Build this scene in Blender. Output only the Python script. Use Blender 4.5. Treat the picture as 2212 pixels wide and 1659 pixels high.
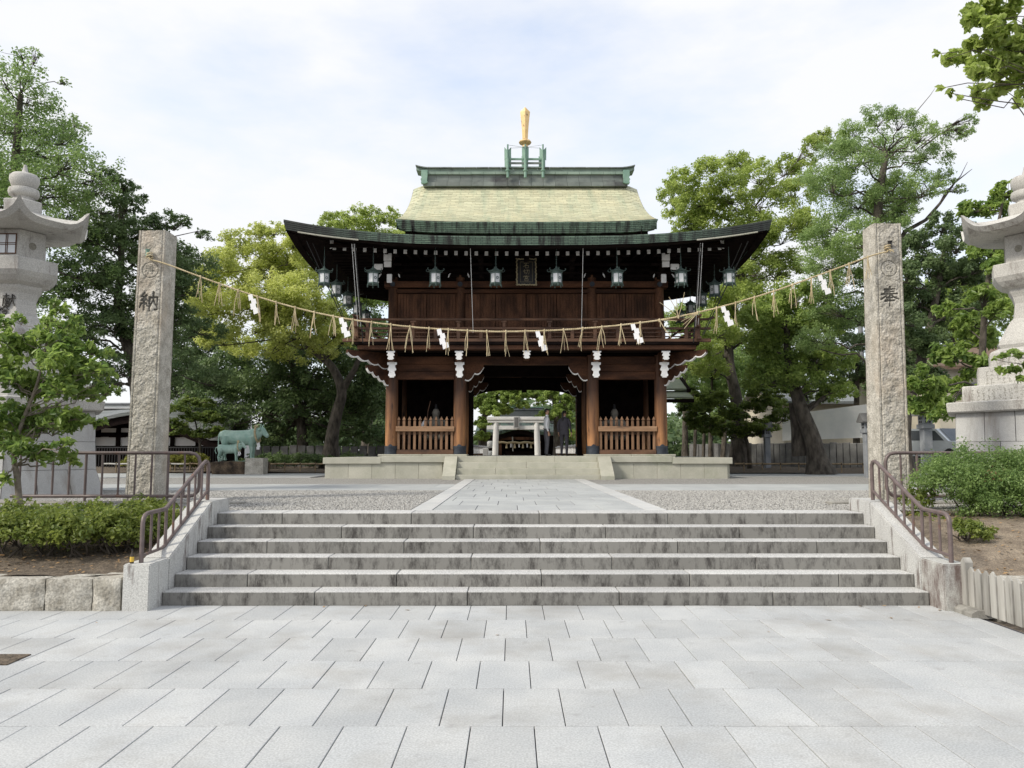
import bpy, bmesh, math, random
import numpy as np
from mathutils import Vector, Matrix, noise as mnoise
rad = math.radians
random.seed(7)
for o in list(bpy.data.objects):
    bpy.data.objects.remove(o)
sc = bpy.context.scene
C = sc.collection

# ------------------------------------------------------------------ camera
FPX, CH = 1680.0, 1.72                    # focal length in pixels of a 2212 wide frame, eye height
PITCH = math.atan((977 - 829.5) / FPX)
cam_d = bpy.data.cameras.new('camera')
cam = bpy.data.objects.new('camera', cam_d)
C.objects.link(cam)
cam.location = (0, 0, CH)
cam.rotation_euler = (math.pi / 2 + PITCH, 0, 0)
cam_d.sensor_width = 36.0
cam_d.lens = 36.0 * FPX / 2212
cam_d.clip_start = 0.1
cam_d.clip_end = 3000
sc.camera = cam

# ------------------------------------------------------------------ sky
SUN_EL, SUN_AZ = rad(41), rad(-119)        # azimuth from +Y towards +X: the sun stands on the left
world = bpy.data.worlds.new('World')
sc.world = world
world.use_nodes = True
wn = world.node_tree
for n in list(wn.nodes):
    wn.nodes.remove(n)
w_out = wn.nodes.new('ShaderNodeOutputWorld')
w_bg = wn.nodes.new('ShaderNodeBackground')
w_bg.inputs[1].default_value = 0.1
w_sky = wn.nodes.new('ShaderNodeTexSky')
w_sky.sky_type = 'NISHITA'
w_sky.sun_disc = False
w_sky.sun_elevation = SUN_EL
w_sky.sun_rotation = SUN_AZ
w_sky.air_density = 1.0
w_sky.dust_density = 2.0
w_tc = wn.nodes.new('ShaderNodeTexCoord')
w_map = wn.nodes.new('ShaderNodeMapping')
w_map.inputs['Scale'].default_value = (1.6, 1.6, 4.2)
w_map.inputs['Rotation'].default_value = (0.12, 0.2, 0.4)
w_noi = wn.nodes.new('ShaderNodeTexNoise')
w_noi.inputs['Scale'].default_value = 1.7
w_noi.inputs['Detail'].default_value = 6
w_noi.inputs['Roughness'].default_value = 0.55
w_ramp = wn.nodes.new('ShaderNodeValToRGB')
w_ramp.color_ramp.elements[0].position = 0.30
w_ramp.color_ramp.elements[0].color = (0.52, 0.52, 0.52, 1)
w_ramp.color_ramp.elements[1].position = 0.56
w_ramp.color_ramp.elements[1].color = (1, 1, 1, 1)
w_mix = wn.nodes.new('ShaderNodeMix')
w_mix.data_type = 'RGBA'
w_mix.inputs[7].default_value = (9.0, 9.1, 9.35, 1)
wn.links.new(w_tc.outputs['Generated'], w_map.inputs[0])
wn.links.new(w_map.outputs[0], w_noi.inputs[0])
wn.links.new(w_noi.outputs[0], w_ramp.inputs[0])
wn.links.new(w_ramp.outputs[0], w_mix.inputs[0])
w_gain = wn.nodes.new('ShaderNodeVectorMath')
w_gain.operation = 'MULTIPLY'
w_gain.inputs[1].default_value = (3.0, 3.0, 3.0)
wn.links.new(w_sky.outputs[0], w_gain.inputs[0])
wn.links.new(w_gain.outputs[0], w_mix.inputs[6])
wn.links.new(w_mix.outputs[2], w_bg.inputs[0])
wn.links.new(w_bg.outputs[0], w_out.inputs[0])

# ------------------------------------------------------------------ sun (thin cloud: soft)
sun_d = bpy.data.lights.new('sun', 'SUN')
sun_d.energy = 3.0
sun_d.angle = rad(10)
sun_d.color = (1.0, 0.93, 0.80)
sun = bpy.data.objects.new('sun', sun_d)
C.objects.link(sun)
_sd = Vector((math.sin(SUN_AZ) * math.cos(SUN_EL), math.cos(SUN_AZ) * math.cos(SUN_EL), math.sin(SUN_EL)))
sun.rotation_euler = _sd.to_track_quat('Z', 'Y').to_euler()
sun.location = (-40, 0, 40)

sc.render.engine = 'CYCLES'
sc.view_settings.view_transform = 'Standard'
sc.view_settings.look = 'None'
sc.view_settings.gamma = 1
sc.view_settings.exposure = 0.12
sc.cycles.max_bounces = 8
sc.cycles.diffuse_bounces = 5
sc.cycles.transmission_bounces = 4
sc.cycles.caustics_reflective = False
sc.cycles.caustics_refractive = False

# ------------------------------------------------------------------ pixel helpers (2212 x 1659 frame)
CP, SP = math.cos(PITCH), math.sin(PITCH)
def PX(px, py, Y):
    """world point on the ray through a pixel, at distance Y from the camera plane"""
    d = (829.5 - py) / FPX
    k = Y / (CP - SP * d)
    return Vector(((px - 1106) / FPX * k, Y, CH + k * (SP + CP * d)))
def GP(px, py, z):
    """where the ray through a pixel meets the level z"""
    d = (829.5 - py) / FPX
    t = (z - CH) / (SP + CP * d)
    return Vector(((px - 1106) / FPX * t, t * (CP - SP * d), z))

# ------------------------------------------------------------------ mesh builder
class MB:
    def __init__(self):
        self.v, self.f = [], []
    def add(self, vs, fs):
        n = len(self.v)
        self.v += [tuple(p) for p in vs]
        self.f += [tuple(i + n for i in q) for q in fs]
        return self
    def box(self, x0, x1, y0, y1, z0, z1, b=0.0, M=None):
        if b <= 0:
            vs = [(x0,y0,z0),(x1,y0,z0),(x1,y1,z0),(x0,y1,z0),(x0,y0,z1),(x1,y0,z1),(x1,y1,z1),(x0,y1,z1)]
            fs = [(0,3,2,1),(4,5,6,7),(0,1,5,4),(1,2,6,5),(2,3,7,6),(3,0,4,7)]
        else:
            vs, fs = chamfer_box(x0, x1, y0, y1, z0, z1, b)
        if M is not None:
            vs = [M @ Vector(p) for p in vs]
        return self.add(vs, fs)
    def tube(self, pts, r, n=8, cap=True):
        pts = [Vector(p) for p in pts]
        m = len(pts)
        rs = r if isinstance(r, (list, tuple)) else [r] * m
        vs, fs = [], []
        t = (pts[1] - pts[0]).normalized()
        u = t.orthogonal().normalized()
        for i, p in enumerate(pts):
            if 0 < i < m - 1:
                t2 = ((pts[i+1] - p).normalized() + (p - pts[i-1]).normalized())
                t2 = t2.normalized() if t2.length > 1e-6 else t
            elif i == 0:
                t2 = (pts[1] - p).normalized()
            else:
                t2 = (p - pts[i-1]).normalized()
            u = u - t2 * u.dot(t2)
            u = u.normalized() if u.length > 1e-6 else t2.orthogonal().normalized()
            w = t2.cross(u)
            t = t2
            for k in range(n):
                a = 2 * math.pi * k / n
                vs.append(p + (u * math.cos(a) + w * math.sin(a)) * rs[i])
        for i in range(m - 1):
            for k in range(n):
                k2 = (k + 1) % n
                fs.append((i*n+k, i*n+k2, (i+1)*n+k2, (i+1)*n+k))
        if cap:
            fs.append(tuple(range(n-1, -1, -1)))
            fs.append(tuple((m-1)*n + k for k in range(n)))
        return self.add(vs, fs)
    def lathe(self, cx, cy, prof, n=12, a0=0.0):
        vs, fs = [], []
        m = len(prof)
        for (r, z) in prof:
            for k in range(n):
                a = a0 + 2 * math.pi * k / n
                vs.append((cx + r * math.cos(a), cy + r * math.sin(a), z))
        for i in range(m - 1):
            for k in range(n):
                k2 = (k + 1) % n
                fs.append((i*n+k, i*n+k2, (i+1)*n+k2, (i+1)*n+k))
        fs.append(tuple(range(n-1, -1, -1)))
        fs.append(tuple((m-1)*n + k for k in range(n)))
        return self.add(vs, fs)
    def prism(self, poly, fn, a0, a1):
        """poly: 2D outline (counter clockwise), fn(u, v, a) -> 3D; extruded from a0 to a1"""
        n = len(poly)
        vs = [fn(u, v, a0) for u, v in poly] + [fn(u, v, a1) for u, v in poly]
        fs = [tuple(range(n-1, -1, -1)), tuple(range(n, 2*n))]
        fs += [(i, (i+1) % n, n + (i+1) % n, n + i) for i in range(n)]
        return self.add(vs, fs)
    def grid(self, rows, closed=False):
        """rows: list of equally long point lists"""
        m, n = len(rows), len(rows[0])
        vs = [p for r in rows for p in r]
        fs = []
        for i in range(m - 1):
            for k in range(n - (0 if closed else 1)):
                k2 = (k + 1) % n
                fs.append((i*n+k, i*n+k2, (i+1)*n+k2, (i+1)*n+k))
        return self.add(vs, fs)
    def xf(self, M):
        self.v = [tuple(M @ Vector(p)) for p in self.v]
        return self

def chamfer_box(x0, x1, y0, y1, z0, z1, b):
    b = min(b, (x1-x0)*.45, (y1-y0)*.45, (z1-z0)*.45)
    X, Yv, Z = (x0, x1), (y0, y1), (z0, z1)
    s = (1, -1)
    vs, idx = [], {}
    for i in (0, 1):
        for j in (0, 1):
            for k in (0, 1):
                ins = (X[i] + s[i]*b, Yv[j] + s[j]*b, Z[k] + s[k]*b)
                for ax in range(3):
                    p = list(ins)
                    p[ax] = (X[i], Yv[j], Z[k])[ax]
                    idx[(i, j, k, ax)] = len(vs)
                    vs.append(tuple(p))
    fs = []
    q = [(0,0),(1,0),(1,1),(0,1)]
    fs.append(tuple(idx[(0,a,c,0)] for a, c in reversed(q))); fs.append(tuple(idx[(1,a,c,0)] for a, c in q))
    fs.append(tuple(idx[(a,0,c,1)] for a, c in q)); fs.append(tuple(idx[(a,1,c,1)] for a, c in reversed(q)))
    fs.append(tuple(idx[(a,c,0,2)] for a, c in reversed(q))); fs.append(tuple(idx[(a,c,1,2)] for a, c in q))
    ctr = Vector(((x0+x1)/2, (y0+y1)/2, (z0+z1)/2))
    def ori(f):
        p = [Vector(vs[i]) for i in f]
        nn = (p[1]-p[0]).cross(p[2]-p[0])
        c = sum(p, Vector()) / len(p) - ctr
        return f if nn.dot(c) >= 0 else tuple(reversed(f))
    for a in (0, 1):
        for c in (0, 1):
            fs.append(ori((idx[(a,c,0,0)], idx[(a,c,1,0)], idx[(a,c,1,1)], idx[(a,c,0,1)])))
            fs.append(ori((idx[(a,0,c,0)], idx[(a,1,c,0)], idx[(a,1,c,2)], idx[(a,0,c,2)])))
            fs.append(ori((idx[(0,a,c,1)], idx[(1,a,c,1)], idx[(1,a,c,2)], idx[(0,a,c,2)])))
    for i in (0, 1):
        for j in (0, 1):
            for k in (0, 1):
                fs.append(ori(tuple(idx[(i,j,k,ax)] for ax in range(3))))
    return vs, fs

WL = {}
def wloc(o):
    return WL.get(o.name, Vector((0, 0, 0)))
def to_mesh(name, vs, fs, smooth=None):
    me = bpy.data.meshes.new(name)
    me.from_pydata(vs, [], fs)
    if smooth is not None:
        me.polygons.foreach_set('use_smooth', [True] * len(me.polygons))
        me.set_sharp_from_angle(angle=rad(smooth))
    return me
def link(o, parent=None, at=None):
    C.objects.link(o)
    at = Vector(at) if at is not None else Vector((0, 0, 0))
    WL[o.name] = at.copy()
    if parent is not None:
        o.parent = parent
        o.location = at - wloc(parent)
    else:
        o.location = at
    return o
def mk(name, mb, mat, parent=None, smooth=None, at=None):
    """link what a builder holds (world coordinates) as ONE mesh object; origin at its centre, or at `at`"""
    vs = np.array(mb.v, dtype=float)
    if at is None:
        lo, hi = vs.min(0), vs.max(0)
        at = Vector(((lo[0]+hi[0])/2, (lo[1]+hi[1])/2, lo[2]))
    at = Vector(at)
    vs = vs - np.array(at)
    me = to_mesh(name, vs.tolist(), mb.f, smooth)
    if isinstance(mat, (list, tuple)):
        for m in mat: me.materials.append(m)
    else:
        me.materials.append(mat)
    o = bpy.data.objects.new(name, me)
    return link(o, parent, at)
def tag(o, label=None, cat=None, group=None, kind=None):
    if label: o['label'] = label
    if cat: o['category'] = cat
    if group: o['group'] = group
    if kind: o['kind'] = kind
    return o
def thing(name, at, label, cat, group=None):
    o = bpy.data.objects.new(name, None)
    o.empty_display_size = 0.2
    link(o, None, at)
    return tag(o, label, cat, group)
_cache = {}
def block(name, x0, x1, y0, y1, z0, z1, mat, parent=None, b=0.006, jit=0.0):
    """a chamfered block; alike blocks share their mesh"""
    key = (round(x1-x0, 3), round(y1-y0, 3), round(z1-z0, 3), b, mat.name)
    if key not in _cache:
        vs, fs = chamfer_box(-(x1-x0)/2, (x1-x0)/2, -(y1-y0)/2, (y1-y0)/2, 0, z1-z0, b)
        me = to_mesh(name, vs, fs)
        me.materials.append(mat)
        _cache[key] = me
    o = bpy.data.objects.new(name, _cache[key])
    at = Vector(((x0+x1)/2, (y0+y1)/2, z0))
    if jit:
        at = at + Vector((0, 0, random.uniform(-jit, jit)))
    link(o, parent, at)
    if jit:
        o.rotation_euler = (random.uniform(-jit, jit)*.8, random.uniform(-jit, jit)*.8, 0)
    return o
def copy_tree(o, parent=None):
    c = o.copy()
    C.objects.link(c)
    if parent is not None: c.parent = parent
    for ch in [k for k in C.objects if k.parent == o]:
        copy_tree(ch, c)
    return c
def rotz(a, c=(0, 0, 0)):
    c = Vector(c)
    return Matrix.Translation(c) @ Matrix.Rotation(a, 4, 'Z') @ Matrix.Translation(-c)

# ------------------------------------------------------------------ materials
def nodes(name):
    m = bpy.data.materials.new(name)
    m.use_nodes = True
    nt = m.node_tree
    return m, nt, nt.nodes['Principled BSDF']
def N(nt, t, **kw):
    n = nt.nodes.new(t)
    for k, v in kw.items(): setattr(n, k, v)
    return n
def col4(c): return (c[0], c[1], c[2], 1)
def mixc(nt, fac, a, b, mode='MIX'):
    n = N(nt, 'ShaderNodeMix', data_type='RGBA', blend_type=mode)
    for i, v in ((0, fac), (6, a), (7, b)):
        if hasattr(v, 'is_output'): nt.links.new(v, n.inputs[i])
        elif i == 0: n.inputs[0].default_value = v
        else: n.inputs[i].default_value = col4(v)
    return n.outputs[2]
def noise_fac(nt, scale, stretch=(1, 1, 1), detail=4, lo=0.35, hi=0.65, rough=0.55, obj=False):
    if obj:
        src = N(nt, 'ShaderNodeTexCoord').outputs['Object']
    else:
        src = N(nt, 'ShaderNodeNewGeometry').outputs['Position']
    mp = N(nt, 'ShaderNodeMapping')
    mp.inputs['Scale'].default_value = stretch
    nt.links.new(src, mp.inputs[0])
    no = N(nt, 'ShaderNodeTexNoise')
    no.inputs['Scale'].default_value = scale
    no.inputs['Detail'].default_value = detail
    no.inputs['Roughness'].default_value = rough
    nt.links.new(mp.outputs[0], no.inputs[0])
    r = N(nt, 'ShaderNodeMapRange')
    r.inputs[1].default_value = lo
    r.inputs[2].default_value = hi
    nt.links.new(no.outputs[0], r.inputs[0])
    return r.outputs[0], no.outputs[0]
def pm(name, c1, c2, scale=3.0, stretch=(1, 1, 1), rough=0.8, metal=0.0, speck=None, stain=None, stain2=None,
       rand=0.0, bump=None, lo=0.35, hi=0.65, spec=None, side=None, srough=0.62):
    """procedural surface: two tones, optional fine speckle, stains (colour, scale, stretch, lo, hi), per piece tint, bump.
    side: stain only on upright faces"""
    m, nt, bs = nodes(name)
    f, _ = noise_fac(nt, scale, stretch, lo=lo, hi=hi)
    c = mixc(nt, f, c1, c2)
    if speck:
        f2, _ = noise_fac(nt, speck[0], detail=2, lo=0.36, hi=0.64)
        mr = N(nt, 'ShaderNodeMapRange')
        mr.inputs[3].default_value = 1 - speck[1]
        mr.inputs[4].default_value = 1 + speck[1]
        nt.links.new(f2, mr.inputs[0])
        cb = N(nt, 'ShaderNodeCombineColor')
        for i in range(3): nt.links.new(mr.outputs[0], cb.inputs[i])
        c = mixc(nt, 1.0, c, cb.outputs[0], 'MULTIPLY')
    for st in (stain, stain2):
        if not st: continue
        f3, _ = noise_fac(nt, st[1], st[2], detail=5, lo=st[3], hi=st[4], rough=srough)
        if side:
            ge = N(nt, 'ShaderNodeNewGeometry')
            sx = N(nt, 'ShaderNodeSeparateXYZ')
            nt.links.new(ge.outputs['True Normal'], sx.inputs[0])
            mm = N(nt, 'ShaderNodeMapRange')
            mm.inputs[1].default_value = 0.75
            mm.inputs[2].default_value = 0.45
            nt.links.new(sx.outputs[2], mm.inputs[0])
            mu = N(nt, 'ShaderNodeMath', operation='MULTIPLY')
            nt.links.new(f3, mu.inputs[0]); nt.links.new(mm.outputs[0], mu.inputs[1])
            f3 = mu.outputs[0]
        c = mixc(nt, f3, c, st[0])
    if rand:
        oi = N(nt, 'ShaderNodeObjectInfo')
        mr = N(nt, 'ShaderNodeMapRange')
        mr.inputs[3].default_value = 1 - rand
        mr.inputs[4].default_value = 1 + rand
        nt.links.new(oi.outputs['Random'], mr.inputs[0])
        cb = N(nt, 'ShaderNodeCombineColor')
        for i in range(3): nt.links.new(mr.outputs[0], cb.inputs[i])
        c = mixc(nt, 1.0, c, cb.outputs[0], 'MULTIPLY')
    nt.links.new(c, bs.inputs['Base Color'])
    bs.inputs['Roughness'].default_value = rough
    bs.inputs['Metallic'].default_value = metal
    if spec is not None: bs.inputs['Specular IOR Level'].default_value = spec
    if bump:
        _, raw = noise_fac(nt, bump[0], bump[3] if len(bump) > 3 else (1, 1, 1), detail=5)
        bp = N(nt, 'ShaderNodeBump')
        bp.inputs['Strength'].default_value = bump[1]
        bp.inputs['Distance'].default_value = bump[2]
        nt.links.new(raw, bp.inputs['Height'])
        nt.links.new(bp.outputs[0], bs.inputs['Normal'])
    return m
def leaf_mat(name, dark, light, trans=0.3, rough=0.5):
    m, nt, bs = nodes(name)
    at = N(nt, 'ShaderNodeAttribute', attribute_name='tone')
    c = mixc(nt, at.outputs['Fac'], dark, light)
    nt.links.new(c, bs.inputs['Base Color'])
    bs.inputs['Roughness'].default_value = rough
    bs.inputs['Specular IOR Level'].default_value = 0.35
    tr = N(nt, 'ShaderNodeBsdfTranslucent')
    hs = N(nt, 'ShaderNodeHueSaturation')
    hs.inputs['Value'].default_value = 1.5
    nt.links.new(c, hs.inputs['Color'])
    nt.links.new(hs.outputs[0], tr.inputs[0])
    mx = N(nt, 'ShaderNodeMixShader')
    mx.inputs[0].default_value = trans
    nt.links.new(bs.outputs[0], mx.inputs[1])
    nt.links.new(tr.outputs[0], mx.inputs[2])
    nt.links.new(mx.outputs[0], nt.nodes['Material Output'].inputs[0])
    return m
def brick_mat(name, c1, c2, mortar, sx, sy, uvw=('X', 'Z'), msize=0.012, rough=0.6, stain=None, offset=0.5, bumpd=0.006, corner=None):
    """sheet tiles laid in courses over world position"""
    m, nt, bs = nodes(name)
    ge = N(nt, 'ShaderNodeNewGeometry')
    sx_ = N(nt, 'ShaderNodeSeparateXYZ')
    nt.links.new(ge.outputs['Position'], sx_.inputs[0])
    cb = N(nt, 'ShaderNodeCombineXYZ')
    nt.links.new(sx_.outputs[uvw[0]], cb.inputs[0])
    nt.links.new(sx_.outputs[uvw[1]], cb.inputs[1])
    br = N(nt, 'ShaderNodeTexBrick', offset=offset)
    br.inputs['Scale'].default_value = 1.0
    br.inputs['Color1'].default_value = col4(c1)
    br.inputs['Color2'].default_value = col4(c2)
    br.inputs['Mortar'].default_value = col4(mortar)
    br.inputs['Mortar Size'].default_value = msize
    br.inputs['Brick Width'].default_value = sx
    br.inputs['Row Height'].default_value = sy
    nt.links.new(cb.outputs[0], br.inputs[0])
    c = br.outputs[0]
    f, _ = noise_fac(nt, 0.8, detail=5, lo=0.3, hi=0.7)
    c = mixc(nt, f, c, mixc(nt, 1.0, c, (0.80, 0.84, 0.78), 'MULTIPLY'))
    if stain:
        f3, _ = noise_fac(nt, stain[1], stain[2], detail=5, lo=stain[3], hi=stain[4], rough=0.6)
        c = mixc(nt, f3, c, stain[0])
    if corner:
        # copper blackened by weather towards the ends of the eaves, with an uneven border
        ab = N(nt, 'ShaderNodeMath', operation='ABSOLUTE')
        su = N(nt, 'ShaderNodeMath', operation='SUBTRACT')
        nt.links.new(sx_.outputs['X'], su.inputs[0]); su.inputs[1].default_value = corner[0]
        nt.links.new(su.outputs[0], ab.inputs[0])
        _, nz = noise_fac(nt, 1.4, (1,1,.6), detail=5)
        ad = N(nt, 'ShaderNodeMath', operation='MULTIPLY_ADD')
        nt.links.new(nz, ad.inputs[0]); ad.inputs[1].default_value = 3.0
        nt.links.new(ab.outputs[0], ad.inputs[2])
        mr = N(nt, 'ShaderNodeMapRange')
        mr.inputs[1].default_value = corner[1]+1.5; mr.inputs[2].default_value = corner[2]+1.5
        mr.inputs[4].default_value = .88
        nt.links.new(ad.outputs[0], mr.inputs[0])
        c = mixc(nt, mr.outputs[0], c, (.022,.024,.024))
    nt.links.new(c, bs.inputs['Base Color'])
    bs.inputs['Roughness'].default_value = rough
    bp = N(nt, 'ShaderNodeBump', invert=True)
    bp.inputs['Strength'].default_value = 0.8
    bp.inputs['Distance'].default_value = bumpd
    nt.links.new(br.outputs['Fac'], bp.inputs['Height'])
    nt.links.new(bp.outputs[0], bs.inputs['Normal'])
    return m

M = {}
M['paver'] = pm('paver_granite', (.385,.40,.41), (.46,.47,.47), 1.4, rough=.82, speck=(75,.15), rand=.075, bump=(130,.4,.003),
                stain=((.29,.28,.26), .9, (1,1,1), .50, .82), stain2=((.30,.30,.30), 6, (1,1,1), .60, .80))
M['joint'] = pm('joint_mortar', (.035,.035,.045), (.065,.065,.075), 20, rough=.95)
M['step'] = pm('step_granite', (.42,.42,.42), (.49,.49,.48), 1.4, rough=.82, speck=(60,.26), rand=.09, bump=(120,.5,.004),
               stain=((.215,.21,.195), .9, (1,1,1), -.2, .35), stain2=((.05,.046,.043), 2.6, (2.6,2.6,.9), .46, .66), side=True, srough=.80)
M['cheek'] = pm('cheek_granite', (.43,.43,.42), (.50,.50,.48), 1.6, rough=.8, speck=(70,.2), rand=.03, bump=(150,.3,.003),
                stain=((.14,.115,.105), 1.5, (3.4,3.4,.6), .53, .66), side=True, srough=.75)
M['cheek_stained'] = pm('stained_cheek_granite', (.43,.43,.41), (.50,.50,.47), 1.6, rough=.8, speck=(70,.2), rand=.03, bump=(150,.3,.003),
                stain=((.13,.095,.085), 1.7, (2.2,2.2,.7), .40, .62), side=True, srough=.75)
M['slab'] = pm('walk_slab', (.36,.375,.38), (.43,.445,.44), 2.0, rough=.75, speck=(140,.08), rand=.07, bump=(200,.2,.002))
M['slab_border'] = pm('walk_border', (.45,.46,.46), (.52,.52,.51), 2.0, rough=.78, speck=(140,.08), rand=.04, bump=(200,.2,.002))
M['platform'] = pm('platform_granite', (.39,.385,.32), (.47,.46,.39), 2.2, rough=.82, speck=(90,.12), rand=.06, bump=(120,.3,.003),
                   stain=((.28,.30,.21), 1.6, (1,1,.6), .56, .8))
M['pillar'] = pm('pillar_granite', (.34,.32,.275), (.52,.495,.44), 5.5, rough=.92, speck=(42,.26), bump=(34,.9,.018),
                 stain=((.46,.37,.28), 1.2, (1,1,.5), .52, .85), stain2=((.20,.19,.16), 2.2, (1,1,.3), .60, .9))
M['carve'] = pm('carved_recess', (.085,.08,.07), (.13,.125,.11), 30, rough=.95)
M['carve_soft'] = pm('carved_ring', (.19,.18,.15), (.27,.255,.22), 30, rough=.95)
M['lantern'] = pm('lantern_granite', (.41,.40,.38), (.50,.49,.46), 1.5, rough=.88, speck=(60,.20), bump=(80,.5,.006),
                  stain=((.17,.145,.13), 1.5, (2.2,2.2,.6), .54, .72), srough=.72)
M['lantern_base'] = pm('lantern_base_granite', (.36,.36,.36), (.46,.46,.45), 1.4, rough=.85, speck=(90,.14), rand=.07, bump=(120,.3,.003),
                       stain=((.20,.175,.15), 1.3, (2.2,2.2,.4), .54, .78))
M['torii'] = pm('torii_granite', (.60,.60,.59), (.70,.70,.68), 2, rough=.85, speck=(40,.08))
M['rock'] = pm('rough_stone', (.26,.24,.20), (.50,.48,.43), 6, rough=.92, speck=(40,.25), rand=.12, bump=(30,.8,.02),
               stain=((.16,.14,.10), 3, (1,1,1), .55, .75))
M['greystone'] = pm('grey_stone', (.12,.12,.122), (.19,.19,.188), 3, rough=.9, speck=(50,.15), rand=.15, bump=(60,.4,.006))
M['bluestone'] = pm('lantern_post_stone', (.20,.215,.24), (.27,.285,.305), 3, rough=.88, speck=(60,.12), bump=(70,.3,.004))
M['concrete'] = pm('curb_concrete', (.23,.22,.20), (.33,.32,.29), 3, rough=.92, speck=(50,.12), bump=(50,.4,.005),
                   stain=((.12,.115,.10), 2, (2,2,.4), .52, .75))
M['gravel'] = pm('gravel', (.20,.195,.185), (.38,.37,.35), 40, rough=.95, speck=(90,.35), bump=(38,1.0,.03), lo=.4, hi=.6)
M['gravel_stone'] = pm('gravel_pebble', (.24,.235,.225), (.46,.45,.425), 22, rough=.9, lo=.42, hi=.58)
M['soil'] = pm('soil', (.075,.058,.042), (.15,.118,.085), 9, rough=.97, speck=(60,.35), bump=(18,1.0,.05))
M['sand_soil'] = pm('sandy_soil', (.17,.135,.10), (.27,.22,.165), 5, rough=.97, speck=(60,.25), bump=(22,1.0,.04))
M['wood'] = pm('old_cypress', (.048,.023,.014), (.140,.066,.037), 3.2, (1,1,.35), rough=.72, speck=(30,.2), rand=.15, bump=(14,.35,.008,(1,1,.2)), spec=.2)
M['wood_x'] = pm('old_cypress_beam', (.034,.015,.009), (.105,.046,.024), 3.2, (.3,1,1), rough=.72, speck=(30,.2), rand=.15, bump=(14,.35,.008,(.15,1,1)), spec=.2)
M['wood_dark_shade'] = pm('dark_timber_shade_tone', (.007,.005,.005), (.015,.010,.009), 4, rough=.9, rand=.2, bump=(20,.3,.005), spec=.06)  # near-black: shade under eaves and inside is put into the timber colour
M['wood_warm'] = pm('weathered_cypress', (.13,.068,.036), (.26,.15,.085), 3.5, (1.4,1.4,.3), rough=.8, rand=.2,
                    stain=((.035,.024,.018), 3, (3,3,.4), .54, .70), bump=(16,.4,.008,(1,1,.15)))
M['wood_warm_x'] = pm('weathered_cypress_rail', (.22,.125,.07), (.38,.235,.14), 3, (.35,2,2), rough=.8, rand=.1,
                      stain=((.05,.033,.024), 2.5, (.5,4,4), .56, .72), bump=(16,.4,.008,(.15,1,1)))
M['wood_rail'] = pm('balcony_cypress', (.055,.028,.018), (.16,.083,.048), 3, (.5,1,1), rough=.78, rand=.2, bump=(16,.3,.006))
# columns: warm light on the feet is painted into the timber, with an uneven edge
def column_mat():
    m, nt, bs = nodes('column_cypress')
    f, _ = noise_fac(nt, 3.0, (1.6,1.6,.16), lo=.35, hi=.65)
    c = mixc(nt, f, (.040,.018,.010), (.095,.040,.020))
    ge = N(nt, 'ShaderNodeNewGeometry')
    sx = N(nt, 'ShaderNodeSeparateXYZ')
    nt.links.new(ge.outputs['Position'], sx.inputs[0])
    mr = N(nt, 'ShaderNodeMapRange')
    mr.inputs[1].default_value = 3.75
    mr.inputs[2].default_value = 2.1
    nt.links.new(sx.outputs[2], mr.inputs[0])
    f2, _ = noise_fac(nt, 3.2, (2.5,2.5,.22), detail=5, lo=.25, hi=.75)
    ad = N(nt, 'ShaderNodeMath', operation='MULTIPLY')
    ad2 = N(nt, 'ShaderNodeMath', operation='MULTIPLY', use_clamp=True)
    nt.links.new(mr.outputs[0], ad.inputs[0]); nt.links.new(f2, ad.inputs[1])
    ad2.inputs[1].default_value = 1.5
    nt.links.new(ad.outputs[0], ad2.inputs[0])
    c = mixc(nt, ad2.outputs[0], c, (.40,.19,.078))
    f3, _ = noise_fac(nt, 2.2, (2,2,.5), detail=5, lo=.60, hi=.72)
    c = mixc(nt, f3, c, (.028,.014,.009))
    nt.links.new(c, bs.inputs['Base Color'])
    bs.inputs['Roughness'].default_value = .7
    _, raw = noise_fac(nt, 18, (1,1,.12))
    bp = N(nt, 'ShaderNodeBump')
    bp.inputs['Strength'].default_value = .4
    bp.inputs['Distance'].default_value = .008
    nt.links.new(raw, bp.inputs['Height']); nt.links.new(bp.outputs[0], bs.inputs['Normal'])
    return m
M['column'] = column_mat()
M['white'] = pm('white_paint', (.76,.76,.76), (.86,.86,.86), 6, rough=.7, stain=((.42,.41,.40), 7, (1,1,1), .60, .8))
M['iron'] = pm('dark_bronze', (.022,.028,.04), (.05,.06,.078), 6, rough=.55, metal=.3, bump=(30,.3,.004))
M['black'] = pm('black_metal', (.012,.012,.013), (.022,.022,.024), 8, rough=.5)
def shingle_mat():
    m, nt, bs = nodes('copper_shingle')
    f, _ = noise_fac(nt, .9, (1,1,1), lo=.3, hi=.7)
    c = mixc(nt, f, (.50,.505,.355), (.57,.545,.37))
    f2, _ = noise_fac(nt, 1.3, (2.6,.4,.4), detail=5, lo=.48, hi=.72, rough=.65)
    c = mixc(nt, f2, c, (.40,.44,.31))
    ge = N(nt, 'ShaderNodeNewGeometry')
    mr = N(nt, 'ShaderNodeMapRange')
    mr.inputs[3].default_value = .86; mr.inputs[4].default_value = 1.10
    nt.links.new(ge.outputs['Random Per Island'], mr.inputs[0])
    cb = N(nt, 'ShaderNodeCombineColor')
    for i in range(3): nt.links.new(mr.outputs[0], cb.inputs[i])
    c = mixc(nt, 1.0, c, cb.outputs[0], 'MULTIPLY')
    nt.links.new(c, bs.inputs['Base Color'])
    bs.inputs['Roughness'].default_value = .55
    return m
M['copper'] = shingle_mat()
M['copper_base'] = pm('copper_underlay', (.16,.17,.12), (.22,.22,.15), 3, rough=.7)
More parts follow.
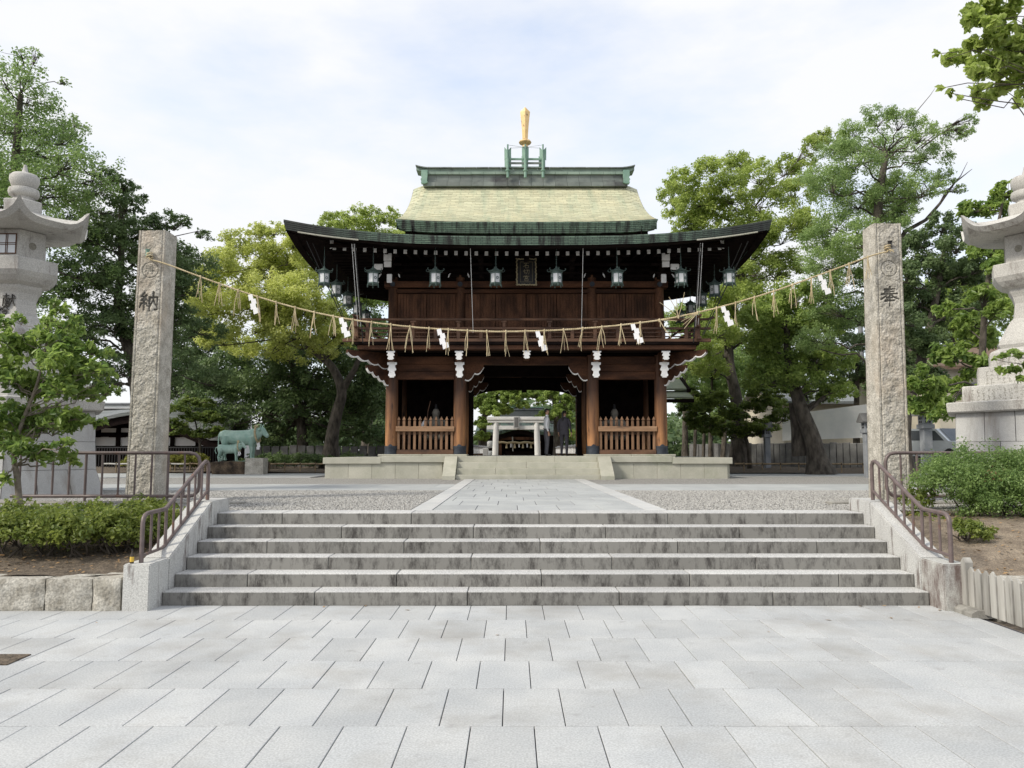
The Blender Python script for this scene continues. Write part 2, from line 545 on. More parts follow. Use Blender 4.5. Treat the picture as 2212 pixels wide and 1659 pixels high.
M['copper_edge'] = brick_mat('copper_eave', (.17,.25,.19), (.12,.19,.145), (.035,.045,.04), .22, .048, ('X','Z'), msize=.007, rough=.65,
                             stain=((.016,.018,.016), 1.9, (3.0,1,.35), .47, .62), offset=.35, corner=(.47,4.2,6.2))
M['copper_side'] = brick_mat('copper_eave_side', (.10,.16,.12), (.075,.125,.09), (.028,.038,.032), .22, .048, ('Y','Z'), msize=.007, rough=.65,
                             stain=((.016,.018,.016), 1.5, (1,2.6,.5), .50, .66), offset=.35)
M['copper_skirt'] = pm('copper_roof_skirt', (.20,.24,.17), (.28,.31,.21), 2, rough=.6, bump=(20,.3,.006))
M['ridge'] = pm('ridge_copper', (.19,.26,.215), (.25,.325,.275), 2.5, rough=.6, rand=.10, stain=((.12,.15,.135), 2, (1,1,.5), .55, .75))
M['ridge_grey'] = pm('ridge_grey_copper', (.15,.175,.165), (.20,.225,.21), 2.5, rough=.65, rand=.14, stain=((.06,.06,.065), 1.4, (.6,1,1), .52, .72))
M['verdigris'] = pm('verdigris', (.17,.29,.235), (.24,.37,.30), 4, rough=.65, stain=((.10,.16,.13), 3, (1,1,.5), .55, .75))
M['lamp_bronze'] = pm('lantern_bronze', (.060,.095,.090), (.11,.16,.145), 8, rough=.6, metal=.2, rand=.1)
M['lamp_pane'] = pm('lantern_pane', (.58,.60,.62), (.68,.69,.70), 8, rough=.35, rand=.06)
M['gold'] = pm('worn_gilt', (.66,.45,.20), (.80,.58,.30), 4, rough=.45, metal=.35, stain=((.16,.10,.05), 6, (2,2,.5), .58, .68))
M['gold_dim'] = pm('old_gilt', (.24,.20,.12), (.34,.29,.18), 10, rough=.6)
M['straw'] = pm('rice_straw', (.42,.34,.20), (.58,.49,.32), 14, rough=.85, rand=.08)
M['paper'] = pm('white_paper', (.86,.86,.88), (.90,.90,.91), 6, rough=.8)
M['rail_paint'] = pm('brown_rail_paint', (.105,.078,.075), (.15,.115,.11), 8, rough=.42, stain=((.19,.085,.045), 6, (1,1,.6), .60, .74), spec=.5)
M['bronze'] = pm('green_bronze', (.27,.43,.37), (.42,.57,.50), 3.5, rough=.6, stain=((.10,.19,.165), 3, (1,1,.5), .55, .75), bump=(30,.3,.006))
M['brownrock'] = pm('brown_rock', (.028,.020,.014), (.14,.10,.065), 4, rough=.9, speck=(30,.3), bump=(9,1.0,.06))
M['plaster'] = pm('white_plaster', (.74,.75,.76), (.82,.82,.82), 2, rough=.9)
M['cream'] = pm('cream_render', (.50,.46,.37), (.60,.55,.45), 1.5, rough=.9, stain=((.40,.37,.31), 1.2, (1,1,.4), .55, .8))
M['tile'] = brick_mat('grey_roof_tile', (.24,.255,.265), (.20,.215,.225), (.09,.095,.10), 3.0, .075, ('X','Z'), msize=.014, rough=.55)
M['tile_plain'] = pm('grey_ridge_tile', (.17,.18,.20), (.27,.28,.30), 4, rough=.55)
M['brown_roof'] = pm('brown_roof', (.12,.075,.05), (.18,.12,.085), 5, rough=.8)
M['glass'] = pm('window_glass', (.05,.06,.07), (.09,.10,.11), 2, rough=.08, spec=.6)
M['white_glass'] = pm('milk_glass', (.60,.64,.68), (.68,.71,.74), 3, rough=.3)
M['picket'] = pm('silver_grey_picket', (.24,.23,.21), (.42,.41,.38), 4, (2,2,.25), rough=.9, rand=.14, bump=(18,.5,.006,(1,1,.15)),
                 stain=((.13,.12,.105), 3, (3,3,.5), .56, .74))
M['bamboo'] = pm('old_bamboo', (.20,.14,.075), (.32,.24,.14), 5, rough=.6, rand=.12)
M['bark'] = pm('bark', (.035,.029,.023), (.125,.108,.088), 6, (1,1,.4), rough=.95, bump=(14,1.0,.06,(1,1,.4)),
               stain=((.10,.11,.075), 2, (1,1,.6), .60, .8))
M['bark_pale'] = pm('pale_bark', (.14,.115,.09), (.26,.225,.185), 7, (1,1,1.6), rough=.9, bump=(20,.7,.02))
M['twig'] = pm('twig_bark', (.045,.036,.028), (.095,.08,.065), 7, rough=.9)
M['skin'] = pm('skin', (.48,.28,.19), (.54,.33,.23), 9, rough=.55)
M['hair'] = pm('black_hair', (.010,.009,.008), (.02,.017,.015), 30, rough=.5)
M['shirt'] = pm('white_shirt', (.80,.82,.86), (.86,.87,.90), 9, rough=.85)
M['trousers'] = pm('charcoal_trousers', (.085,.085,.10), (.11,.11,.125), 12, rough=.9)
M['suit'] = pm('dark_suit', (.045,.044,.056), (.065,.062,.076), 12, rough=.9)
M['shoe'] = pm('black_shoe', (.01,.01,.01), (.02,.02,.02), 8, rough=.35)
M['statue'] = pm('painted_statue', (.13,.12,.10), (.20,.185,.155), 6, rough=.8)
M['bottle_glass'] = pm('dark_bottle_glass', (.03,.02,.01), (.05,.03,.015), 5, rough=.1, spec=.6)
M['yellow_label'] = pm('yellow_label', (.62,.40,.05), (.70,.48,.08), 9, rough=.7)
M['red_label'] = pm('red_label', (.36,.03,.03), (.42,.05,.04), 9, rough=.7)
M['ink'] = pm('black_ink', (.035,.033,.03), (.07,.066,.06), 25, rough=.9)
M['car'] = pm('grey_car_paint', (.42,.46,.50), (.46,.50,.54), 3, rough=.25, spec=.6)
M['rubber'] = pm('rubber', (.015,.015,.016), (.025,.025,.026), 8, rough=.8)
M['hazard'] = pm('yellow_hazard', (.55,.40,.05), (.6,.45,.07), 8, rough=.6)
M['red_cloth'] = pm('red_flower', (.42,.06,.05), (.5,.1,.07), 8, rough=.8)
M['litter'] = pm('dry_leaf', (.30,.17,.075), (.42,.28,.14), 14, rough=.9, rand=.2)
# leaves
M['lf_camphor'] = leaf_mat('camphor_leaf', (0.148,0.212,0.045), (0.465,0.545,0.160), 0.46)
M['lf_camphor_pale'] = leaf_mat('pale_camphor_leaf', (.23,.28,.07), (.64,.67,.22), .48)
M['lf_camphor2'] = leaf_mat('camphor_leaf_dark', (0.110,0.184,0.047), (0.383,0.477,0.124), 0.42)
M['lf_zelkova'] = leaf_mat('zelkova_leaf', (0.122,0.200,0.073), (0.366,0.477,0.173), 0.44)
M['lf_dark'] = leaf_mat('dark_evergreen_leaf', (0.048,0.094,0.038), (0.176,0.245,0.091), 0.34)
M['lf_dark2'] = leaf_mat('dark_broadleaf', (0.059,0.106,0.045), (0.185,0.251,0.103), 0.38)
M['lf_ginkgo'] = leaf_mat('tall_tree_leaf', (0.108,0.189,0.062), (0.302,0.406,0.140), 0.44)
M['lf_cherry'] = leaf_mat('cherry_leaf', (0.073,0.149,0.039), (0.341,0.439,0.110), 0.46, .36)
M['lf_hedge'] = leaf_mat('hedge_leaf', (0.064,0.114,0.023), (0.291,0.334,0.078), .40, .42)
M['lf_boxwood'] = leaf_mat('boxwood_leaf', (0.068,0.129,0.040), (0.267,0.376,0.120), 0.40, .42)
M['lf_maple'] = leaf_mat('maple_leaf', (0.064,0.113,0.025), (0.220,0.279,0.062), 0.46)
M['lf_overhang'] = leaf_mat('overhanging_leaf', (0.170,0.235,0.050), (0.470,0.560,0.160), 0.50, .4)
M['lf_brown'] = leaf_mat('withered_leaf', (0.208,0.104,0.052), (0.324,0.185,0.098), .2)
M['lf_yellow'] = leaf_mat('yellow_shrub_leaf', (0.140,0.157,0.030), (0.296,0.296,0.062), .35)
# ================================================================== the ground
UG = 0.905                                  # level of the upper court
AX = 0.38                                   # axis of stairs and path
def sheet(name, polys, z, mat):
    mb = MB()
    for (x0, x1, y0, y1) in polys:
        mb.add([(x0,y0,z),(x1,y0,z),(x1,y1,z),(x0,y1,z)], [(0,1,2,3)])
    return tag(mk(name, mb, mat, at=(0,0,z)), kind='structure')
sheet('ground', [(-1500,1500,-1500,1500)], -0.12, M['soil'])
joint = sheet('pavement', [(-30,4.95,-20,9.3)], -0.02, M['joint'])
# upper court: a raised body of earth topped with gravel
mb = MB()
mb.box(-3.95,4.71,11.0,12.6,-.1,UG-.01)
mb.box(-90,90,12.6,140,-.1,UG-.01)
court = tag(mk('upper_court', mb, M['gravel'], at=(0,12,0)), kind='structure')
# lower pavement: single granite pavers in running bond
rowy = [8.95, 8.195, 7.412, 6.615, 5.86, 5.078, 4.30, 3.52, 2.745]
for r in range(8):
    y1, y0 = rowy[r], rowy[r+1]
    ph = -0.06 + (0.2 if r % 2 else 0.0)
    x = ph - 0.4 * 20
    while x < 4.86:
        xe = x + 0.4
        if xe > -7.4 and x < 4.8:
            block('paver', x+.0032, min(xe, 4.86)-.0032, y0+.0045, y1-.0045, -.08, 0, M['paver'], joint, b=.003, jit=.0012)
        x = xe
# stairs
stair = tag(mk('stone_stairs', MB().box(-3.94,4.70,9.02,11.0,-.1,.10).box(-3.94,4.70,9.6,11.0,.1,.40).box(-3.94,4.70,10.3,11.0,.4,.70), M['concrete'], at=(AX,9.5,0)), kind='structure')
joints = [(680,1010,1338,1670), (535,857,1170,1490,1812), (710,1018,1322,1632), (577,873,1167,1464,1765), (738,1023,1308,1597), (610,889,1165,1443,1720)]
nose = [1280,1240.5,1203,1169,1138,1107]
RISE, TREAD = 0.152, 0.318
for k in range(6):
    Yk = 8.95 + TREAD * k
    xs = [-3.95] + [PX(j, nose[k], Yk).x for j in joints[k]] + [4.71]
    for a, b_ in zip(xs, xs[1:]):
        block('step_stone', a+.003, b_-.003, Yk, Yk + (.43 if k < 5 else .50), RISE*k-.006, RISE*(k+1), M['step'], stair, b=.008, jit=.001)
# cheek walls beside the stairs
def cheek(x0, x1, label):
    t = thing('cheek_wall', ((x0+x1)/2, 9.5, 0), label, 'stair wall', 'stone cheek walls of the lower stairs')
    fn = lambda u, v, a: (a, u, v)
    def pr(name, poly):
        mb = MB().prism(poly, fn, x0, x1)
        me = mk(name, mb, M['cheek_stained'] if (x0 > 0 and name == 'front_block') else M['cheek'], t)
        bm = bmesh.new(); bm.from_mesh(me.data)
        bmesh.ops.recalc_face_normals(bm, faces=bm.faces)
        bmesh.ops.bevel(bm, geom=bm.edges[:], offset=.012, segments=2, affect='EDGES')
        bm.to_mesh(me.data); bm.free()
    pr('front_block', [(8.64,-.05),(9.118,-.05),(9.118,.505),(8.64,.50)])
    pr('sloping_coping', [(9.122,-.05),(10.345,-.05),(10.345,1.07),(9.122,.507)])
    pr('top_block', [(10.349,.0),(11.0,.0),(11.0,1.085),(10.349,1.075)])
    return t
cheek(-4.25, -3.955, 'pale granite cheek wall of the stairs with a small bottle standing on its front block')
cheek(4.715, 5.01, 'granite cheek wall of the stairs with brown stain running into the picket fence')
# handrails
def handrail(x, label):
    t = thing('handrail', (x, 9.6, .5), label, 'handrail', 'brown pipe handrails on the cheek walls')
    P_ = lambda y, z: (x, y, z)
    mk('rail', MB().tube([P_(8.76,.498),P_(8.76,.93),P_(8.775,.985),P_(8.81,1.02),P_(8.87,1.035),P_(9.30,1.05),P_(9.36,1.07),P_(10.42,1.575),P_(10.49,1.60),P_(10.55,1.59),P_(10.585,1.55),P_(10.59,1.50),P_(10.59,1.08)], .025, 10), M['rail_paint'], t, 40)
    mk('lower_rail', MB().tube([P_(8.77,.575),P_(9.26,.60),P_(9.34,.625),P_(10.50,1.165),P_(10.58,1.20)], .019, 8), M['rail_paint'], t, 40)
    ys = [8.97, 9.16, 9.345, 9.55, 9.76, 9.97, 10.17, 10.38]
    for i, y in enumerate(ys):
        top = 1.04 if y < 9.32 else 1.06 + (y-9.34)*.4766
        low = .59 if y < 9.3 else .625 + (y-9.34)*.466
        foot = i in (2, 5)
        if foot:
            low = .5 if y < 9.3 else .507 + (y-9.122)*.46
        mk('baluster', MB().tube([P_(y, low), P_(y, top)], .0155 if not foot else .02, 8), M['rail_paint'], t, 40)
    return t
handrail(-4.11, 'brown painted stair handrail on the cheek wall beside the leafy hedge and bottle')
handrail(4.87, 'brown painted stair handrail on the cheek wall beside the picket fence and round bush')
def railing(xs, x_end, sgn, label):
    t = thing('railing', ((xs[0]+xs[-1])/2, 12.47, .95), label, 'railing', 'brown pipe railings on the court edge')
    Y = 12.47
    far = xs[-1] - sgn*.13
    mk('rail', MB().tube([(far,Y,1.71),(x_end-sgn*.16,Y,1.71),(x_end-sgn*.07,Y,1.69),(x_end-sgn*.02,Y,1.64),(x_end,Y,1.57),(x_end,Y,1.18),(x_end-sgn*.02,Y,1.10),(x_end-sgn*.08,Y,1.04),(x_end-sgn*.16,Y,1.025),(far,Y,1.025)], .027, 10), M['rail_paint'], t, 40)
    for i, x in enumerate(xs):
        foot = i in (1, 6, 11)
        mk('baluster', MB().tube([(x,Y,.94 if foot else 1.03),(x,Y,1.71)], .021 if foot else .017, 8), M['rail_paint'], t, 40)
    return t
railing([-5.22-.262*i for i in range(11)], -4.98, 1, 'brown pipe railing on the concrete curb behind the long clipped hedge')
railing([6.2+.262*i for i in range(13)], 5.96, -1, 'brown pipe railing on the court edge behind the round clipped bush')
# planting beds: curb, soil, retaining stones
def curb(x0, x1, label):
    t = thing('concrete_curb', ((x0+x1)/2, 12.5, .5), label, 'curb', 'concrete curbs along the court edge')
    n = max(1, int((x1-x0)/2.0)); w = (x1-x0)/n
    for i in range(n):
        block('curb_stone', x0+i*w+.004, x0+(i+1)*w-.004, 12.35, 12.6, .35, .945, M['concrete'], t, b=.012)
    return t
curb(-13, -4.26, 'stained concrete curb under the railing behind the clipped hedge')
curb(5.02, 13, 'stained concrete curb under the railing behind the round bush')
def soil_bed(name, x0, x1, y0, y1, fz, mat, nx=30, ny=16):
    rows = []
    for j in range(ny+1):
        y = y0 + (y1-y0)*j/ny
        rows.append([(x0+(x1-x0)*i/nx, y, fz(x0+(x1-x0)*i/nx, y) + .05*mnoise.noise(Vector((x0+(x1-x0)*i/nx, y, 0))*2.3)) for i in range(nx+1)])
    return tag(mk(name, MB().grid(rows), mat, smooth=60), kind='structure')
soil_bed('soil_bed_hedge', -14, -4.25, 8.82, 12.36, lambda x, y: .34+.44*max(0,(y-9.0)/3.35), M['soil'])
soil_bed('soil_bed_bush', 5.0, 14, 8.30, 12.36, lambda x, y: .30+.50*min(1, max(0, (y-8.3)/2.6)) + .18*math.exp(-((x-6.6)**2+(y-9.9)**2)/.8), M['sand_soil'])
sheet('soil_verge', [(4.86,14,2.0,8.5)], -.03, M['sand_soil'])
def rough_block(x0, x1, y0, y1, z0, z1, amp, seed, nx=10, nz=8, freq=5.0):
    """stone with a split face towards -Y and softly uneven sides"""
    bm = bmesh.new()
    bmesh.ops.create_cube(bm, size=1.0)
    bmesh.ops.subdivide_edges(bm, edges=bm.edges[:], cuts=7, use_grid_fill=True)
    mb = MB()
    vs = []
    for v in bm.verts:
        p = Vector((x0+(v.co.x+.5)*(x1-x0), y0+(v.co.y+.5)*(y1-y0), z0+(v.co.z+.5)*(z1-z0)))
        nv = mnoise.noise_vector(p*freq+Vector((seed*3.1, seed*1.7, 0)))
        ex = min(.5-abs(v.co.x), .5-abs(v.co.z))
        k = 1.0 if v.co.y < -.45 else .35
        p += Vector((nv.x*amp*.4, (nv.y*amp - amp*.8*min(1, ex*9))*k, nv.z*amp*.3))
        vs.append(p)
    fs = [[v.index for v in f.verts] for f in bm.faces]
    bm.verts.index_update()
    fs = [tuple(v.index for v in f.verts) for f in bm.faces]
    bm.free()
    return mb.add(vs, fs)
t = thing('retaining_wall', (-5.8, 8.75, 0), 'low retaining wall of rough split stones under the clipped hedge', 'stone wall')
xs = [-4.27,-4.58,-5.10,-5.72,-6.10,-6.62,-7.2,-7.7,-8.3,-9.0]
for i in range(len(xs)-1):
    mk('wall_stone', rough_block(xs[i+1]+.006, xs[i]-.006, 8.66, 9.02, -.03, .345+random.uniform(-.008,.008), .020, i, freq=7.0), M['rock'], t, 50)
t = thing('bed_edge_wall', (5.1, 8.35, 0), 'dark stone edging of the bush bed behind the picket fence', 'stone wall')
for i in range(8):
    y1 = 8.34 ; x0 = 5.03+i*.62
    mk('wall_stone', rough_block(x0+.006, x0+.614, y1-.10, y1+.26, -.03, .37+random.uniform(-.02,.02), .03, 20+i), M['rock'], t, 50)
# picket fence running towards the camera along the right edge of the pavement
t = thing('picket_fence', (4.95, 7.4, 0), 'low weathered silver grey picket fence on a concrete foot', 'fence')
for i in range(26):
    y = 8.50 - .128*i
    h = .462 + random.uniform(-.012, .012)
    w = .05
    lean = random.uniform(-.012, .012)
    poly = [(-w,0),(w,0),(w,h-.045),(0,h),(-w,h-.045)]
    o = mk('picket', MB().prism(poly, lambda u, v, a: (a + lean*v, y+u, .035+v), 4.925, 4.945), M['picket'], t)
for z in (.13, .36):
    mk('fence_rail', MB().box(4.947, 4.985, 5.2, 8.56, z-.03, z+.03, .004), M['picket'], t)
mk('end_post', MB().prism([(-.045,0),(.045,0),(.045,.47),(0,.52),(-.045,.47)], lambda u, v, a: (a, 8.60+u, .06+v), 4.905, 4.99), M['picket'], t)
mb = MB().prism([(-.16,0),(.16,0),(.16,.05),(.10,.085),(-.10,.085),(-.16,.05)], lambda u, v, a: (4.95+u, a, v-.01), 8.28, 8.62)
mk('concrete_foot', mb, M['concrete'], t)
# small open soil square in the pavement
p = GP(8, 1425, 0.004)
t = tag(mk('planting_square', MB().box(p.x-.9, p.x+.13, p.y-.16, p.y+.16, .0015, .010), M['soil'], at=(p.x-.3,p.y,0)), kind='structure')
# ------------------------------------------------------------------ upper court: path slabs
walk = sheet('walkway', [(AX-1.8, AX+1.8, 11.05, 23.7)], UG-.002, M['joint'])
ry = 11.06; r = 0
while ry < 23.55:
    y1 = min(ry+1.07, 23.62)
    w = 3.0/5
    off = (0, .3, .12, .42)[r % 4]
    xs = [AX-1.5]; x = AX-1.5+off if off > .1 else AX-1.5+w
    while x < AX+1.49: xs.append(x); x += w
    if xs[-1] > AX+1.38: xs.pop()
    xs.append(AX+1.5)
    for a, b_ in zip(xs, xs[1:]):
        block('path_slab', a+.004, b_-.004, ry+.003, y1-.003, UG-.05, UG+.004, M['slab'], walk, b=.004, jit=.001)
    for s in (-1, 1):
        x0, x1 = (AX-1.8, AX-1.504) if s < 0 else (AX+1.504, AX+1.8)
        if r % 2 == 0:
            block('border_slab', x0, x1, ry+.003, min(ry+2.14, 23.62)-.003, UG-.05, UG+.010, M['slab_border'], walk, b=.005)
    ry = y1; r += 1
cross = sheet('cross_path', [(-30, AX-1.81, 16.9, 20.0), (AX+1.81, 30, 16.9, 20.0)], UG-.003, M['joint'])
for s in (-1, 1):
    for i in range(14):
        for j in range(2):
            a = 1.815+i*1.5 + (.4 if j else 0); b_ = a+1.492
            x0, x1 = (AX-b_, AX-a) if s < 0 else (AX+a, AX+b_)
            if j and i == 0:
                if s < 0: block('path_slab', AX-a+.008, AX-1.815, 18.45, 20.0, UG-.05, UG+.004, M['slab'], cross, b=.004)
                else: block('path_slab', AX+1.815, AX+a-.008, 18.45, 20.0, UG-.05, UG+.004, M['slab'], cross, b=.004)
            block('path_slab', x0, x1, 16.9+1.55*j, 18.444+1.55*j, UG-.05, UG+.004, M['slab'], cross, b=.004, jit=.001)
plaza = sheet('paved_forecourt', [(-30, -6.4, 25.6, 30.2), (7.4, 30, 26.6, 29.6)], UG-.004, M['joint'])
for i in range(11):
    for j in range(2):
        block('paving_slab', -8.6-2.0*i, -6.608-2.0*i, 25.6+2.3*j, 27.892+2.3*j, UG-.05, UG+.003, M['slab'], plaza, b=.004)
        if i < 9: block('paving_slab', 7.45+2.0*i, 9.442+2.0*i, 26.6+1.5*j, 28.092+1.5*j, UG-.05, UG+.003, M['slab'], plaza, b=.004)
def bank(x0, x1, y0, y1, seed):
    return soil_bed('planting_soil', x0, x1, y0, y1, lambda x, y: UG+.035+.10*mnoise.noise(Vector((x*.4, y*.4, seed))) + .10*min(1, (y-y0)/3), M['soil'], 40, 20)
bank(-45, -5.5, 30.35, 60, 3)
bank(7.3, 45, 29.75, 60, 9)
sheet('inner_court', [(-5.4, 7.2, 31.4, 75)], UG+.004, M['sand_soil'])
# loose gravel stones
def gravel_stones(name, areas, n, seed, size=(.010, .024)):
    rg = np.random.default_rng(seed)
    A = np.array([(a[1]-a[0])*(a[3]-a[2]) for a in areas]); pick = rg.choice(len(areas), n, p=A/A.sum())
    ar = np.array(areas)[pick]
    x = ar[:,0]+(ar[:,1]-ar[:,0])*rg.random(n); y = ar[:,2]+(ar[:,3]-ar[:,2])*rg.random(n)
    s = rg.uniform(size[0], size[1], n)
    base = np.array([(1,0,0),(-1,0,0),(0,1,0),(0,-1,0),(0,0,.75),(0,0,-.75)])
    tris = np.array([(0,2,4),(2,1,4),(1,3,4),(3,0,4),(2,0,5),(1,2,5),(3,1,5),(0,3,5)])
    ang = rg.uniform(0, 6.28, n); ti = rg.uniform(-.5, .5, n)
    V = base[None]*(1+rg.uniform(-.35, .35, (n,6,1)))*s[:,None,None]
    ca, sa = np.cos(ang)[:,None], np.sin(ang)[:,None]
    X = V[...,0]*ca-V[...,1]*sa; Yy = V[...,0]*sa+V[...,1]*ca; Z = V[...,2]+X*ti[:,None]*.5
    P = np.stack([X+x[:,None], Yy+y[:,None], Z+UG-.01+.4*s[:,None]], -1).reshape(-1,3)
    F = (tris[None]+6*np.arange(n)[:,None,None]).reshape(-1,3)
    me = np_mesh(name, P, F)
    me.materials.append(M['gravel_stone'])
    o = bpy.data.objects.new(name, me); link(o)
    tag(o, 'loose grey gravel spread over the upper court beside the path', 'gravel', kind='stuff')
def np_mesh(name, P, F, tone=None):
    me = bpy.data.meshes.new(name)
    k = F.shape[1]
    me.vertices.add(len(P)); me.loops.add(F.size); me.polygons.add(len(F))
    me.vertices.foreach_set('co', P.astype(np.float32).ravel())
    me.loops.foreach_set('vertex_index', F.astype(np.int32).ravel())
    me.polygons.foreach_set('loop_start', (np.arange(len(F))*k).astype(np.int32))
    if tone is not None:
        a = me.attributes.new('tone', 'FLOAT', 'POINT')
        a.data.foreach_set('value', tone.astype(np.float32))
    me.update()
    return me
gravel_stones('gravel', [(-8,AX-1.83,11.1,16.85),(AX+1.83,8.5,11.1,16.85)], 80000, 5, (.008,.018))
# ------------------------------------------------------------------ stone platform of the gate
PT = 1.60
t = thing('gate_platform', (.48, 27.8, UG), 'pale greenish granite platform with steps under the wooden gate', 'platform')
mk('core', MB().box(-5.85, 6.84, 24.72, 31.2, UG-.05, PT-.045), M['platform'], t)
def edge_run(x0, x1, cuts, y0):
    xs = [x0]+cuts+[x1]
    for a, b_ in zip(xs, xs[1:]):
        z = PT if (a > -4.4 and b_ < 5.4) else PT-.045
        block('coping_stone', a+.004, b_-.004, y0, y0+.55, z-.20, z, M['platform'], t, b=.012)
edge_run(-5.96, -2.11, [-4.12], 24.6)
edge_run(3.09, 6.95, [5.05], 24.6)
x = -5.9
while x < -2.3:
    block('facing_slab', x+.003, min(x+.74, -2.12)-.003, 24.66, 24.76, UG-.03, PT-.205, M['platform'], t, b=.006); x += .74
x = 3.1
while x < 6.8:
    block('facing_slab', x+.003, min(x+.74, 6.89)-.003, 24.66, 24.76, UG-.03, PT-.205, M['platform'], t, b=.006); x += .74
for s, xe in ((-1, -5.96), (1, 6.95)):
    for i in range(3):
        y0 = 25.16+2.0*i
        x0, x1 = (xe, xe+.5) if s < 0 else (xe-.5, xe)
        block('coping_stone', x0, x1, y0, min(y0+1.992, 31.3), PT-.245, PT-.045, M['platform'], t, b=.012)
    for i in range(8):
        y0 = 24.77+.8*i
        x0, x1 = (xe+.06, xe+.16) if s < 0 else (xe-.16, xe-.06)
        block('facing_slab', x0, x1, y0, min(y0+.794, 31.25), UG-.03, PT-.25, M['platform'], t, b=.006)
for (a, b_) in ((-4.32,-2.9),(-2.892,-1.45),(2.38,3.85),(3.858,5.28)):
    block('plinth_stone', a, b_, 25.15, 26.0, PT, PT+.055, M['platform'], t, b=.01)
for a in (-4.1, -2.0, .48, 2.9):
    pass
mk('floor', MB().box(-4.3, 5.26, 25.16, 31.2, PT-.10, PT-.004), M['platform'], t)
# steps: four risers
cuts = [[(-.47),(1.35)], [(.45)], [(-.5),(1.35)], [(.45)]]
for k in range(4):
    zt = PT - .187*k
    y0 = 24.62 - .30*k
    xs = [-1.71]+cuts[k]+[2.68]
    for a, b_ in zip(xs, xs[1:]):
        block('step_stone', a+.003, b_-.003, y0, y0+.42 if k else y0+.6, max(zt-.187, UG-.02)-.004, zt, M['platform'], t, b=.008)
for x0, x1 in ((-2.105,-1.714),(2.684,3.085)):
    mb = MB().prism([(23.52,UG-.02),(24.7,UG-.02),(24.7,PT+.0),(24.52,PT+.0),(23.52,UG+.10)], lambda u, v, a: (a, u, v), x0, x1)
    mk('sloping_side', mb, M['platform'], t)

# litter on the beds: dry leaves and bits of twig, past counting
rgl = np.random.default_rng(41)
def litter(name, x0, x1, y0, y1, fz, n, lab):
    x = rgl.uniform(x0, x1, n); y = rgl.uniform(y0, y1, n)
    z = np.array([fz(a, b) for a, b in zip(x, y)])+.02+.05*np.array([mnoise.noise(Vector((a, b, 0))*2.3) for a, b in zip(x, y)])
    a = rgl.uniform(0, 6.28, n); L = rgl.uniform(.012, .035, n); ti = rgl.uniform(-.6, .6, n)
    d = np.stack([np.cos(a), np.sin(a), ti*.5], -1)*L[:,None]; s_ = np.stack([-np.sin(a), np.cos(a), ti], -1)*L[:,None]*.4
    P = np.stack([x, y, z], -1)
    V = np.stack([P-d, P+s_, P+d, P-s_], 1).reshape(-1,3)
    me = np_mesh(name, V, np.arange(n)[:,None]*4+np.arange(4)[None])
    me.materials.append(M['litter'])
    o = bpy.data.objects.new(name, me); link(o); tag(o, lab, 'leaf litter', kind='stuff')
litter('leaf_litter', -9, -4.3, 9.05, 12.3, lambda x, y: .34+.44*max(0,(y-9.0)/3.35), 1500, 'dry leaf litter on the soil under the clipped hedge')
litter('leaf_litter', 5.05, 9, 8.45, 12.3, lambda x, y: .30+.50*min(1, max(0, (y-8.3)/2.6)) + .18*math.exp(-((x-6.6)**2+(y-9.9)**2)/.8), 1100, 'dry leaf litter on the sandy soil round the clipped bush')
# ================================================================== the wooden gate
GX, GY0, GY1, GY2 = .47, 25.6, 27.85, 30.1
gate = thing('temple_gate', (GX, GY1, PT), 'two storey dark wooden gate with green copper roof and golden sword on the ridge', 'gate building')
G = gate
ON, OB = 2.19, 4.43                       # inner and outer columns from the axis
colx = [-OB, -ON, ON, OB]
for j, Y in enumerate((GY0, GY1, GY2)):
    for cx in colx:
        x = GX + cx
        prof = [(.185,PT+.05),(.203,PT+.35),(.205,PT+1.4),(.196,4.92)]
        c = mk('column', MB().lathe(x, Y, prof, 20), M['column'], G, 40)
        if j != 1:
            # metal shoe with a scalloped upper edge
            vs, rows = [], []
            n = 32
            for (r, z, sc_) in ((.205,PT+.052,0),(.222,PT+.06,0),(.222,PT+.12,0),(.214,PT+.125,0),(.214,PT+.26,0),(.222,PT+.265,0),(.222,PT+.30,0),(.214,PT+.305,1),(.212,PT+.37,2)):
                row = []
                for k in range(n):
                    a = 2*math.pi*k/n
                    zz = z + (0 if sc_ < 2 else (-.045 + .06*max(0, math.cos(4*a))**1.0))
                    row.append((x+r*math.cos(a), Y+r*math.sin(a), zz))
                rows.append(row)
            mk('column_shoe', MB().grid(rows, closed=True), M['iron'], c, 40)
# lower beams over the side bays, front and back
for Y in (GY0, GY2):
    for s in (-1, 1):
        a, b_ = sorted((GX+s*ON, GX+s*OB))
        mk('bay_beam', MB().box(a+.17, b_-.17, Y-.13, Y+.13, 4.11, 4.365, .012), M['wood_x'], G)
        mk('bay_beam', MB().box(a+.17, b_-.17, Y-.10, Y+.10, 4.367, 4.62, .012), M['wood_x'], G)
        mk('bay_beam', MB().box(a+.17, b_-.17, Y-.14, Y+.14, 4.622, 4.87, .012), M['wood_x'], G)
    mk('passage_beam', MB().box(GX-ON+.17, GX+ON-.17, Y-.14, Y+.14, 4.60, 4.87, .012), M['wood_x'], G)
for s in (-1, 1):
    for x in (GX+s*ON, GX+s*OB):
        for a, b_ in ((GY0, GY1), (GY1, GY2)):
            mk('side_beam', MB().box(x-.10, x+.10, a+.17, b_-.17, 4.3, 4.86, .01), M['wood_dark_shade'], G)
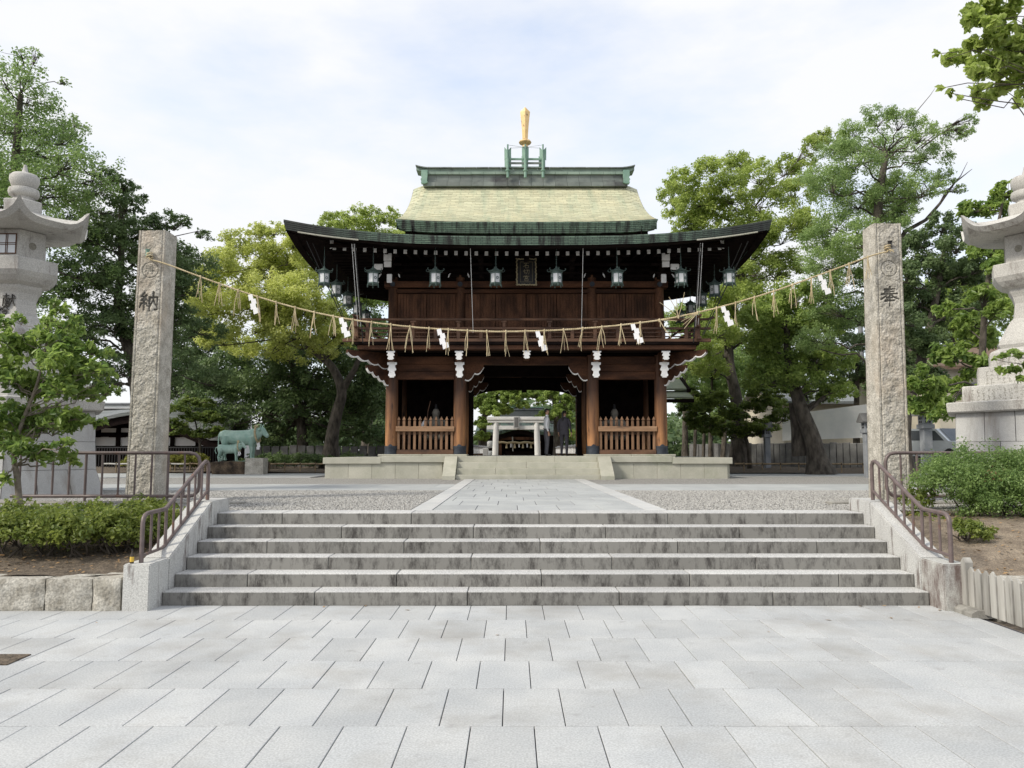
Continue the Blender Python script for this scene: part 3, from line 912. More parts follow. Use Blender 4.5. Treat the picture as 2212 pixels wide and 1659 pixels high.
# rear lintel of the passage, gently arched underneath
n = 24
poly = [(GX-ON+.15, 4.62)] + [(GX-ON+.15+(2*ON-.3)*i/n, 4.13 - .30*abs(2*i/n-1)**4 + 0) for i in range(n+1)] + [(GX+ON-.15, 4.62)]
poly = poly[::-1]
mb = MB()
top = [(x, GY2-.12, 4.62) for x, z in poly[1:-1]]; bot = [(x, GY2-.12, z) for x, z in poly[1:-1]]
top2 = [(x, GY2+.12, 4.62) for x, z in poly[1:-1]]; bot2 = [(x, GY2+.12, z) for x, z in poly[1:-1]]
mb.grid([top, bot, bot2, top2])
mk('rear_lintel', mb, M['wood_dark_shade'], G)
mk('king_strut', MB().box(GX-.10, GX+.10, GY2-.17, GY2-.125, 4.02, 4.9, .01), M['wood_dark_shade'], G)
mk('king_strut', MB().box(GX-.10, GX+.10, GY0-.19, GY0-.145, 4.62, 4.9, .01), M['wood_x'], G)
# ceiling of the passage and the bays, bay walls
mk('ceiling', MB().box(GX-OB, GX+OB, GY0-.05, GY2+.05, 4.90, 4.96), M['wood_dark_shade'], G)
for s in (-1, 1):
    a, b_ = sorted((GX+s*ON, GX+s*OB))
    mk('bay_wall', MB().box(a, b_, GY1-.04, GY1+.04, PT, 4.5), M['wood_dark_shade'], G)
    mk('bay_wall', MB().box(GX+s*OB-.04, GX+s*OB+.04, GY0+.2, GY2-.2, PT, 4.4), M['wood_dark_shade'], G)
    mk('bay_wall', MB().box(GX+s*ON-.04, GX+s*ON+.04, GY0+.2, GY2-.2, PT, 4.4), M['wood_dark_shade'], G)
    mk('door_jamb', MB().box(*sorted((GX+s*ON, GX+s*(ON-.34))), GY1-.1, GY1+.1, PT, 4.4, .01), M['wood_dark_shade'], G)
mk('door_head', MB().box(GX-ON, GX+ON, GY1-.1, GY1+.1, 4.42, 4.86, .01), M['wood_dark_shade'], G)
# palisade in each side bay
for s in (-1, 1):
    a, b_ = sorted((GX+s*ON, GX+s*OB)); a += .2; b_ -= .2
    Y = GY0-.06
    pal = mk('bay_palisade', MB().box(a-.01, b_+.01, Y-.08, Y+.06, PT+.057, PT+.20, .008), M['wood_rail'], G)
    mk('top_rail', MB().box(a-.04, b_+.04, Y-.125, Y-.045, PT+.80, PT+.965, .008), M['wood_warm_x'], pal)
    mk('back_rail', MB().box(a-.01, b_+.01, Y+.035, Y+.085, PT+.70, PT+.80, .006), M['wood_rail'], pal)
    for i in range(11):
        x = a + .045 + (b_-a-.09)*i/10
        mbp = MB().box(x-.042, x+.042, Y-.04, Y+.03, PT+.205, PT+1.14, .006)
        mbp.add([(x-.03,Y-.03,PT+1.14),(x+.03,Y-.03,PT+1.14),(x+.03,Y+.02,PT+1.14),(x-.03,Y+.02,PT+1.14),
                 (x-.03,Y-.03,PT+1.18),(x+.03,Y-.03,PT+1.18),(x+.03,Y+.02,PT+1.18),(x-.03,Y+.02,PT+1.18)],
                [(0,1,5,4),(1,2,6,5),(2,3,7,6),(3,0,4,7)])
        mbp.add([(x-.055,Y-.055,PT+1.18),(x+.055,Y-.055,PT+1.18),(x+.055,Y+.045,PT+1.18),(x-.055,Y+.045,PT+1.18),(x,Y-.005,PT+1.30)],
                [(3,2,1,0),(0,1,4),(1,2,4),(2,3,4),(3,0,4)])
        mk('paling', mbp, M['wood_warm'], pal)
# ---------------------------------------------------------------- carved bracket noses under the balcony
def nose_poly(sc_, up):
    # outline seen from the front (x, z), a narrow scrolled white painted end
    R = [(.135,.50),(.135,.43),(.085,.40),(.095,.34),(.125,.28),(.115,.24),(.075,.21),(.08,.14),(.105,.09),(.095,.05),(.06,.03),(.065,0)]
    return [(x*sc_, z*up) for x, z in R[::-1]] + [(-x*sc_, z*up) for x, z in R]
for i, cx in enumerate(colx):
    x = GX+cx + (.03 if cx < 0 else .05)
    x += .06*(0 if abs(cx) < 3 else (1 if cx < 0 else -.6))
    br = mk('bracket_arm', MB().box(x-.10, x+.10, GY0-.92, GY0-.12, 4.62, 4.99, .01).box(x-.16, x+.16, GY0-.95, GY0-.60, 4.995, 5.10, .01), M['wood_x'], G)
    p1 = nose_poly(1.0, .56)
    mk('white_nose', MB().prism([(u, v) for u, v in p1], lambda u, v, a: (x+u, a, 4.66+v), GY0-.98, GY0-.925), M['white'], br)
    br2 = mk('bracket_arm', MB().box(x-.10, x+.10, GY0-.62, GY0-.19, 4.20, 4.60, .01), M['wood_x'], G)
    p2 = nose_poly(1.12, .98)
    mk('white_nose', MB().prism(p2, lambda u, v, a: (x+u, a, 4.12+v), GY0-.69, GY0-.625), M['white'], br2)
    mk('white_tie', MB().box(x-.075, x+.075, GY0-.72, GY0-.63, 4.555+.06, 4.555+.13, .005), M['white'], br2)
br = mk('bracket_arm', MB().box(GX-.09, GX+.09, GY0-.92, GY0-.12, 4.70, 4.97, .01).box(GX-.15, GX+.15, GY0-.95, GY0-.60, 4.975, 5.05, .01), M['wood_x'], G)
mk('white_nose', MB().prism(nose_poly(.95, .5), lambda u, v, a: (GX+u, a, 4.70+v), GY0-.98, GY0-.925), M['white'], br)
# scalloped profile brackets: diagonal at the corners, inward at the passage
def scallop(L, H, nst):
    """upper edge straight, lower edge in rounded steps rising outwards; returns outline and the list of its lower edge"""
    low = []
    for i in range(nst):
        u0, u1 = L*i/nst, L*(i+1)/nst
        z0, z1 = -H*(1-(i/nst)), -H*(1-((i+1)/nst))
        for k in range(6):
            tt = k/5
            low.append((u0+(u1-u0)*tt, z0 + (z1-z0)*(tt**2.2) - .05*math.sin(math.pi*tt)))
    return low
def profile_bracket(org, d, L, H, nst, thick, name='carved_bracket'):
    d = Vector(d).normalized(); side = Vector((0,0,1)).cross(d)
    low = scallop(L, H, nst)
    poly = low + [(L, .10), (0, .10)]
    org = Vector(org)
    fn = lambda u, v, a: org + d*u + side*a + Vector((0,0,v))
    b_ = mk(name, MB().prism(poly, fn, -thick, thick), M['wood_x'], G)
    strip = low + [(u+.03, v+.075) for u, v in low[::-1]]
    mb = MB()
    m = len(low)
    vs = [fn(u, v-.004, a) for a in (-thick-.004, thick+.004) for u, v in low] + [fn(u+.010, v+.032, a) for a in (-thick-.004, thick+.004) for u, v in low]
    fs = []
    for i in range(m-1):
        fs += [(i, i+1, m+i+1, m+i), (2*m+i, 2*m+i+1, i+1, i), (m+i, m+i+1, 3*m+i+1, 3*m+i)]
    mk('white_trim', mb.add(vs, fs), M['white'], b_)
for s in (-1, 1):
    profile_bracket((GX+s*(OB+.1), GY0-.1, 4.42), (s, -.9, 0), .85, .50, 4, .055)
    profile_bracket((GX+s*(OB+.15), GY0-.15, 4.86), (s, -.9, 0), 1.50, .40, 4, .06)
    profile_bracket((GX+s*(ON-.17), GY0-.05, 4.50), (-s, 0, 0), .62, .42, 2, .07)
    profile_bracket((GX+s*(ON-.17), GY1-.16, 4.40), (-s, 0, 0), .55, .52, 3, .05)
    profile_bracket((GX+s*(ON-.17), GY2-.20, 4.30), (-s, 0, 0), .62, .42, 2, .05)
# ---------------------------------------------------------------- balcony
BX, BY = 5.50, 1.10
y0, y1 = GY0-BY, GY2+BY
mk('balcony_floor', MB().box(GX-BX, GX+BX, y0, y1, 5.13, 5.22, .01), M['wood_dark_shade'], G)
mk('balcony_beam', MB().box(GX-BX+.10, GX+BX-.10, y0+.06, y0+.30, 4.98, 5.125, .012), M['wood_x'], G)
mk('balcony_beam', MB().box(GX-BX+.10, GX+BX-.10, y1-.30, y1-.06, 4.98, 5.125, .012), M['wood_x'], G)
for s in (-1, 1):
    a, b_ = sorted((GX+s*(BX-.30), GX+s*(BX-.10)))
    mk('balcony_beam', MB().box(a, b_, y0+.31, y1-.31, 4.98, 5.125, .012), M['wood_dark_shade'], G)
mk('balcony_soffit', MB().box(GX-BX+.3, GX+BX-.3, y0+.31, y1-.31, 4.99, 5.02), M['wood_dark_shade'], G)
rail_set = []
def rail_bar(a, b_, r, name='balcony_rail', sq=None):
    a, b_ = Vector(a), Vector(b_)
    if sq:
        d = (b_-a)
        if abs(d.x) > abs(d.y): mb = MB().box(a.x, b_.x, a.y-sq[0], a.y+sq[0], a.z-sq[1], a.z+sq[1], .006)
        else: mb = MB().box(a.x-sq[0], a.x+sq[0], min(a.y, b_.y), max(a.y, b_.y), a.z-sq[1], a.z+sq[1], .006)
        return mk(name, mb, M['wood_rail'], G)
    return mk(name, MB().tube([a, b_], r, 10), M['wood_rail'], G, 40)
e = .42
RX = BX-.06; ry0, ry1 = y0+.06, y1-.06
up = lambda s: [(GX+s*(RX+.10), 0, 0), (GX+s*(RX+.42), 0, .03), (GX+s*(RX+.62), 0, .12)]
for yy, rear in ((ry0, 0), (ry1, 1)):
    pts = [(GX-RX-.55, yy, 6.02), (GX-RX-.35, yy, 5.955), (GX-RX-.1, yy, 5.945), (GX+RX+.1, yy, 5.945), (GX+RX+.35, yy, 5.955), (GX+RX+.55, yy, 6.02)]
    mk('balcony_rail', MB().tube(pts, .042, 10), M['wood_rail'], G, 40)
    rail_bar((GX-RX-e, yy, 5.655), (GX+RX+e, yy, 5.655), 0, sq=(.05,.035))
    rail_bar((GX-RX-e, yy, 5.275), (GX+RX+e, yy, 5.275), 0, sq=(.065,.05))
    for zz in (5.40, 5.53):
        rail_bar((GX-RX, yy+.03, zz), (GX+RX, yy+.03, zz), 0, 'balcony_slat', sq=(.018,.018))
for s in (-1, 1):
    xx = GX+s*RX
    pts = [(xx, ry0-.50, 6.01), (xx, ry0-.3, 5.985), (xx, ry0-.06, 5.99), (xx, ry1+.1, 5.99)]
    mk('balcony_rail', MB().tube(pts, .040, 10), M['wood_rail'], G, 40)
    rail_bar((xx, ry0-.30, 5.70), (xx, ry1+.30, 5.70), 0, sq=(.045,.03))
    rail_bar((xx, ry0-.30, 5.33), (xx, ry1+.30, 5.33), 0, sq=(.06,.045))
    for zz in (5.42, 5.55):
        rail_bar((xx, ry0, zz), (xx, ry1, zz), 0, 'balcony_slat', sq=(.018,.018))
npost = 15
for yy in (ry0, ry1):
    for i in range(npost):
        x = GX-RX+.36+(2*RX-.72)*i/(npost-1)
        mk('balcony_post', MB().box(x-.055, x+.055, yy-.045, yy+.045, 5.325, 5.62, .006), M['wood_rail'], G)
        if i % 2 == 0:
            mk('balcony_post', MB().box(x-.045, x+.045, yy-.04, yy+.04, 5.69, 5.84, .006).box(x-.085, x+.085, yy-.06, yy+.06, 5.84, 5.905, .012), M['wood_rail'], G)
for s in (-1, 1):
    for i in range(9):
        y = ry0+.36+(ry1-ry0-.72)*i/8
        x = GX+s*RX
        mk('balcony_post', MB().box(x-.045, x+.045, y-.055, y+.055, 5.375, 5.67, .006), M['wood_rail'], G)
    for y in (ry0, ry1):
        x = GX+s*RX
        mk('corner_post', MB().box(x-.075, x+.075, y-.075, y+.075, 5.22, 6.08, .01), M['wood_rail'], G)
# ---------------------------------------------------------------- upper storey
for Y in (GY0, GY2):
    for cx in colx:
        mk('upper_column', MB().lathe(GX+cx, Y, [(.16,5.2),(.165,6.2),(.155,7.6)], 18), M['wood'], G, 40)
    mk('upper_lintel', MB().box(GX-OB-.28, GX+OB+.28, Y-.19, Y+.19, 7.17, 7.38, .012), M['wood_x'], G)
    mk('upper_lintel', MB().box(GX-OB+.1, GX+OB-.1, Y-.13, Y+.13, 6.99, 7.12, .01), M['wood_x'], G)
    mk('upper_sill', MB().box(GX-OB+.1, GX+OB-.1, Y-.18, Y+.12, 5.223, 5.46, .01), M['wood_warm_x'], G)
def slats(x0, x1, Y, z0, z1):
    """a panel of narrow upright boards; too fine to pick apart from the ground"""
    mb = MB()
    n = int((x1-x0)/.092); w = (x1-x0)/n
    for i in range(n):
        d = random.uniform(0, .008)
        mb.box(x0+i*w+.004, x0+(i+1)*w-.004, Y-.03-d, Y+.01, z0, z1, .004)
    mb.box(x0, x1, Y+.01, Y+.03, z0, z1)
    o = mk('board_panel', mb, M['wood'], G); o['kind'] = 'stuff'
for Y in (GY0, GY2):
    for a, b_, npn in ((-OB, -ON, 2), (-ON, ON, 4), (ON, OB, 2)):
        x0, x1 = GX+a+.15, GX+b_-.15
        w = (x1-x0)/npn
        for i in range(npn):
            slats(x0+i*w+.008, x0+(i+1)*w-.008, Y, 5.46, 6.985)
for s in (-1, 1):
    mk('side_wall', MB().box(GX+s*OB-.05, GX+s*OB+.05, GY0+.15, GY2-.15, 5.22, 8.1), M['wood'], G)
# metal rosettes on the lintel
for cx in colx:
    mbx = MB()
    ring = [(.085*math.cos(a), .085*math.sin(a)) for a in [2*math.pi*k/12 for k in range(12)]]
    mbx.prism(ring, lambda u, v, a: (GX+cx+u, a, 7.275+v), GY0-.215, GY0-.192)
    mbx.prism([(u*.5, v*.5) for u, v in ring], lambda u, v, a: (GX+cx+u, a, 7.275+v), GY0-.24, GY0-.216)
    mk('nail_cover', mbx, M['iron'], G)
# bracket zone between lintel and eaves: dark, stepped
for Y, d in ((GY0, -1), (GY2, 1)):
    mk('frieze', MB().box(GX-OB-.1, GX+OB+.1, Y-.06, Y+.06, 7.38, 8.3), M['wood_dark_shade'], G)
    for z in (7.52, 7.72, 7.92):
        mk('frieze_beam', MB().box(GX-OB-.5, GX+OB+.5, *sorted((Y+d*.07, Y+d*.15)), z, z+.10, .008), M['wood_dark_shade'], G)
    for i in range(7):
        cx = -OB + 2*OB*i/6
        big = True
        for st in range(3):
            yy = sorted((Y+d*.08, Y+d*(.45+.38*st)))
            mk('eave_bracket', MB().box(GX+cx-.08, GX+cx+.08, yy[0], yy[1], 7.44+.2*st, 7.56+.2*st, .008), M['wood_dark_shade'], G)
            mk('eave_bracket', MB().box(GX+cx-.36, GX+cx+.36, *sorted((Y+d*(.40+.38*st-.07), Y+d*(.40+.38*st+.07))), 7.565+.2*st, 7.635+.2*st, .008), M['wood_dark_shade'], G)
# white bracket ends at the outer columns
for s in (-1, 1):
    x = GX+s*OB
    mk('white_bracket_end', MB().box(x-.125, x+.125, GY0-1.30, GY0-1.24, 7.80, 8.04, .006), M['white'], G)
    mk('white_bracket_end', MB().box(x-.115, x+.115, GY0-1.28, GY0-1.22, 7.60, 7.78, .006), M['white'], G)
    mk('white_bracket_end', MB().box(x-.085, x+.085, GY0-.90, GY0-.84, 7.17, 7.46, .02), M['white'], G)
    mk('white_bracket_end', MB().tube([(x+s*.42,GY0-.85,7.42),(x+s*.50,GY0-.9,7.36),(x+s*.47,GY0-.95,7.24),(x+s*.33,GY0-.95,7.16)], [.02,.05,.05,.02], 8), M['white'], G, 50)
    mk('white_bracket_end', MB().box(x+s*.32-.14, x+s*.32+.14, GY0-1.12, GY0-1.06, 7.55, 7.74, .02, M=None), M['white'], G)
    for dx in (-.28, .28):
        mk('white_bracket_tip', MB().tube([(x+dx,GY0-.8,7.48),(x+dx*1.12,GY0-.86,7.42),(x+dx*1.2,GY0-.9,7.34)], [.012,.028,.010], 6), M['white'], G, 50)
for cx in (-ON, ON):
    for dx in (-.28, .28):
        mk('white_bracket_tip', MB().tube([(GX+cx+dx,GY0-.8,7.50),(GX+cx+dx*1.12,GY0-.86,7.42),(GX+cx+dx*1.2,GY0-.9,7.34)], [.012,.026,.010], 6), M['white'], G, 50)
# ---------------------------------------------------------------- lower roof with sweeping eaves
EX = 7.32; EYF = 22.9; EYB = 2*GY1-EYF
def eave_pt(side, u, dz=0.0, inset=0.0):
    """edge of the eaves; side 0 front, 1 right, 2 back, 3 left; u in -1..1"""
    au = abs(u)
    lift = .49*au**3
    hx, hy = EX-inset, (EYB-EYF)/2-inset
    z = 8.19+lift+dz
    out = .10*au**3
    if side == 0: return (GX+u*hx, GY1-hy-out, z)
    if side == 2: return (GX-u*hx, GY1+hy+out, z)
    if side == 1: return (GX+hx+out*.3, GY1+u*hy*1.0, z)
    return (GX-hx-out*.3, GY1-u*hy*1.0, z)
US = [-1+2*i/48 for i in range(49)]
TH = .25
def strip(side, fns):
    return [[f(side, u) for u in US] for f in fns]
for side in range(4):
    # tiled edge of the eaves, in thin stepped layers
    fns = []
    nl = 5
    for k in range(nl):
        z0 = -TH*k/nl; z1 = -TH*(k+1)/nl
        ins = .014*k + .0
        fns += [lambda s, u, z0=z0, ins=ins: eave_pt(s, u, z0*(1+.18*abs(u)**3), ins), lambda s, u, z1=z1, ins=ins: eave_pt(s, u, z1*(1+.18*abs(u)**3), ins)]
    fns.append(lambda s, u: eave_pt(s, u, -TH*(1+.18*abs(u)**3), .30))
    rows = strip(side, fns)[::-1]
    mk('eave_edge', MB().grid(rows), M['copper_edge'] if side in (0, 2) else M['copper_side'], G, 30)
    # roof surface up to the foot of the upper roof
    def surf(s, u, tt):
        a = Vector(eave_pt(s, u, 0, 0))
        ix, iy = 4.35, 2.75
        b_ = {0: (GX+u*ix, GY1-iy, 8.66), 2: (GX-u*ix, GY1+iy, 8.66), 1: (GX+ix, GY1+u*iy, 8.66), 3: (GX-ix, GY1-u*iy, 8.66)}[s]
        p = a.lerp(Vector(b_), tt)
        p.z = a.z + (b_[2]-a.z)*(tt**1.35)
        return p
    mk('lower_roof', MB().grid([[surf(side, u, t_) for u in US] for t_ in [i/8 for i in range(9)]]), M['copper_skirt'], G, 40)
    # eave boards (dark) and soffit
    def soff(s, u, tt):
        a = Vector(eave_pt(s, u, -TH*(1+.18*abs(u)**3)-.01, .06))
        ix, iy = OB+.05, (GY2-GY0)/2+.05
        b_ = Vector({0: (GX+u*ix, GY1-iy, 8.26), 2: (GX-u*ix, GY1+iy, 8.26), 1: (GX+ix, GY1+u*iy, 8.26), 3: (GX-ix, GY1-u*iy, 8.26)}[s])
        return a.lerp(b_, tt)
    mk('soffit', MB().grid([[soff(side, u, t_) for u in US] for t_ in [i/4 for i in range(5)]]), M['wood_dark_shade'], G, 40)
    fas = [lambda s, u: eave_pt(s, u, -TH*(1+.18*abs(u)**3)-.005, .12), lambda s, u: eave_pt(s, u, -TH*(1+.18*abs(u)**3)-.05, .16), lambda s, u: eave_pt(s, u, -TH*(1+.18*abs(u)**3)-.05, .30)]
    mk('eave_board', MB().grid(strip(side, fas)[::-1]), M['wood_dark_shade'], G)
# pale under-batten that shows towards the corners
for s in (-1, 1):
    pts = [Vector(eave_pt(0, s*(.70+.25*i/6), -TH*(1+.18*abs(.70+.25*i/6)**3)-.012, .05)) for i in range(7)]
    mk('eave_batten', MB().tube(pts, .022, 6), M['platform'], G)
# rafters with white painted ends (front), plain ones on the sides
for i in range(39):
    cx = (i-19)*.318
    u = cx/EX
    ze = 7.93 + .30*abs(u)**2.6
    x = GX+cx
    if abs(cx) <= OB: z_in = 8.20; y_in = GY0
    else: z_in = 8.20; y_in = GY0-(abs(cx)-OB)*.55
    y_out = 23.95
    dz = (z_in-ze)
    mb = MB()
    w, h = .045, .055
    mb.add([(x-w,y_out,ze-h),(x+w,y_out,ze-h),(x+w,y_out,ze+h),(x-w,y_out,ze+h),(x-w,y_in,z_in-h),(x+w,y_in,z_in-h),(x+w,y_in,z_in+h),(x-w,y_in,z_in+h)],
           [(0,1,2,3),(1,5,6,2),(5,4,7,6),(4,0,3,7),(3,2,6,7),(4,5,1,0)])
    rf = mk('rafter', mb, M['wood_dark_shade'], G)
    mk('white_end', MB().box(x-.052, x+.052, y_out-.03, y_out-.003, ze-.064, ze+.064, .004), M['white'], rf)
for s in (-1, 1):
    for i in range(27):
        y = GY1+(i-13)*.318
        u = (y-GY1)/4.95
        ze = 7.93+.30*abs(u)**2.6
        x0, x1 = sorted((GX+s*(EX-1.05), GX+s*OB))
        mk('rafter', MB().box(x0, x1, y-.045, y+.045, ze-.055, ze+.055), M['wood_dark_shade'], G)
    # hip rafter at the corner
    a = Vector((GX+s*(OB), GY0, 8.15)); b_ = Vector((GX+s*6.08, 23.85, 8.20))
    hr = mk('hip_rafter', MB().tube([a, b_], .10, 4), M['wood_x'], G)
    d = (b_-a).normalized()
    Mx = Matrix.Translation(b_+d*.03) @ d.to_track_quat('Y', 'Z').to_matrix().to_4x4()
    mk('white_end', MB().box(-.085,.085,-.02,.02,-.13,.13,.006).xf(Mx), M['white'], hr)
# ---------------------------------------------------------------- upper roof
UXE, UXR = 4.30, 4.10
UYE, UZE, UZR = 25.15, 9.30, 11.50
UC = .485
def uproof(u, tt, side):
    """tt 0 at the eaves, 1 at the ridge"""
    hx = UXE+(UXR-UXE)*tt - .05*math.sin(math.pi*tt)
    z = UZE + (UZR-UZE)*(.62*tt+.38*tt*tt) + .10*abs(u)**4*(1-tt)
    edge = max(0, (abs(u)-.86)/.14)
    z -= .16*edge**2*tt
    y = UYE + (GY1-UYE)*tt
    if side: y = 2*GY1-y
    return (UC+u*hx, y, z)
UU = [-1+2*i/60 for i in range(61)]
for side in (0, 1):
    rows = []
    nr = 24
    for k in range(nr):
        t0, t1 = k/nr, (k+1)/nr
        a = [uproof(u, t0, side) for u in UU]; b_ = [uproof(u, t1, side) for u in UU]
        lip = .004
        a2 = [(p[0], p[1]-(.006 if side == 0 else -.006), p[2]+lip) for p in a]
        if k == 0: rows.append([(p[0], p[1], p[2]-.02) for p in a])
        rows += [a2, b_]
    mb = MB().grid(rows if side == 0 else [r_[::-1] for r_ in rows])
    mk('upper_roof', mb, M['copper_base'], G)
    # copper shingles, course over course; past counting one by one
    sh = MB(); nrow = 27; rgs = random.Random(5+side)
    lift = lambda p, d: (p[0], p[1]-(d*.6 if side == 0 else -d*.6), p[2]+d)
    for k in range(nrow):
        t0, t1 = k/nrow-.004, min(1, (k+1)/nrow+.012)
        t0 = max(0, t0)
        ncol = 28; off = (.5 if k % 2 else 0)+rgs.uniform(-.08, .08)
        for c in range(-1, ncol+1):
            u0, u1 = -1+2*(c+off)/ncol, -1+2*(c+1+off)/ncol
            u0, u1 = max(-1, u0)+.0009, min(1, u1)-.0009
            if u1-u0 < .012: continue
            d0 = .017+rgs.uniform(-.003, .004)
            a, b_, c_, d_ = uproof(u0, t0, side), uproof(u1, t0, side), uproof(u1, t1, side), uproof(u0, t1, side)
            vs = [lift(a, .002), lift(b_, .002), lift(a, d0), lift(b_, d0), lift(c_, .007), lift(d_, .007)]
            sh.add(vs, [(0,1,3,2), (2,3,4,5)] if side == 0 else [(0,2,3,1), (2,5,4,3)])
    o = mk('shingles', sh, M['copper'], G); o['kind'] = 'stuff'
    # stepped eave edge
    er = []
    for k in range(6):
        f = lambda u, dz, ins: (UC+u*(UXE+.02-ins), (UYE+ins) if side == 0 else 2*GY1-UYE-ins, UZE+.10*abs(u)**4+dz)
        er += [[f(u, .005-.058*k, .02*k-.02) for u in UU], [f(u, .005-.058*(k+1), .02*k-.02) for u in UU]]
    er.append([f(u, -.345, .8) for u in UU])
    er = er[::-1]
    mk('upper_eave_edge', MB().grid(er if side == 0 else [r_[::-1] for r_ in er]), M['copper_edge'], G, 30)
for s in (-1, 1):
    # gable: bargeboard and infill
    mb = MB()
    tt = [i/14 for i in range(15)]
    for k, (dx, dz0, dz1) in enumerate(((0, 0, -.32),)):
        A = [Vector(uproof(s, t_, 0)) for t_ in tt] + [Vector(uproof(s, t_, 1)) for t_ in tt[::-1]]
        rows = [[p+Vector((s*.004,0,.01)) for p in A], [p+Vector((s*.004,0,-.34)) for p in A], [p+Vector((-s*.25,0,-.34)) for p in A]]
        mb.grid(rows if s < 0 else [r_[::-1] for r_ in rows])
    mk('bargeboard', mb, M['copper_side'], G)
    A = [Vector(uproof(s, t_, 0)) for t_ in tt] + [Vector(uproof(s, t_, 1)) for t_ in tt[::-1][1:]]
    mk('gable_wall', MB().add([(p.x-s*.5, p.y, p.z-.2) for p in A]+[(A[0].x-s*.5, A[0].y, 8.9), (A[-1].x-s*.5, A[-1].y, 8.9)], [tuple(list(range(len(A)))+[len(A)+1, len(A)])]), M['wood_dark_shade'], G)
mk('roof_neck', MB().box(UC-4.05, UC+4.05, 25.40, 2*GY1-25.40, 8.5, 9.2), M['wood_dark_shade'], G)
# ---------------------------------------------------------------- ridge
def ridge_course(hx, hy, z0, z1, mat, curl=0.0):
    """a course of folded copper sheets laid end to end"""
    ns = int(2*hx/.43)
    cf = lambda x: curl*max(0, (abs(x)/hx-.86)/.14)**2
    for k in range(ns):
        a, b_ = -hx+2*hx*k/ns+.004, -hx+2*hx*(k+1)/ns-.004
        xs = [a+(b_-a)*q/3 for q in range(4)]
        dz = random.uniform(-.003, .003); dy = random.uniform(-.004, .004)
        rows = [[(UC+x, GY1+sy+(dy if sy < 0 else -dy), zz+dz+cf(x)) for x in xs] for (sy, zz) in ((-hy, z0), (-hy, z1), (hy, z1), (hy, z0))]
        mb = MB().grid([rows[0], rows[1], rows[2], rows[3], rows[0]])
        mb.add([rows[q][0] for q in range(4)], [(0,1,2,3)]); mb.add([rows[q][-1] for q in range(4)], [(3,2,1,0)])
        o = mk('ridge_sheet', mb, mat, G)
        bm = bmesh.new(); bm.from_mesh(o.data); bmesh.ops.remove_doubles(bm, verts=bm.verts[:], dist=.0005); bmesh.ops.recalc_face_normals(bm, faces=bm.faces); bm.to_mesh(o.data); bm.free()
ridge_course(3.72, .34, 11.36, 11.50, M['ridge_grey'])
ridge_course(3.68, .30, 11.503, 11.60, M['ridge_grey'])
ridge_course(3.66, .26, 11.603, 11.80, M['ridge_grey'])
ridge_course(3.72, .33, 11.803, 11.90, M['ridge'])
ridge_course(3.98, .28, 11.903, 12.02, M['ridge'], .07)
ridge_course(4.00, .36, 12.023, 12.06, M['ridge_grey'], .09)
for s in (-1, 1):
    x = UC+s*3.70
    rr = [(.0,0),(.12,0),(.14,.05),(.10,.10),(.15,.16),(.11,.22),(.13,.27),(.13,.50)]
    poly = [(u-.05, v) for u, v in rr] + [(-.15,.50),(-.15,.30),(-.13,.12),(-.16,.04)]
    mk('ridge_ornament', MB().prism([(u*(1 if s < 0 else 1), v) for u, v in poly], lambda u, v, a: (x-s*u*-1, a, 11.42+v), GY1-.44, GY1-.30), M['verdigris'], G)
# ---------------------------------------------------------------- sword finial
fin = mk('sword_finial', MB().lathe(UC, GY1, [(.10,12.0),(.105,12.55),(.11,12.72),(.12,12.74),(.12,12.94)], 14), M['verdigris'], G, 40)
mk('sword_collar', MB().lathe(UC, GY1, [(.105,12.94),(.105,13.02),(.20,13.07),(.235,13.12),(.20,13.18),(.10,13.21)], 20), M['gold'], fin, 40)
secs = [(13.21,.098),(13.55,.115),(13.9,.142),(14.24,.178),(14.30,.184),(14.48,.008)]
rows = []
for z, w in secs:
    rows.append([(UC-w,GY1,z),(UC,GY1-w*.34,z),(UC+w,GY1,z),(UC,GY1+w*.34,z)])
mk('sword_blade', MB().grid(rows, closed=True), M['gold'], fin)
for yy in (GY1-.42, GY1+.42):
    for cx in (-.64, 0, .64):
        ar = mk('arrow_post', MB().lathe(UC+cx, yy, [(.052,11.64),(.05,12.45)], 10).lathe(UC+cx, yy, [(.03,12.45),(.03,12.88)], 8).lathe(UC+cx, yy, [(.085,11.88),(.085,11.92)], 10), M['verdigris'], G, 40)
        for a in (rad(25), rad(155), rad(265)):
            ca, sa = math.cos(a), math.sin(a)
            poly = [(.03,12.50),(.125,12.36),(.135,12.90),(.03,12.72)]
            poly = [(.02,12.42),(.13,12.30),(.135,12.80),(.02,12.67)]
            mk('fletching', MB().prism(poly, lambda u, v, d_: (UC+cx+u*ca-d_*sa, yy+u*sa+d_*ca, v), -.008, .008), M['verdigris'], ar)
    for z in (12.35, 12.20):
        mk('cross_bar', MB().box(UC-.64, UC+.64, yy+.03, yy+.09, z-.035, z+.035, .006), M['verdigris'] if z > 12.3 else M['ridge_grey'], G)
for s in (-1, 1):
    mk('guy_wire', MB().tube([(UC, GY1-.1, 12.90), (UC+s*.64, GY1-.42, 12.86)], .006, 5).tube([(UC, GY1-.1, 12.90), (UC+s*.55, GY1-.42, 12.74)], .006, 5), M['ridge_grey'], G)
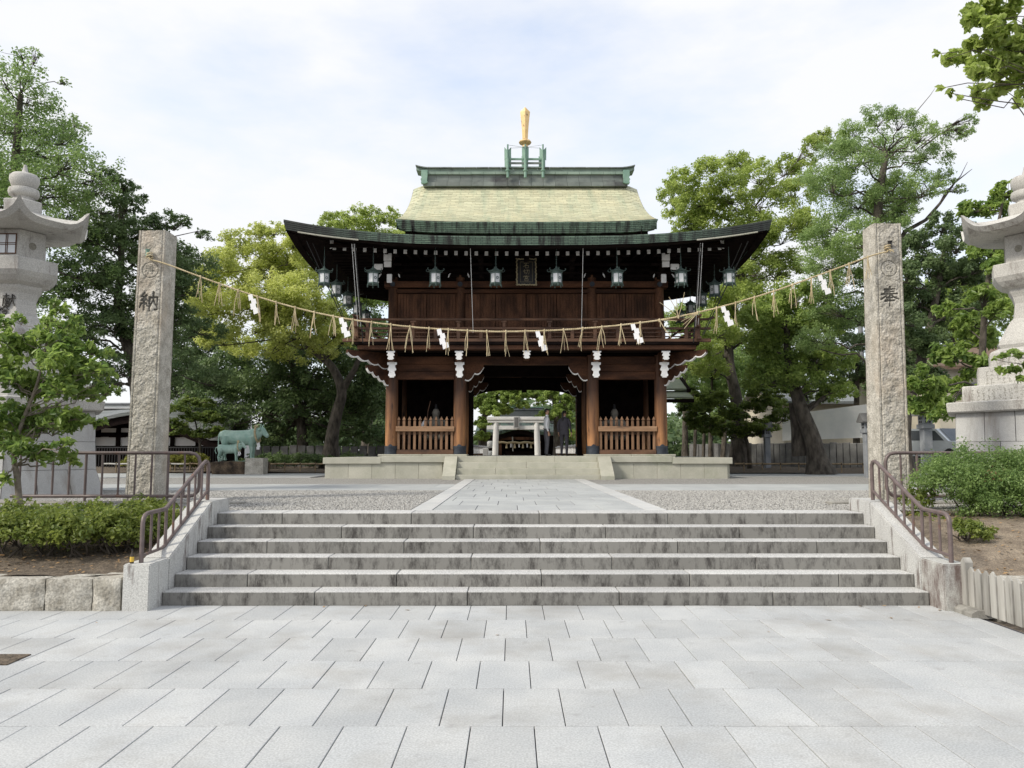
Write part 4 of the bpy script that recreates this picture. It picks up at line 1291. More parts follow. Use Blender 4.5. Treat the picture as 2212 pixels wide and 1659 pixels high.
# ---------------------------------------------------------------- cables of the lightning rod and rain chains
def cable(a, b_, r=.008, mat='white'):
    mk('cable', MB().tube([a, Vector(a).lerp(Vector(b_), .5)+Vector((0,0,-.02)), b_], r, 5), M[mat], G)
cable(PX(1016,534,23.3), PX(1022,718,24.45)); cable(PX(1259.5,536,23.3), PX(1256,716,24.45)); 
for dx in (0, 5):
    cable(PX(760+dx,527,23.0), PX(773+dx*1.2,705,24.45), .009); cable(PX(1513+dx,525,23.0), PX(1503+dx,705,24.45), .009)
mk('downpipe', MB().tube([PX(767,527,23.0), PX(784,740,24.40)], .018, 6), M['black'], G)
mk('downpipe', MB().tube([PX(1512,527,23.0), PX(1498,740,24.40)], .018, 6), M['black'], G)
for s in (-1, 1):
    for k in (0, .22):
        mk('stay_cable', MB().tube([(GX+s*(6.75-k*.6), 23.3+k, 8.15), (GX+s*(5.55), 24.2+k, 5.4)], .016 if k == 0 else .012, 5), M['black'], G)

# ================================================================== hanging lanterns
def hanging_lantern():
    t = thing('hanging_lantern', (0,0,0), 'x', 'lantern')
    n = 6
    hexa = lambda r, z, a0=0: [(r*math.cos(a0+k*math.pi/3), r*math.sin(a0+k*math.pi/3), z) for k in range(6)]
    R = .17
    mb = MB()
    for k in range(6):
        a = k*math.pi/3
        mb.tube([(R*math.cos(a),R*math.sin(a),.06),(R*math.cos(a),R*math.sin(a),.42)], .013, 5)
    mb.grid([hexa(R+.006,.06),hexa(R+.006,.09),hexa(R-.02,.09)], closed=True)
    mb.grid([hexa(R-.02,.375),hexa(R+.006,.375),hexa(R+.006,.42)], closed=True)
    mk('frame', mb, M['lamp_bronze'], t, 30, at=(0,0,0))
    for k in range(6):
        a0, a1 = k*math.pi/3, (k+1)*math.pi/3
        p0 = Vector((math.cos(a0),math.sin(a0),0))*(R-.012); p1 = Vector((math.cos(a1),math.sin(a1),0))*(R-.012)
        a = p0.lerp(p1,.06); b_ = p0.lerp(p1,.94); nn = (a+b_).normalized()*.006
        up0, up1 = Vector((0,0,.10)), Vector((0,0,.372))
        mb = MB().add([a+up0,b_+up0,b_+up1,a+up1,a+up0-nn,b_+up0-nn,b_+up1-nn,a+up1-nn],[(0,1,2,3),(7,6,5,4),(0,4,5,1),(3,2,6,7),(1,5,6,2),(0,3,7,4)])
        pn = mk('pane', mb, M['lamp_pane'], t, at=(0,0,0))
        if k % 2 == 0:
            c = (a+b_)/2+Vector((0,0,.235)); ux = (b_-a).normalized(); nz = Vector((0,0,1)); nrm = (a+b_).normalized()
            ring = [c+nrm*.008+(ux*math.cos(q)+nz*math.sin(q))*.036 for q in [2*math.pi*i/12 for i in range(13)]]
            mk('crest', MB().tube(ring, .010, 5, cap=False), M['lamp_bronze'], pn, 40, at=(0,0,0))
    # base with feet
    mb = MB().lathe(0,0,[(.10,.02),(.165,.03),(.20,.055),(.19,.06)],6)
    for k in range(6):
        a = k*math.pi/3
        mb.tube([(.18*math.cos(a),.18*math.sin(a),.04),(.185*math.cos(a),.185*math.sin(a),-.01),(.20*math.cos(a),.20*math.sin(a),-.02)], [.02,.014,.02], 5)
    mk('base', mb, M['lamp_bronze'], t, 30, at=(0,0,0))
    # roof
    rows = [hexa(.235,.425)]
    rows = []
    for r, z in ((.15,.415),(.245,.435),(.235,.447),(.15,.485),(.07,.545),(.03,.57),(.035,.60),(.0,.62)):
        rows.append(hexa(max(r,.002), z + (.02 if r > .2 else 0)))
    mb = MB().grid(rows, closed=True)
    for k in range(6):
        a = k*math.pi/3
        ca, sa = math.cos(a), math.sin(a)
        pts = [(.22,.455),(.26,.462),(.29,.485),(.295,.515),(.275,.53),(.26,.515)]
        mb.tube([(r*ca, r*sa, z) for r, z in pts], [.010,.010,.009,.008,.007,.005], 5)
    mk('roof', mb, M['lamp_bronze'], t, 30, at=(0,0,0))
    ch = MB()
    for i in range(6):
        z = .63+i*.055
        ring = []
        for q in range(9):
            a = 2*math.pi*q/8
            u, v = .018*math.cos(a), .036*math.sin(a)
            ring.append((u,0,z+v) if i % 2 else (0,u,z+v))
        ch.tube(ring, .006, 4, cap=False)
    mk('chain', ch, M['lamp_bronze'], t, at=(0,0,0))
    return t
lan0 = hanging_lantern()
lan0['group'] = 'bronze lanterns hanging under the gate eaves'
spots = []
for px in (700, 806, 940, 1071, 1202, 1333, 1471, 1575):
    p = PX(px, 590, 23.62); spots.append((p.x, 23.62, 6.83))
front_labels = ['bronze hexagonal lantern hanging at the eave corner above the yellow green camphor', 'bronze hexagonal lantern hanging next to the corner one by the camphor side',
 'bronze hexagonal lantern hanging above the gate bay with the bow holding statue', 'bronze hexagonal lantern hanging beside the name plaque, on the cow statue side',
 'bronze hexagonal lantern hanging beside the name plaque, on the small annex side', 'bronze hexagonal lantern hanging above the gate bay nearest the small annex',
 'bronze hexagonal lantern hanging next to the corner one by the annex side', 'bronze hexagonal lantern hanging at the eave corner above the small annex']
labs = list(front_labels)
for i in range(4):
    spots.append((PX(700,590,23.62).x, 25.35+1.75*i, 6.83+.0)); labs.append('bronze lantern along the gate side eave by the camphor, %s behind the corner one' % ('first','second','third','fourth')[i])
for i in range(4):
    spots.append((PX(1575,590,23.62).x, 25.35+1.75*i, 6.83)); labs.append('bronze lantern along the gate side eave by the annex, %s behind the corner one' % ('first','second','third','fourth')[i])
for i, (p, lb) in enumerate(zip(spots, labs)):
    o = lan0 if i == 0 else copy_tree(lan0)
    o.location = p
    o.rotation_euler.z = rad((17, 40, 15, 22, 12, 35, 20, 44, 5, 26, 10, 30, 38, 9, 22, 15)[i]+ (0 if i % 2 else 30))
    o['label'] = lb
    hk = MB().tube([(p[0],p[1],p[2]+.95),(p[0],p[1],8.06)], .008, 5)
    hook = mk('hanger', hk, M['lamp_bronze'], o, at=p)
    hook.location = (0,0,0)
    hook.data.transform(Matrix.Rotation(-o.rotation_euler.z, 4, 'Z'))
# ================================================================== writing: brush strokes on a unit square (y up)
GLYPH = {
 'hou': [[(.25,.86),(.75,.885)],[(.28,.74),(.72,.76)],[(.10,.62),(.90,.645)],[(.53,.98),(.48,.76),(.36,.55),(.05,.34)],[(.56,.62),(.70,.47),(.97,.36)],[(.36,.42),(.64,.43)],[(.27,.27),(.73,.285)],[(.50,.53),(.50,.01)]],
 'nou': [[(.25,.96),(.10,.79),(.24,.77)],[(.37,.84),(.10,.56),(.38,.60)],[(.32,.67),(.43,.54)],[(.25,.57),(.25,.08)],[(.12,.42),(.02,.20)],[(.35,.42),(.45,.27)],
         [(.53,.72),(.53,.04)],[(.53,.72),(.93,.745),(.92,.10),(.80,.09)],[(.73,.99),(.72,.60),(.57,.28)],[(.72,.57),(.87,.31)]],
 'ishi': [[(.15,.90),(.88,.92)],[(.55,.90),(.38,.60),(.05,.26)],[(.36,.50),(.36,.07)],[(.36,.50),(.84,.52),(.78,.07)],[(.37,.09),(.79,.10)]],
 'kiri': [[(.03,.62),(.45,.70)],[(.22,.95),(.22,.26),(.43,.36)],[(.50,.80),(.93,.83),(.86,.10),(.70,.15)],[(.68,.80),(.62,.40),(.42,.07)]],
 'miya': [[(.5,1.0),(.5,.88)],[(.12,.85),(.08,.66)],[(.12,.85),(.91,.86),(.84,.70)],[(.32,.72),(.34,.48)],[(.32,.72),(.68,.72),(.66,.48)],[(.34,.50),(.66,.50)],[(.5,.48),(.45,.38)],[(.24,.36),(.27,.02)],[(.24,.36),(.77,.37),(.73,.02)],[(.27,.05),(.73,.05)]],
 'ken': [[(.04,.82),(.5,.84)],[(.28,.99),(.28,.68)],[(.08,.66),(.08,.04)],[(.08,.66),(.5,.66),(.5,.08),(.43,.11)],[(.2,.56),(.24,.46)],[(.38,.56),(.33,.46)],[(.18,.40),(.42,.40)],[(.16,.26),(.44,.26)],[(.3,.42),(.3,.04)],
         [(.55,.62),(.98,.645)],[(.75,.96),(.72,.5),(.54,.04)],[(.75,.56),(.98,.05)],[(.86,.86),(.94,.75)]],
 'tou': [[(.06,.7),(.11,.5)],[(.37,.75),(.28,.52)],[(.2,.93),(.2,.5),(.01,.04)],[(.2,.42),(.39,.11)],[(.45,.9),(.63,.9),(.42,.58)],[(.5,.78),(.56,.7)],[(.8,.98),(.68,.84)],[(.93,.92),(.78,.78)],[(.63,.92),(.99,.56)],
         [(.55,.57),(.85,.57)],[(.52,.46),(.54,.26)],[(.52,.46),(.87,.46),(.84,.26)],[(.54,.28),(.84,.28)],[(.56,.2),(.6,.1)],[(.84,.2),(.78,.1)],[(.41,.03),(.99,.045)]],
}
def smooth_path(p, n=5):
    if len(p) < 3: return [tuple(Vector(p[0]).lerp(Vector(p[1]), i/4)) for i in range(5)]
    out = []
    for i in range(len(p)-1):
        for k in range(n):
            out.append(tuple(Vector(p[i]).lerp(Vector(p[i+1]), k/n)))
    out.append(p[-1])
    return out
def ribbon_glyph(mb, strokes, fn, w=.05):
    """thick brush strokes as thin solid ribbons; fn(u, v, h) maps the unit square and a height to space"""
    for st in strokes:
        p = [Vector((a, b_)) for a, b_ in smooth_path(st)]
        m = len(p); L, R = [], []
        for i in range(m):
            d = (p[min(i+1, m-1)]-p[max(i-1, 0)]).normalized(); nn = Vector((-d.y, d.x))
            k = i/(m-1); ww = w*(.95-.45*math.sin(math.pi*k)*.6 - .35*k)
            L.append(p[i]+nn*ww); R.append(p[i]-nn*ww)
        vs = [fn(q.x, q.y, h) for h in (0, 1) for q in L+R]
        fs = []
        for i in range(m-1):
            fs += [(2*m+i, 3*m+i, 3*m+i+1, 2*m+i+1), (i, i+1, 2*m+i+1, 2*m+i), (m+i+1, m+i, 3*m+i, 3*m+i+1)]
        fs += [(0, 2*m, 3*m, m), (m-1, 2*m-1, 4*m-1, 3*m-1)]
        mb.add(vs, fs)
def carve_field(U, V, strokes, cx, cz, size, w):
    """1 inside the strokes, falling to 0 outside"""
    best = np.full(U.shape, 9.0)
    for st in strokes:
        p = smooth_path(st); m = len(p)
        for i in range(m-1):
            k = i/(m-1); ww = w*(1.0-.30*math.sin(math.pi*k)-.25*k)
            ax, ay = cx+(p[i][0]-.5)*size, cz+(p[i][1]-.5)*size; bx, by = cx+(p[i+1][0]-.5)*size, cz+(p[i+1][1]-.5)*size
            dx, dy = bx-ax, by-ay; L2 = dx*dx+dy*dy+1e-12
            tt = np.clip(((U-ax)*dx+(V-ay)*dy)/L2, 0, 1)
            best = np.minimum(best, np.hypot(U-ax-tt*dx, V-ay-tt*dy)-ww)
    return np.clip(.5-best/.012, 0, 1)
def fnoise(P, freq, seed):
    off = Vector((seed*7.3, seed*3.7, seed*1.9))
    return np.array([mnoise.fractal((Vector(p)*freq)+off, 1.0, 2.0, 3) for p in P])
def stone_pillar(cx, cy, ztop, lean, glyph, gz, ring_z, peg_z, motif, label, peg_mat, seed, peg_dx):
    t = thing('stone_pillar', (cx, cy, UG), label, 'stone pillar', 'carved stone pillars carrying the sacred rope')
    z0 = UG-.05
    hb, ht = .24, .229
    verts, faces, mats = [], [], []
    for side in range(4):
        nu, nv = (54, 460) if side == 0 else (14, 110)
        u = np.linspace(-1, 1, nu+1); v = np.linspace(0, 1, nv+1)
        U, V = np.meshgrid(u, v)
        Z = z0+V*(ztop-z0); H = hb+(ht-hb)*V
        X = U*H; D = H.copy()
        pts = np.stack([X.ravel()+cx, np.full(X.size, float(side)*3), Z.ravel()], -1)
        rough = fnoise(pts, 9.0, seed+side).reshape(X.shape)
        rough2 = fnoise(pts, 28.0, seed+side+9).reshape(X.shape)
        ins = np.clip((1-np.abs(U))*H/.012-3.2, 0, 1)       # rough panel inside a dressed margin
        edge = np.clip((1-np.abs(U))*H/.02, 0, 1)
        groove = np.exp(-(((1-np.abs(U))*H-.046)/.008)**2)
        D = D + ins*(rough*.014+rough2*.006+.003) - groove*.018 + (1-ins)*rough*.002 - (1-edge)*.006
        car = np.zeros_like(D); soft = np.zeros_like(D)
        if side == 0:
            car = carve_field(X, Z, GLYPH[glyph], 0, gz, .33, .020)
            rr = np.hypot(X, Z-ring_z)
            soft = np.clip(.5-(np.abs(rr-.135)-.008)/.010, 0, 1)
            for st in motif:
                soft = np.maximum(soft, carve_field(X, Z, [st], 0, ring_z, .20, .009))
            D = D*(1-0) - car*.022 - soft*.010
        Z2 = Z + np.where(V > .999, -.0, 0) + (rough*.012*(V > .97))
        ca = [(1,0,0,-1),(0,1,1,0),(-1,0,0,1),(0,-1,-1,0)][side]
        wx = X*ca[0]+D*ca[1]; wy = X*ca[2]+D*ca[3]
        base = len(verts)
        for k in range(X.size):
            i, j = divmod(k, nu+1)
            verts.append((cx+wx[i,j]+lean*V[i,j], cy+wy[i,j], Z2[i,j]))
        for i in range(nv):
            for j in range(nu):
                a = base+i*(nu+1)+j
                faces.append((a, a+1, a+nu+2, a+nu+1))
                c = car[i:i+2, j:j+2].mean(); s_ = soft[i:i+2, j:j+2].mean()
                mats.append(1 if c > .5 else (2 if s_ > .5 else 0))
    mb = MB(); mb.v, mb.f = verts, faces
    o = mk('shaft', mb, [M['pillar'], M['carve'], M['carve_soft']], t, at=(cx, cy, UG))
    o.data.polygons.foreach_set('material_index', mats)
    o.data.polygons.foreach_set('use_smooth', [True]*len(mats))
    bm = bmesh.new(); bm.from_mesh(o.data)
    bmesh.ops.remove_doubles(bm, verts=bm.verts[:], dist=.0008)
    bmesh.ops.recalc_face_normals(bm, faces=bm.faces)
    bm.to_mesh(o.data); bm.free()
    o.data.set_sharp_from_angle(angle=rad(50))
    # rough top
    rows = []
    for j in range(9):
        rows.append([(cx+lean+(-1+2*i/8)*(ht-.004), cy+(-1+2*j/8)*(ht-.004), ztop-.006+.012*mnoise.noise(Vector((i*.7+seed, j*.7, 0)))) for i in range(9)])
    mk('top', MB().grid(rows), M['pillar'], t, 60)
    # peg for the rope: bronze spool
    px = cx+peg_dx
    prof = [(.030,0),(.036,.012),(.028,.03),(.028,.085),(.036,.10),(.040,.118),(.0,.12)]
    mbp = MB().lathe(0, 0, prof, 14).xf(Matrix.Translation((px, cy-ht-.055, peg_z-.03)))
    pg = mk('rope_peg', mbp, M[peg_mat], t, 40)
    mk('peg_stem', MB().tube([(px, cy-ht-.055, peg_z), (px, cy-ht+.03, peg_z)], .014, 8), M[peg_mat], pg)
    return t
pcL, pcR = (-6.20, 13.29), (6.42, 13.29)
LZ = lambda px, py: PX(px, py, 13.05)
swirl = [[(.5+.33*math.cos(a), .5+.33*math.sin(a)) for a in [rad(100+20*k) for k in range(14)]], [(.35,.55),(.5,.42),(.62,.60)], [(.62,.60),(.70,.40)]]
well = [[(.15,.62),(.85,.66)],[(.12,.40),(.88,.42)],[(.36,.88),(.32,.12)],[(.66,.88),(.70,.12)],[(.5,.75),(.5,.30)]]
stone_pillar(pcL[0], pcL[1], LZ(338,497).z, .03, 'nou', LZ(320,652).z, LZ(327,583).z, LZ(322,551).z, well, 'rough grey stone pillar carved with a kanji and ring, beside the bronze cow statue', 'verdigris', 2, -.01)
stone_pillar(pcR[0]-.03, pcR[1], LZ(1905,482).z, .06, 'hou', LZ(1920,640).z, LZ(1917,580).z, LZ(1919,533).z, swirl, 'rough grey stone pillar carved with a kanji and ring, beside the round clipped bush', 'black', 5, .06)
# ================================================================== sacred rope with straw tassels and paper streamers
RY = 12.98
rope_px = [(322,556),(380,578),(430,597),(530,633),(640,666),(750,690),(900,708),(1060,717),(1200,714),(1330,704),(1440,690),(1560,663),(1680,627),(1800,583),(1880,553),(1919,539)]
rp = [PX(a, b_, RY) for a, b_ in rope_px]
rx = np.array([p.x for p in rp]); rz = np.array([p.z for p in rp])
def rope_z(x): 
    # smoothed interpolation
    return float(np.mean([np.interp(x+d, rx, rz) for d in np.linspace(-.35, .35, 9)]))
rope = thing('sacred_rope', (0.1, RY, 3.6), 'thin twisted straw rope strung between the two stone pillars, with tassels and white paper streamers', 'rope')
xs = np.linspace(rx[0], rx[-1], 700)
zz = [rope_z(x) for x in xs]
zz[0] = rz[0]; zz[-1] = rz[-1]
for ph in (0, math.pi):
    mb = MB().tube([(x, RY+.007*math.cos(x*95+ph), z+.007*math.sin(x*95+ph)) for x, z in zip(xs, zz)], .0098, 5)
    mk('strand', mb, M['straw'], rope, 60)
for s, (cx, cy) in ((0, (rx[0], rz[0])), (1, (rx[-1], rz[-1]))):
    ring = [(cx+.045*math.cos(a), RY+.02+.045*math.sin(a), cy+.004*k) for k, a in enumerate([2*math.pi*i/10 for i in range(21)])]
    mk('knot', MB().tube(ring, .013, 6), M['straw'], rope, 60)
    mbk = MB()
    for k in range(4):
        mbk.tube([(cx,RY-.03,cy),(cx+random.uniform(-.1,.1),RY-.05,cy-random.uniform(.02,.07))], .005, 4)
    mk('knot_end', mbk, M['straw'], rope)
def tassel(px, up=0, n=4):
    x = PX(px, 650, RY).x; z = rope_z(x)
    mb = MB()
    for k in range(n):
        L = random.uniform(.30, .45)
        sp = random.uniform(-.085, .075)
        top = Vector((x+random.uniform(-.008, .008), RY-.012+random.uniform(-.01, .01), z))
        if up == 1: end = top+Vector((-.30+.14*k-.02*random.random(), -.02, .24+.10*k*random.random()))
        elif up == 2: end = top+Vector((-.22-.1*random.random(), -.02, -.10-.06*k))
        elif up == 3: end = top+Vector((.02+.09*k, -.02, -.12-.10*k if k < 3 else -.02))
        else: end = top+Vector((sp, random.uniform(-.05,.03), -L))
        mid = top.lerp(end, .5)+Vector((random.uniform(-.02,.02), 0, .01 if up else 0))
        mb.tube([top, mid, end], [.007,.006,.005], 4)
    mb.tube([(x, RY-.014, z+.022), (x, RY-.020, z), (x, RY-.014, z-.035)], .012, 5)
    mk('straw_tassel', mb, M['straw'], rope)
shide_px = [540, 737, 948, 1160, 1365, 1560, 1771]
px = 432.0
while px < 1905:
    d = min(abs(px-s) for s in shide_px)
    if d > 10:
        tassel(px, 1 if abs(px-1453) < 20 else (2 if abs(px-1494) < 20 else (3 if abs(px-1412) < 20 else 0)), random.choice((3,4,4,5)))
    px += 41.3
def shide(px):
    x = PX(px, 650, RY).x; z = rope_z(x)-.012
    W, Hh = .078, .105
    sl = random.uniform(.016, .03)
    dy = random.uniform(-.02, .02)
    px0 = x-.03
    mb = MB()
    for k in range(4):
        a = px0 + (.030 if k % 2 else 0)+k*.020; w = W*(.9+.12*k); tz = z-k*Hh*.74
        yy = RY-.02-(.006*k)+dy*k*.3
        q = [(a, tz), (a+w, tz-.012+sl), (a+w+.022, tz-Hh+.01+sl), (a+.022, tz-Hh)]
        if k % 2: q = [(p[0]-.022*0, p[1]) for p in q]
        mb.prism(q, lambda u, v, d_: (u, yy+d_+.02*(u-a), v), -.0012, .0012)
    mk('paper_streamer', mb, M['paper'], rope)
for s in shide_px: shide(s)
# ================================================================== big stone lanterns
def hexring(cx, cy, r, z): return [(cx+r*math.cos(k*math.pi/3), cy+r*math.sin(k*math.pi/3), z) for k in range(6)]
ZL = lambda py: PX(100, py, 15.5).z
def stone_lantern(cx, cy, dz, label, text, names):
    t = thing('stone_lantern', (cx, cy, UG), label, 'stone lantern', 'giant stone lanterns flanking the court')
    H = lambda r, z: hexring(cx, cy, r, z+dz)
    def layer(name, prof, mat='lantern', par=t, b=True):
        rings = [H(r, z) for r, z in prof]
        mb = MB().grid(rings, closed=True)
        n = len(rings)
        mb.f.append((5,4,3,2,1,0)); mb.f.append(tuple((n-1)*6+k for k in range(6)))
        return mk(name, mb, M[mat], par)
    # base: courses of granite blocks per face, flared foot
    zc = [UG-dz-.03, UG-dz+.48, UG-dz+1.02, ZL(889)]
    rc = [1.93, 1.74, 1.70, 1.68]
    layer('base_core', [(r-.05, z) for r, z in zip(rc, zc)], 'concrete')
    for k in range(6):
        a0, a1 = k*math.pi/3, (k+1)*math.pi/3
        for c in range(3):
            nb = 3 if c % 2 == 0 else 2
            for b_ in range(nb):
                f0, f1 = b_/nb, (b_+1)/nb
                vs = []
                for (r, z) in ((rc[c], zc[c]+.004), (rc[c+1], zc[c+1]-.004)):
                    for ins in (0, .12):
                        p0 = Vector((math.cos(a0), math.sin(a0), 0))*(r-ins); p1 = Vector((math.cos(a1), math.sin(a1), 0))*(r-ins)
                        for f in (f0+.004, f1-.004):
                            q = p0.lerp(p1, f); vs.append((cx+q.x, cy+q.y, z+dz))
                # order: bottom outer f0,f1, bottom inner f0,f1, top outer.., top inner..
                mk('base_block', MB().add(vs, [(0,1,5,4),(4,5,7,6),(2,6,7,3),(0,4,6,2),(1,3,7,5),(0,2,3,1)]), M['lantern_base'], t)
    layer('cornice', [(1.80, ZL(889)+.002), (1.84, ZL(886)), (1.86, ZL(868)), (1.82, ZL(866))])
    layer('tier', [(1.52, ZL(866)+.002), (1.52, ZL(833)), (1.50, ZL(831))])
    layer('tier', [(1.19, ZL(831)+.002), (1.19, ZL(792)), (1.17, ZL(790))])
    tr = layer('tier', [(.93, ZL(790)+.002), (.93, ZL(760)), (.88, ZL(756)), (.74, ZL(750))])
    if names:
        # rows of small incised characters, too worn to read
        for (r, za, zb, faces_) in ((1.52, ZL(864), ZL(836), (3,4)), (1.19, ZL(828), ZL(795), (3,4)), (.93, ZL(786), ZL(764), (3,))):
            for k in faces_:
                a0, a1 = k*math.pi/3, (k+1)*math.pi/3
                p0 = Vector((math.cos(a0), math.sin(a0), 0))*r; p1 = Vector((math.cos(a1), math.sin(a1), 0))*r
                d = (p1-p0).normalized(); nn = ((p0+p1)/2).normalized()
                mbn = MB(); ncol = int(r*8)
                rg = random.Random(int(r*100)+k)
                for c in range(ncol):
                    for q in range(4):
                        if rg.random() < .12: continue
                        o_ = p0.lerp(p1, .10+.80*(c+.5)/ncol); h0 = za+(zb-za)*(.92-.23*q) - .05
                        for st in range(5):
                            u0, v0 = rg.uniform(-.028,.02), rg.uniform(0,.045)
                            if st % 2: u1, v1 = u0+rg.uniform(.018,.036), v0+rg.uniform(-.004,.006)
                            else: u1, v1 = u0+rg.uniform(-.012,.012), v0-rg.uniform(.018,.036)
                            A = Vector((cx, cy, h0+dz))+o_+d*u0+Vector((0,0,v0)); B = Vector((cx, cy, h0+dz))+o_+d*u1+Vector((0,0,v1))
                            s_ = (B-A).normalized().cross(nn)*.003
                            mbn.add([A+nn*.002-s_, B+nn*.002-s_, B+nn*.002+s_, A+nn*.002+s_], [(0,1,2,3)])
                o = mk('inscription', mbn, M['carve_soft'], t); o['kind'] = 'stuff'
    # foot and waisted shaft
    layer('foot', [(.70, ZL(750)+.002), (.74, ZL(742)), (.72, ZL(733)), (.60, ZL(712)), (.47, ZL(690)), (.40, ZL(684))])
    sh = layer('shaft', [(.40, ZL(684)+.001), (.385, ZL(674)), (.37, ZL(663)), (.36, ZL(652)), (.40, ZL(638)), (.46, ZL(628)), (.47, ZL(622))])
    if text:
        a0, a1 = 4*math.pi/3, 5*math.pi/3
        for g, zc_, sz, dx in (('ken', ZL(655), .26, .04), ('tou', ZL(678), .24, -.06)):
            mbt = MB()
            ribbon_glyph(mbt, GLYPH[g], lambda u, v, h: (cx+dx+(u-.5)*sz, cy-.333-.02*0-.012-(.006 if h else -.02)-max(0, (ZL(655)-(zc_+(v-.5)*sz)))*.10, zc_+(v-.5)*sz+dz), .040)
            mk('character', mbt, M['ink'], sh)
    layer('platform', [(.47, ZL(622)+.002), (.60, ZL(616)), (.70, ZL(606)), (.76, ZL(596)), (.77, ZL(571)), (.75, ZL(569))])
    fb = layer('fire_box', [(.50, ZL(569)+.002), (.50, ZL(508))])
    # window with lattice on two faces, round moons on the others
    for k in range(6):
        a0, a1 = k*math.pi/3, (k+1)*math.pi/3
        p0 = Vector((math.cos(a0), math.sin(a0), 0))*.50; p1 = Vector((math.cos(a1), math.sin(a1), 0))*.50
        c = (p0+p1)/2; d = (p1-p0).normalized(); nn = c.normalized()
        zc_ = (ZL(569)+ZL(508))/2+dz
        fn = lambda u, v, h: Vector((cx, cy, zc_))+c+d*u+nn*h+Vector((0,0,v))
        if k in (4, 1):
            w, h = .175, .185
            win = mk('window', MB().prism([(-w,-h),(w,-h),(w,h),(-w,h)], fn, .002, .006), M['white_glass'], fb)
            mbf = MB()
            for (u0, u1, v0, v1) in ((-w-.02,w+.02,h,h+.02),(-w-.02,w+.02,-h-.02,-h),(-w-.02,-w,-h,h),(w,w+.02,-h,h),(-.022,-.010,-h,h),(.010,.022,-h,h),(-w,w,-.022,-.010),(-w,w,.010,.022)):
                mbf.prism([(u0,v0),(u1,v0),(u1,v1),(u0,v1)], fn, .004, .016)
            mk('lattice', mbf, M['wood_rail'], win)
        else:
            ring = [(.075*math.cos(a), .075*math.sin(a)) for a in [2*math.pi*i/20 for i in range(20)]]
            mk('moon_hole', MB().prism(ring, fn, -.03, .0025), M['carve_soft'], fb)
    # hexagonal roof with upturned corners
    ns = 12
    def rring(r, zf):
        out = []
        for k in range(6):
            a0, a1 = k*math.pi/3, (k+1)*math.pi/3
            p0 = Vector((math.cos(a0), math.sin(a0), 0))*r; p1 = Vector((math.cos(a1), math.sin(a1), 0))*r
            for i in range(ns):
                f = i/ns; e_ = abs(2*f-1)
                q = p0.lerp(p1, f); q *= 1-.045*(1-e_**2)
                out.append((cx+q.x, cy+q.y, zf(e_)+dz))
        return out
    zb = ZL(507)
    lift = lambda e_: .20*e_**4
    rows = [rring(.50, lambda e_: zb+.0), rring(1.05, lambda e_: zb+.012+.35*lift(e_)), rring(1.255, lambda e_: zb+.015+lift(e_)), rring(1.37, lambda e_: zb+.115+.13*e_**5+lift(e_)),
            rring(1.31, lambda e_: zb+.128+.11*e_**5+lift(e_)), rring(1.12, lambda e_: zb+.165+.60*lift(e_)), rring(.88, lambda e_: zb+.23+.40*lift(e_)), rring(.64, lambda e_: zb+.32+.15*lift(e_)), rring(.48, lambda e_: zb+.405), rring(.34, lambda e_: zb+.42)]
    mk('roof', MB().grid(rows, closed=True), M['lantern'], t, 22)
    zt = zb+.43
    layer('roof_block', [(.36, zt-.05), (.38, ZL(440)), (.36, ZL(438)), (.22, ZL(436))])
    fz = ZL(438)
    mk('finial', MB().lathe(cx, cy, [(.22,fz+dz),(.19,fz+.06+dz),(.20,fz+.10+dz),(.265,fz+.13+dz),(.285,fz+.20+dz),(.27,fz+.27+dz),(.20,fz+.295+dz),(.235,fz+.34+dz),(.272,fz+.44+dz),(.268,fz+.53+dz),(.225,fz+.58+dz),(.12,fz+.605+dz),(.06,fz+.64+dz),(.04,fz+.72+dz),(.028,fz+.79+dz)], 20), M['lantern'], t, 50)
    return t
stone_lantern(-9.98, 15.5, .0, 'giant grey stone lantern with black characters on its shaft, behind the young tree', True, False)
stone_lantern(10.52, 15.5, -.04, 'giant pale sunlit stone lantern on tiers of inscribed slabs, behind the round bush', False, True)
# ================================================================== bodies grown from skeletons
def skin_body(verts, edges, radii, root=0, sub=2):
    me = bpy.data.meshes.new('skel')
    me.from_pydata(verts, edges, [])
    o = bpy.data.objects.new('skel', me)
    C.objects.link(o)
    md = o.modifiers.new('skin', 'SKIN')
    md.use_smooth_shade = True
    md.branch_smoothing = .4
    for i, d in enumerate(me.skin_vertices[0].data):
        r = radii[i]
        d.radius = r if isinstance(r, (tuple, list)) else (r, r)
        d.use_root = (i == root)
    s = o.modifiers.new('sub', 'SUBSURF'); s.levels = sub; s.render_levels = sub
    dg = bpy.context.evaluated_depsgraph_get()
    ev = o.evaluated_get(dg)
    out = bpy.data.meshes.new_from_object(ev)
    bpy.data.objects.remove(o); bpy.data.meshes.remove(me)
    out.polygons.foreach_set('use_smooth', [True]*len(out.polygons))
    return out
def body_obj(name, me, mats, parent, at, pick=None):
    at = Vector(at)
    me.transform(Matrix.Translation(at-at))
    me.materials.clear()
    for m in mats: me.materials.append(m)
    if pick:
        me.polygons.foreach_set('material_index', [pick(p.center) for p in me.polygons])
    else:
        me.polygons.foreach_set('material_index', [0]*len(me.polygons))
    o = bpy.data.objects.new(name, me)
    return link(o, parent, at)
class Skel:
    g = 1.0
    def __init__(s): s.v, s.e, s.r = [], [], []
    def p(s, x, y, z, r, par=None):
        s.v.append((x, y, z)); s.r.append((r[0]*s.g, r[1]*s.g) if isinstance(r, tuple) else r*s.g)
        if par is not None: s.e.append((par, len(s.v)-1))
        return len(s.v)-1
    def chain(s, par, pts):
        for (x, y, z, r) in pts: par = s.p(x, y, z, r, par)
        return par
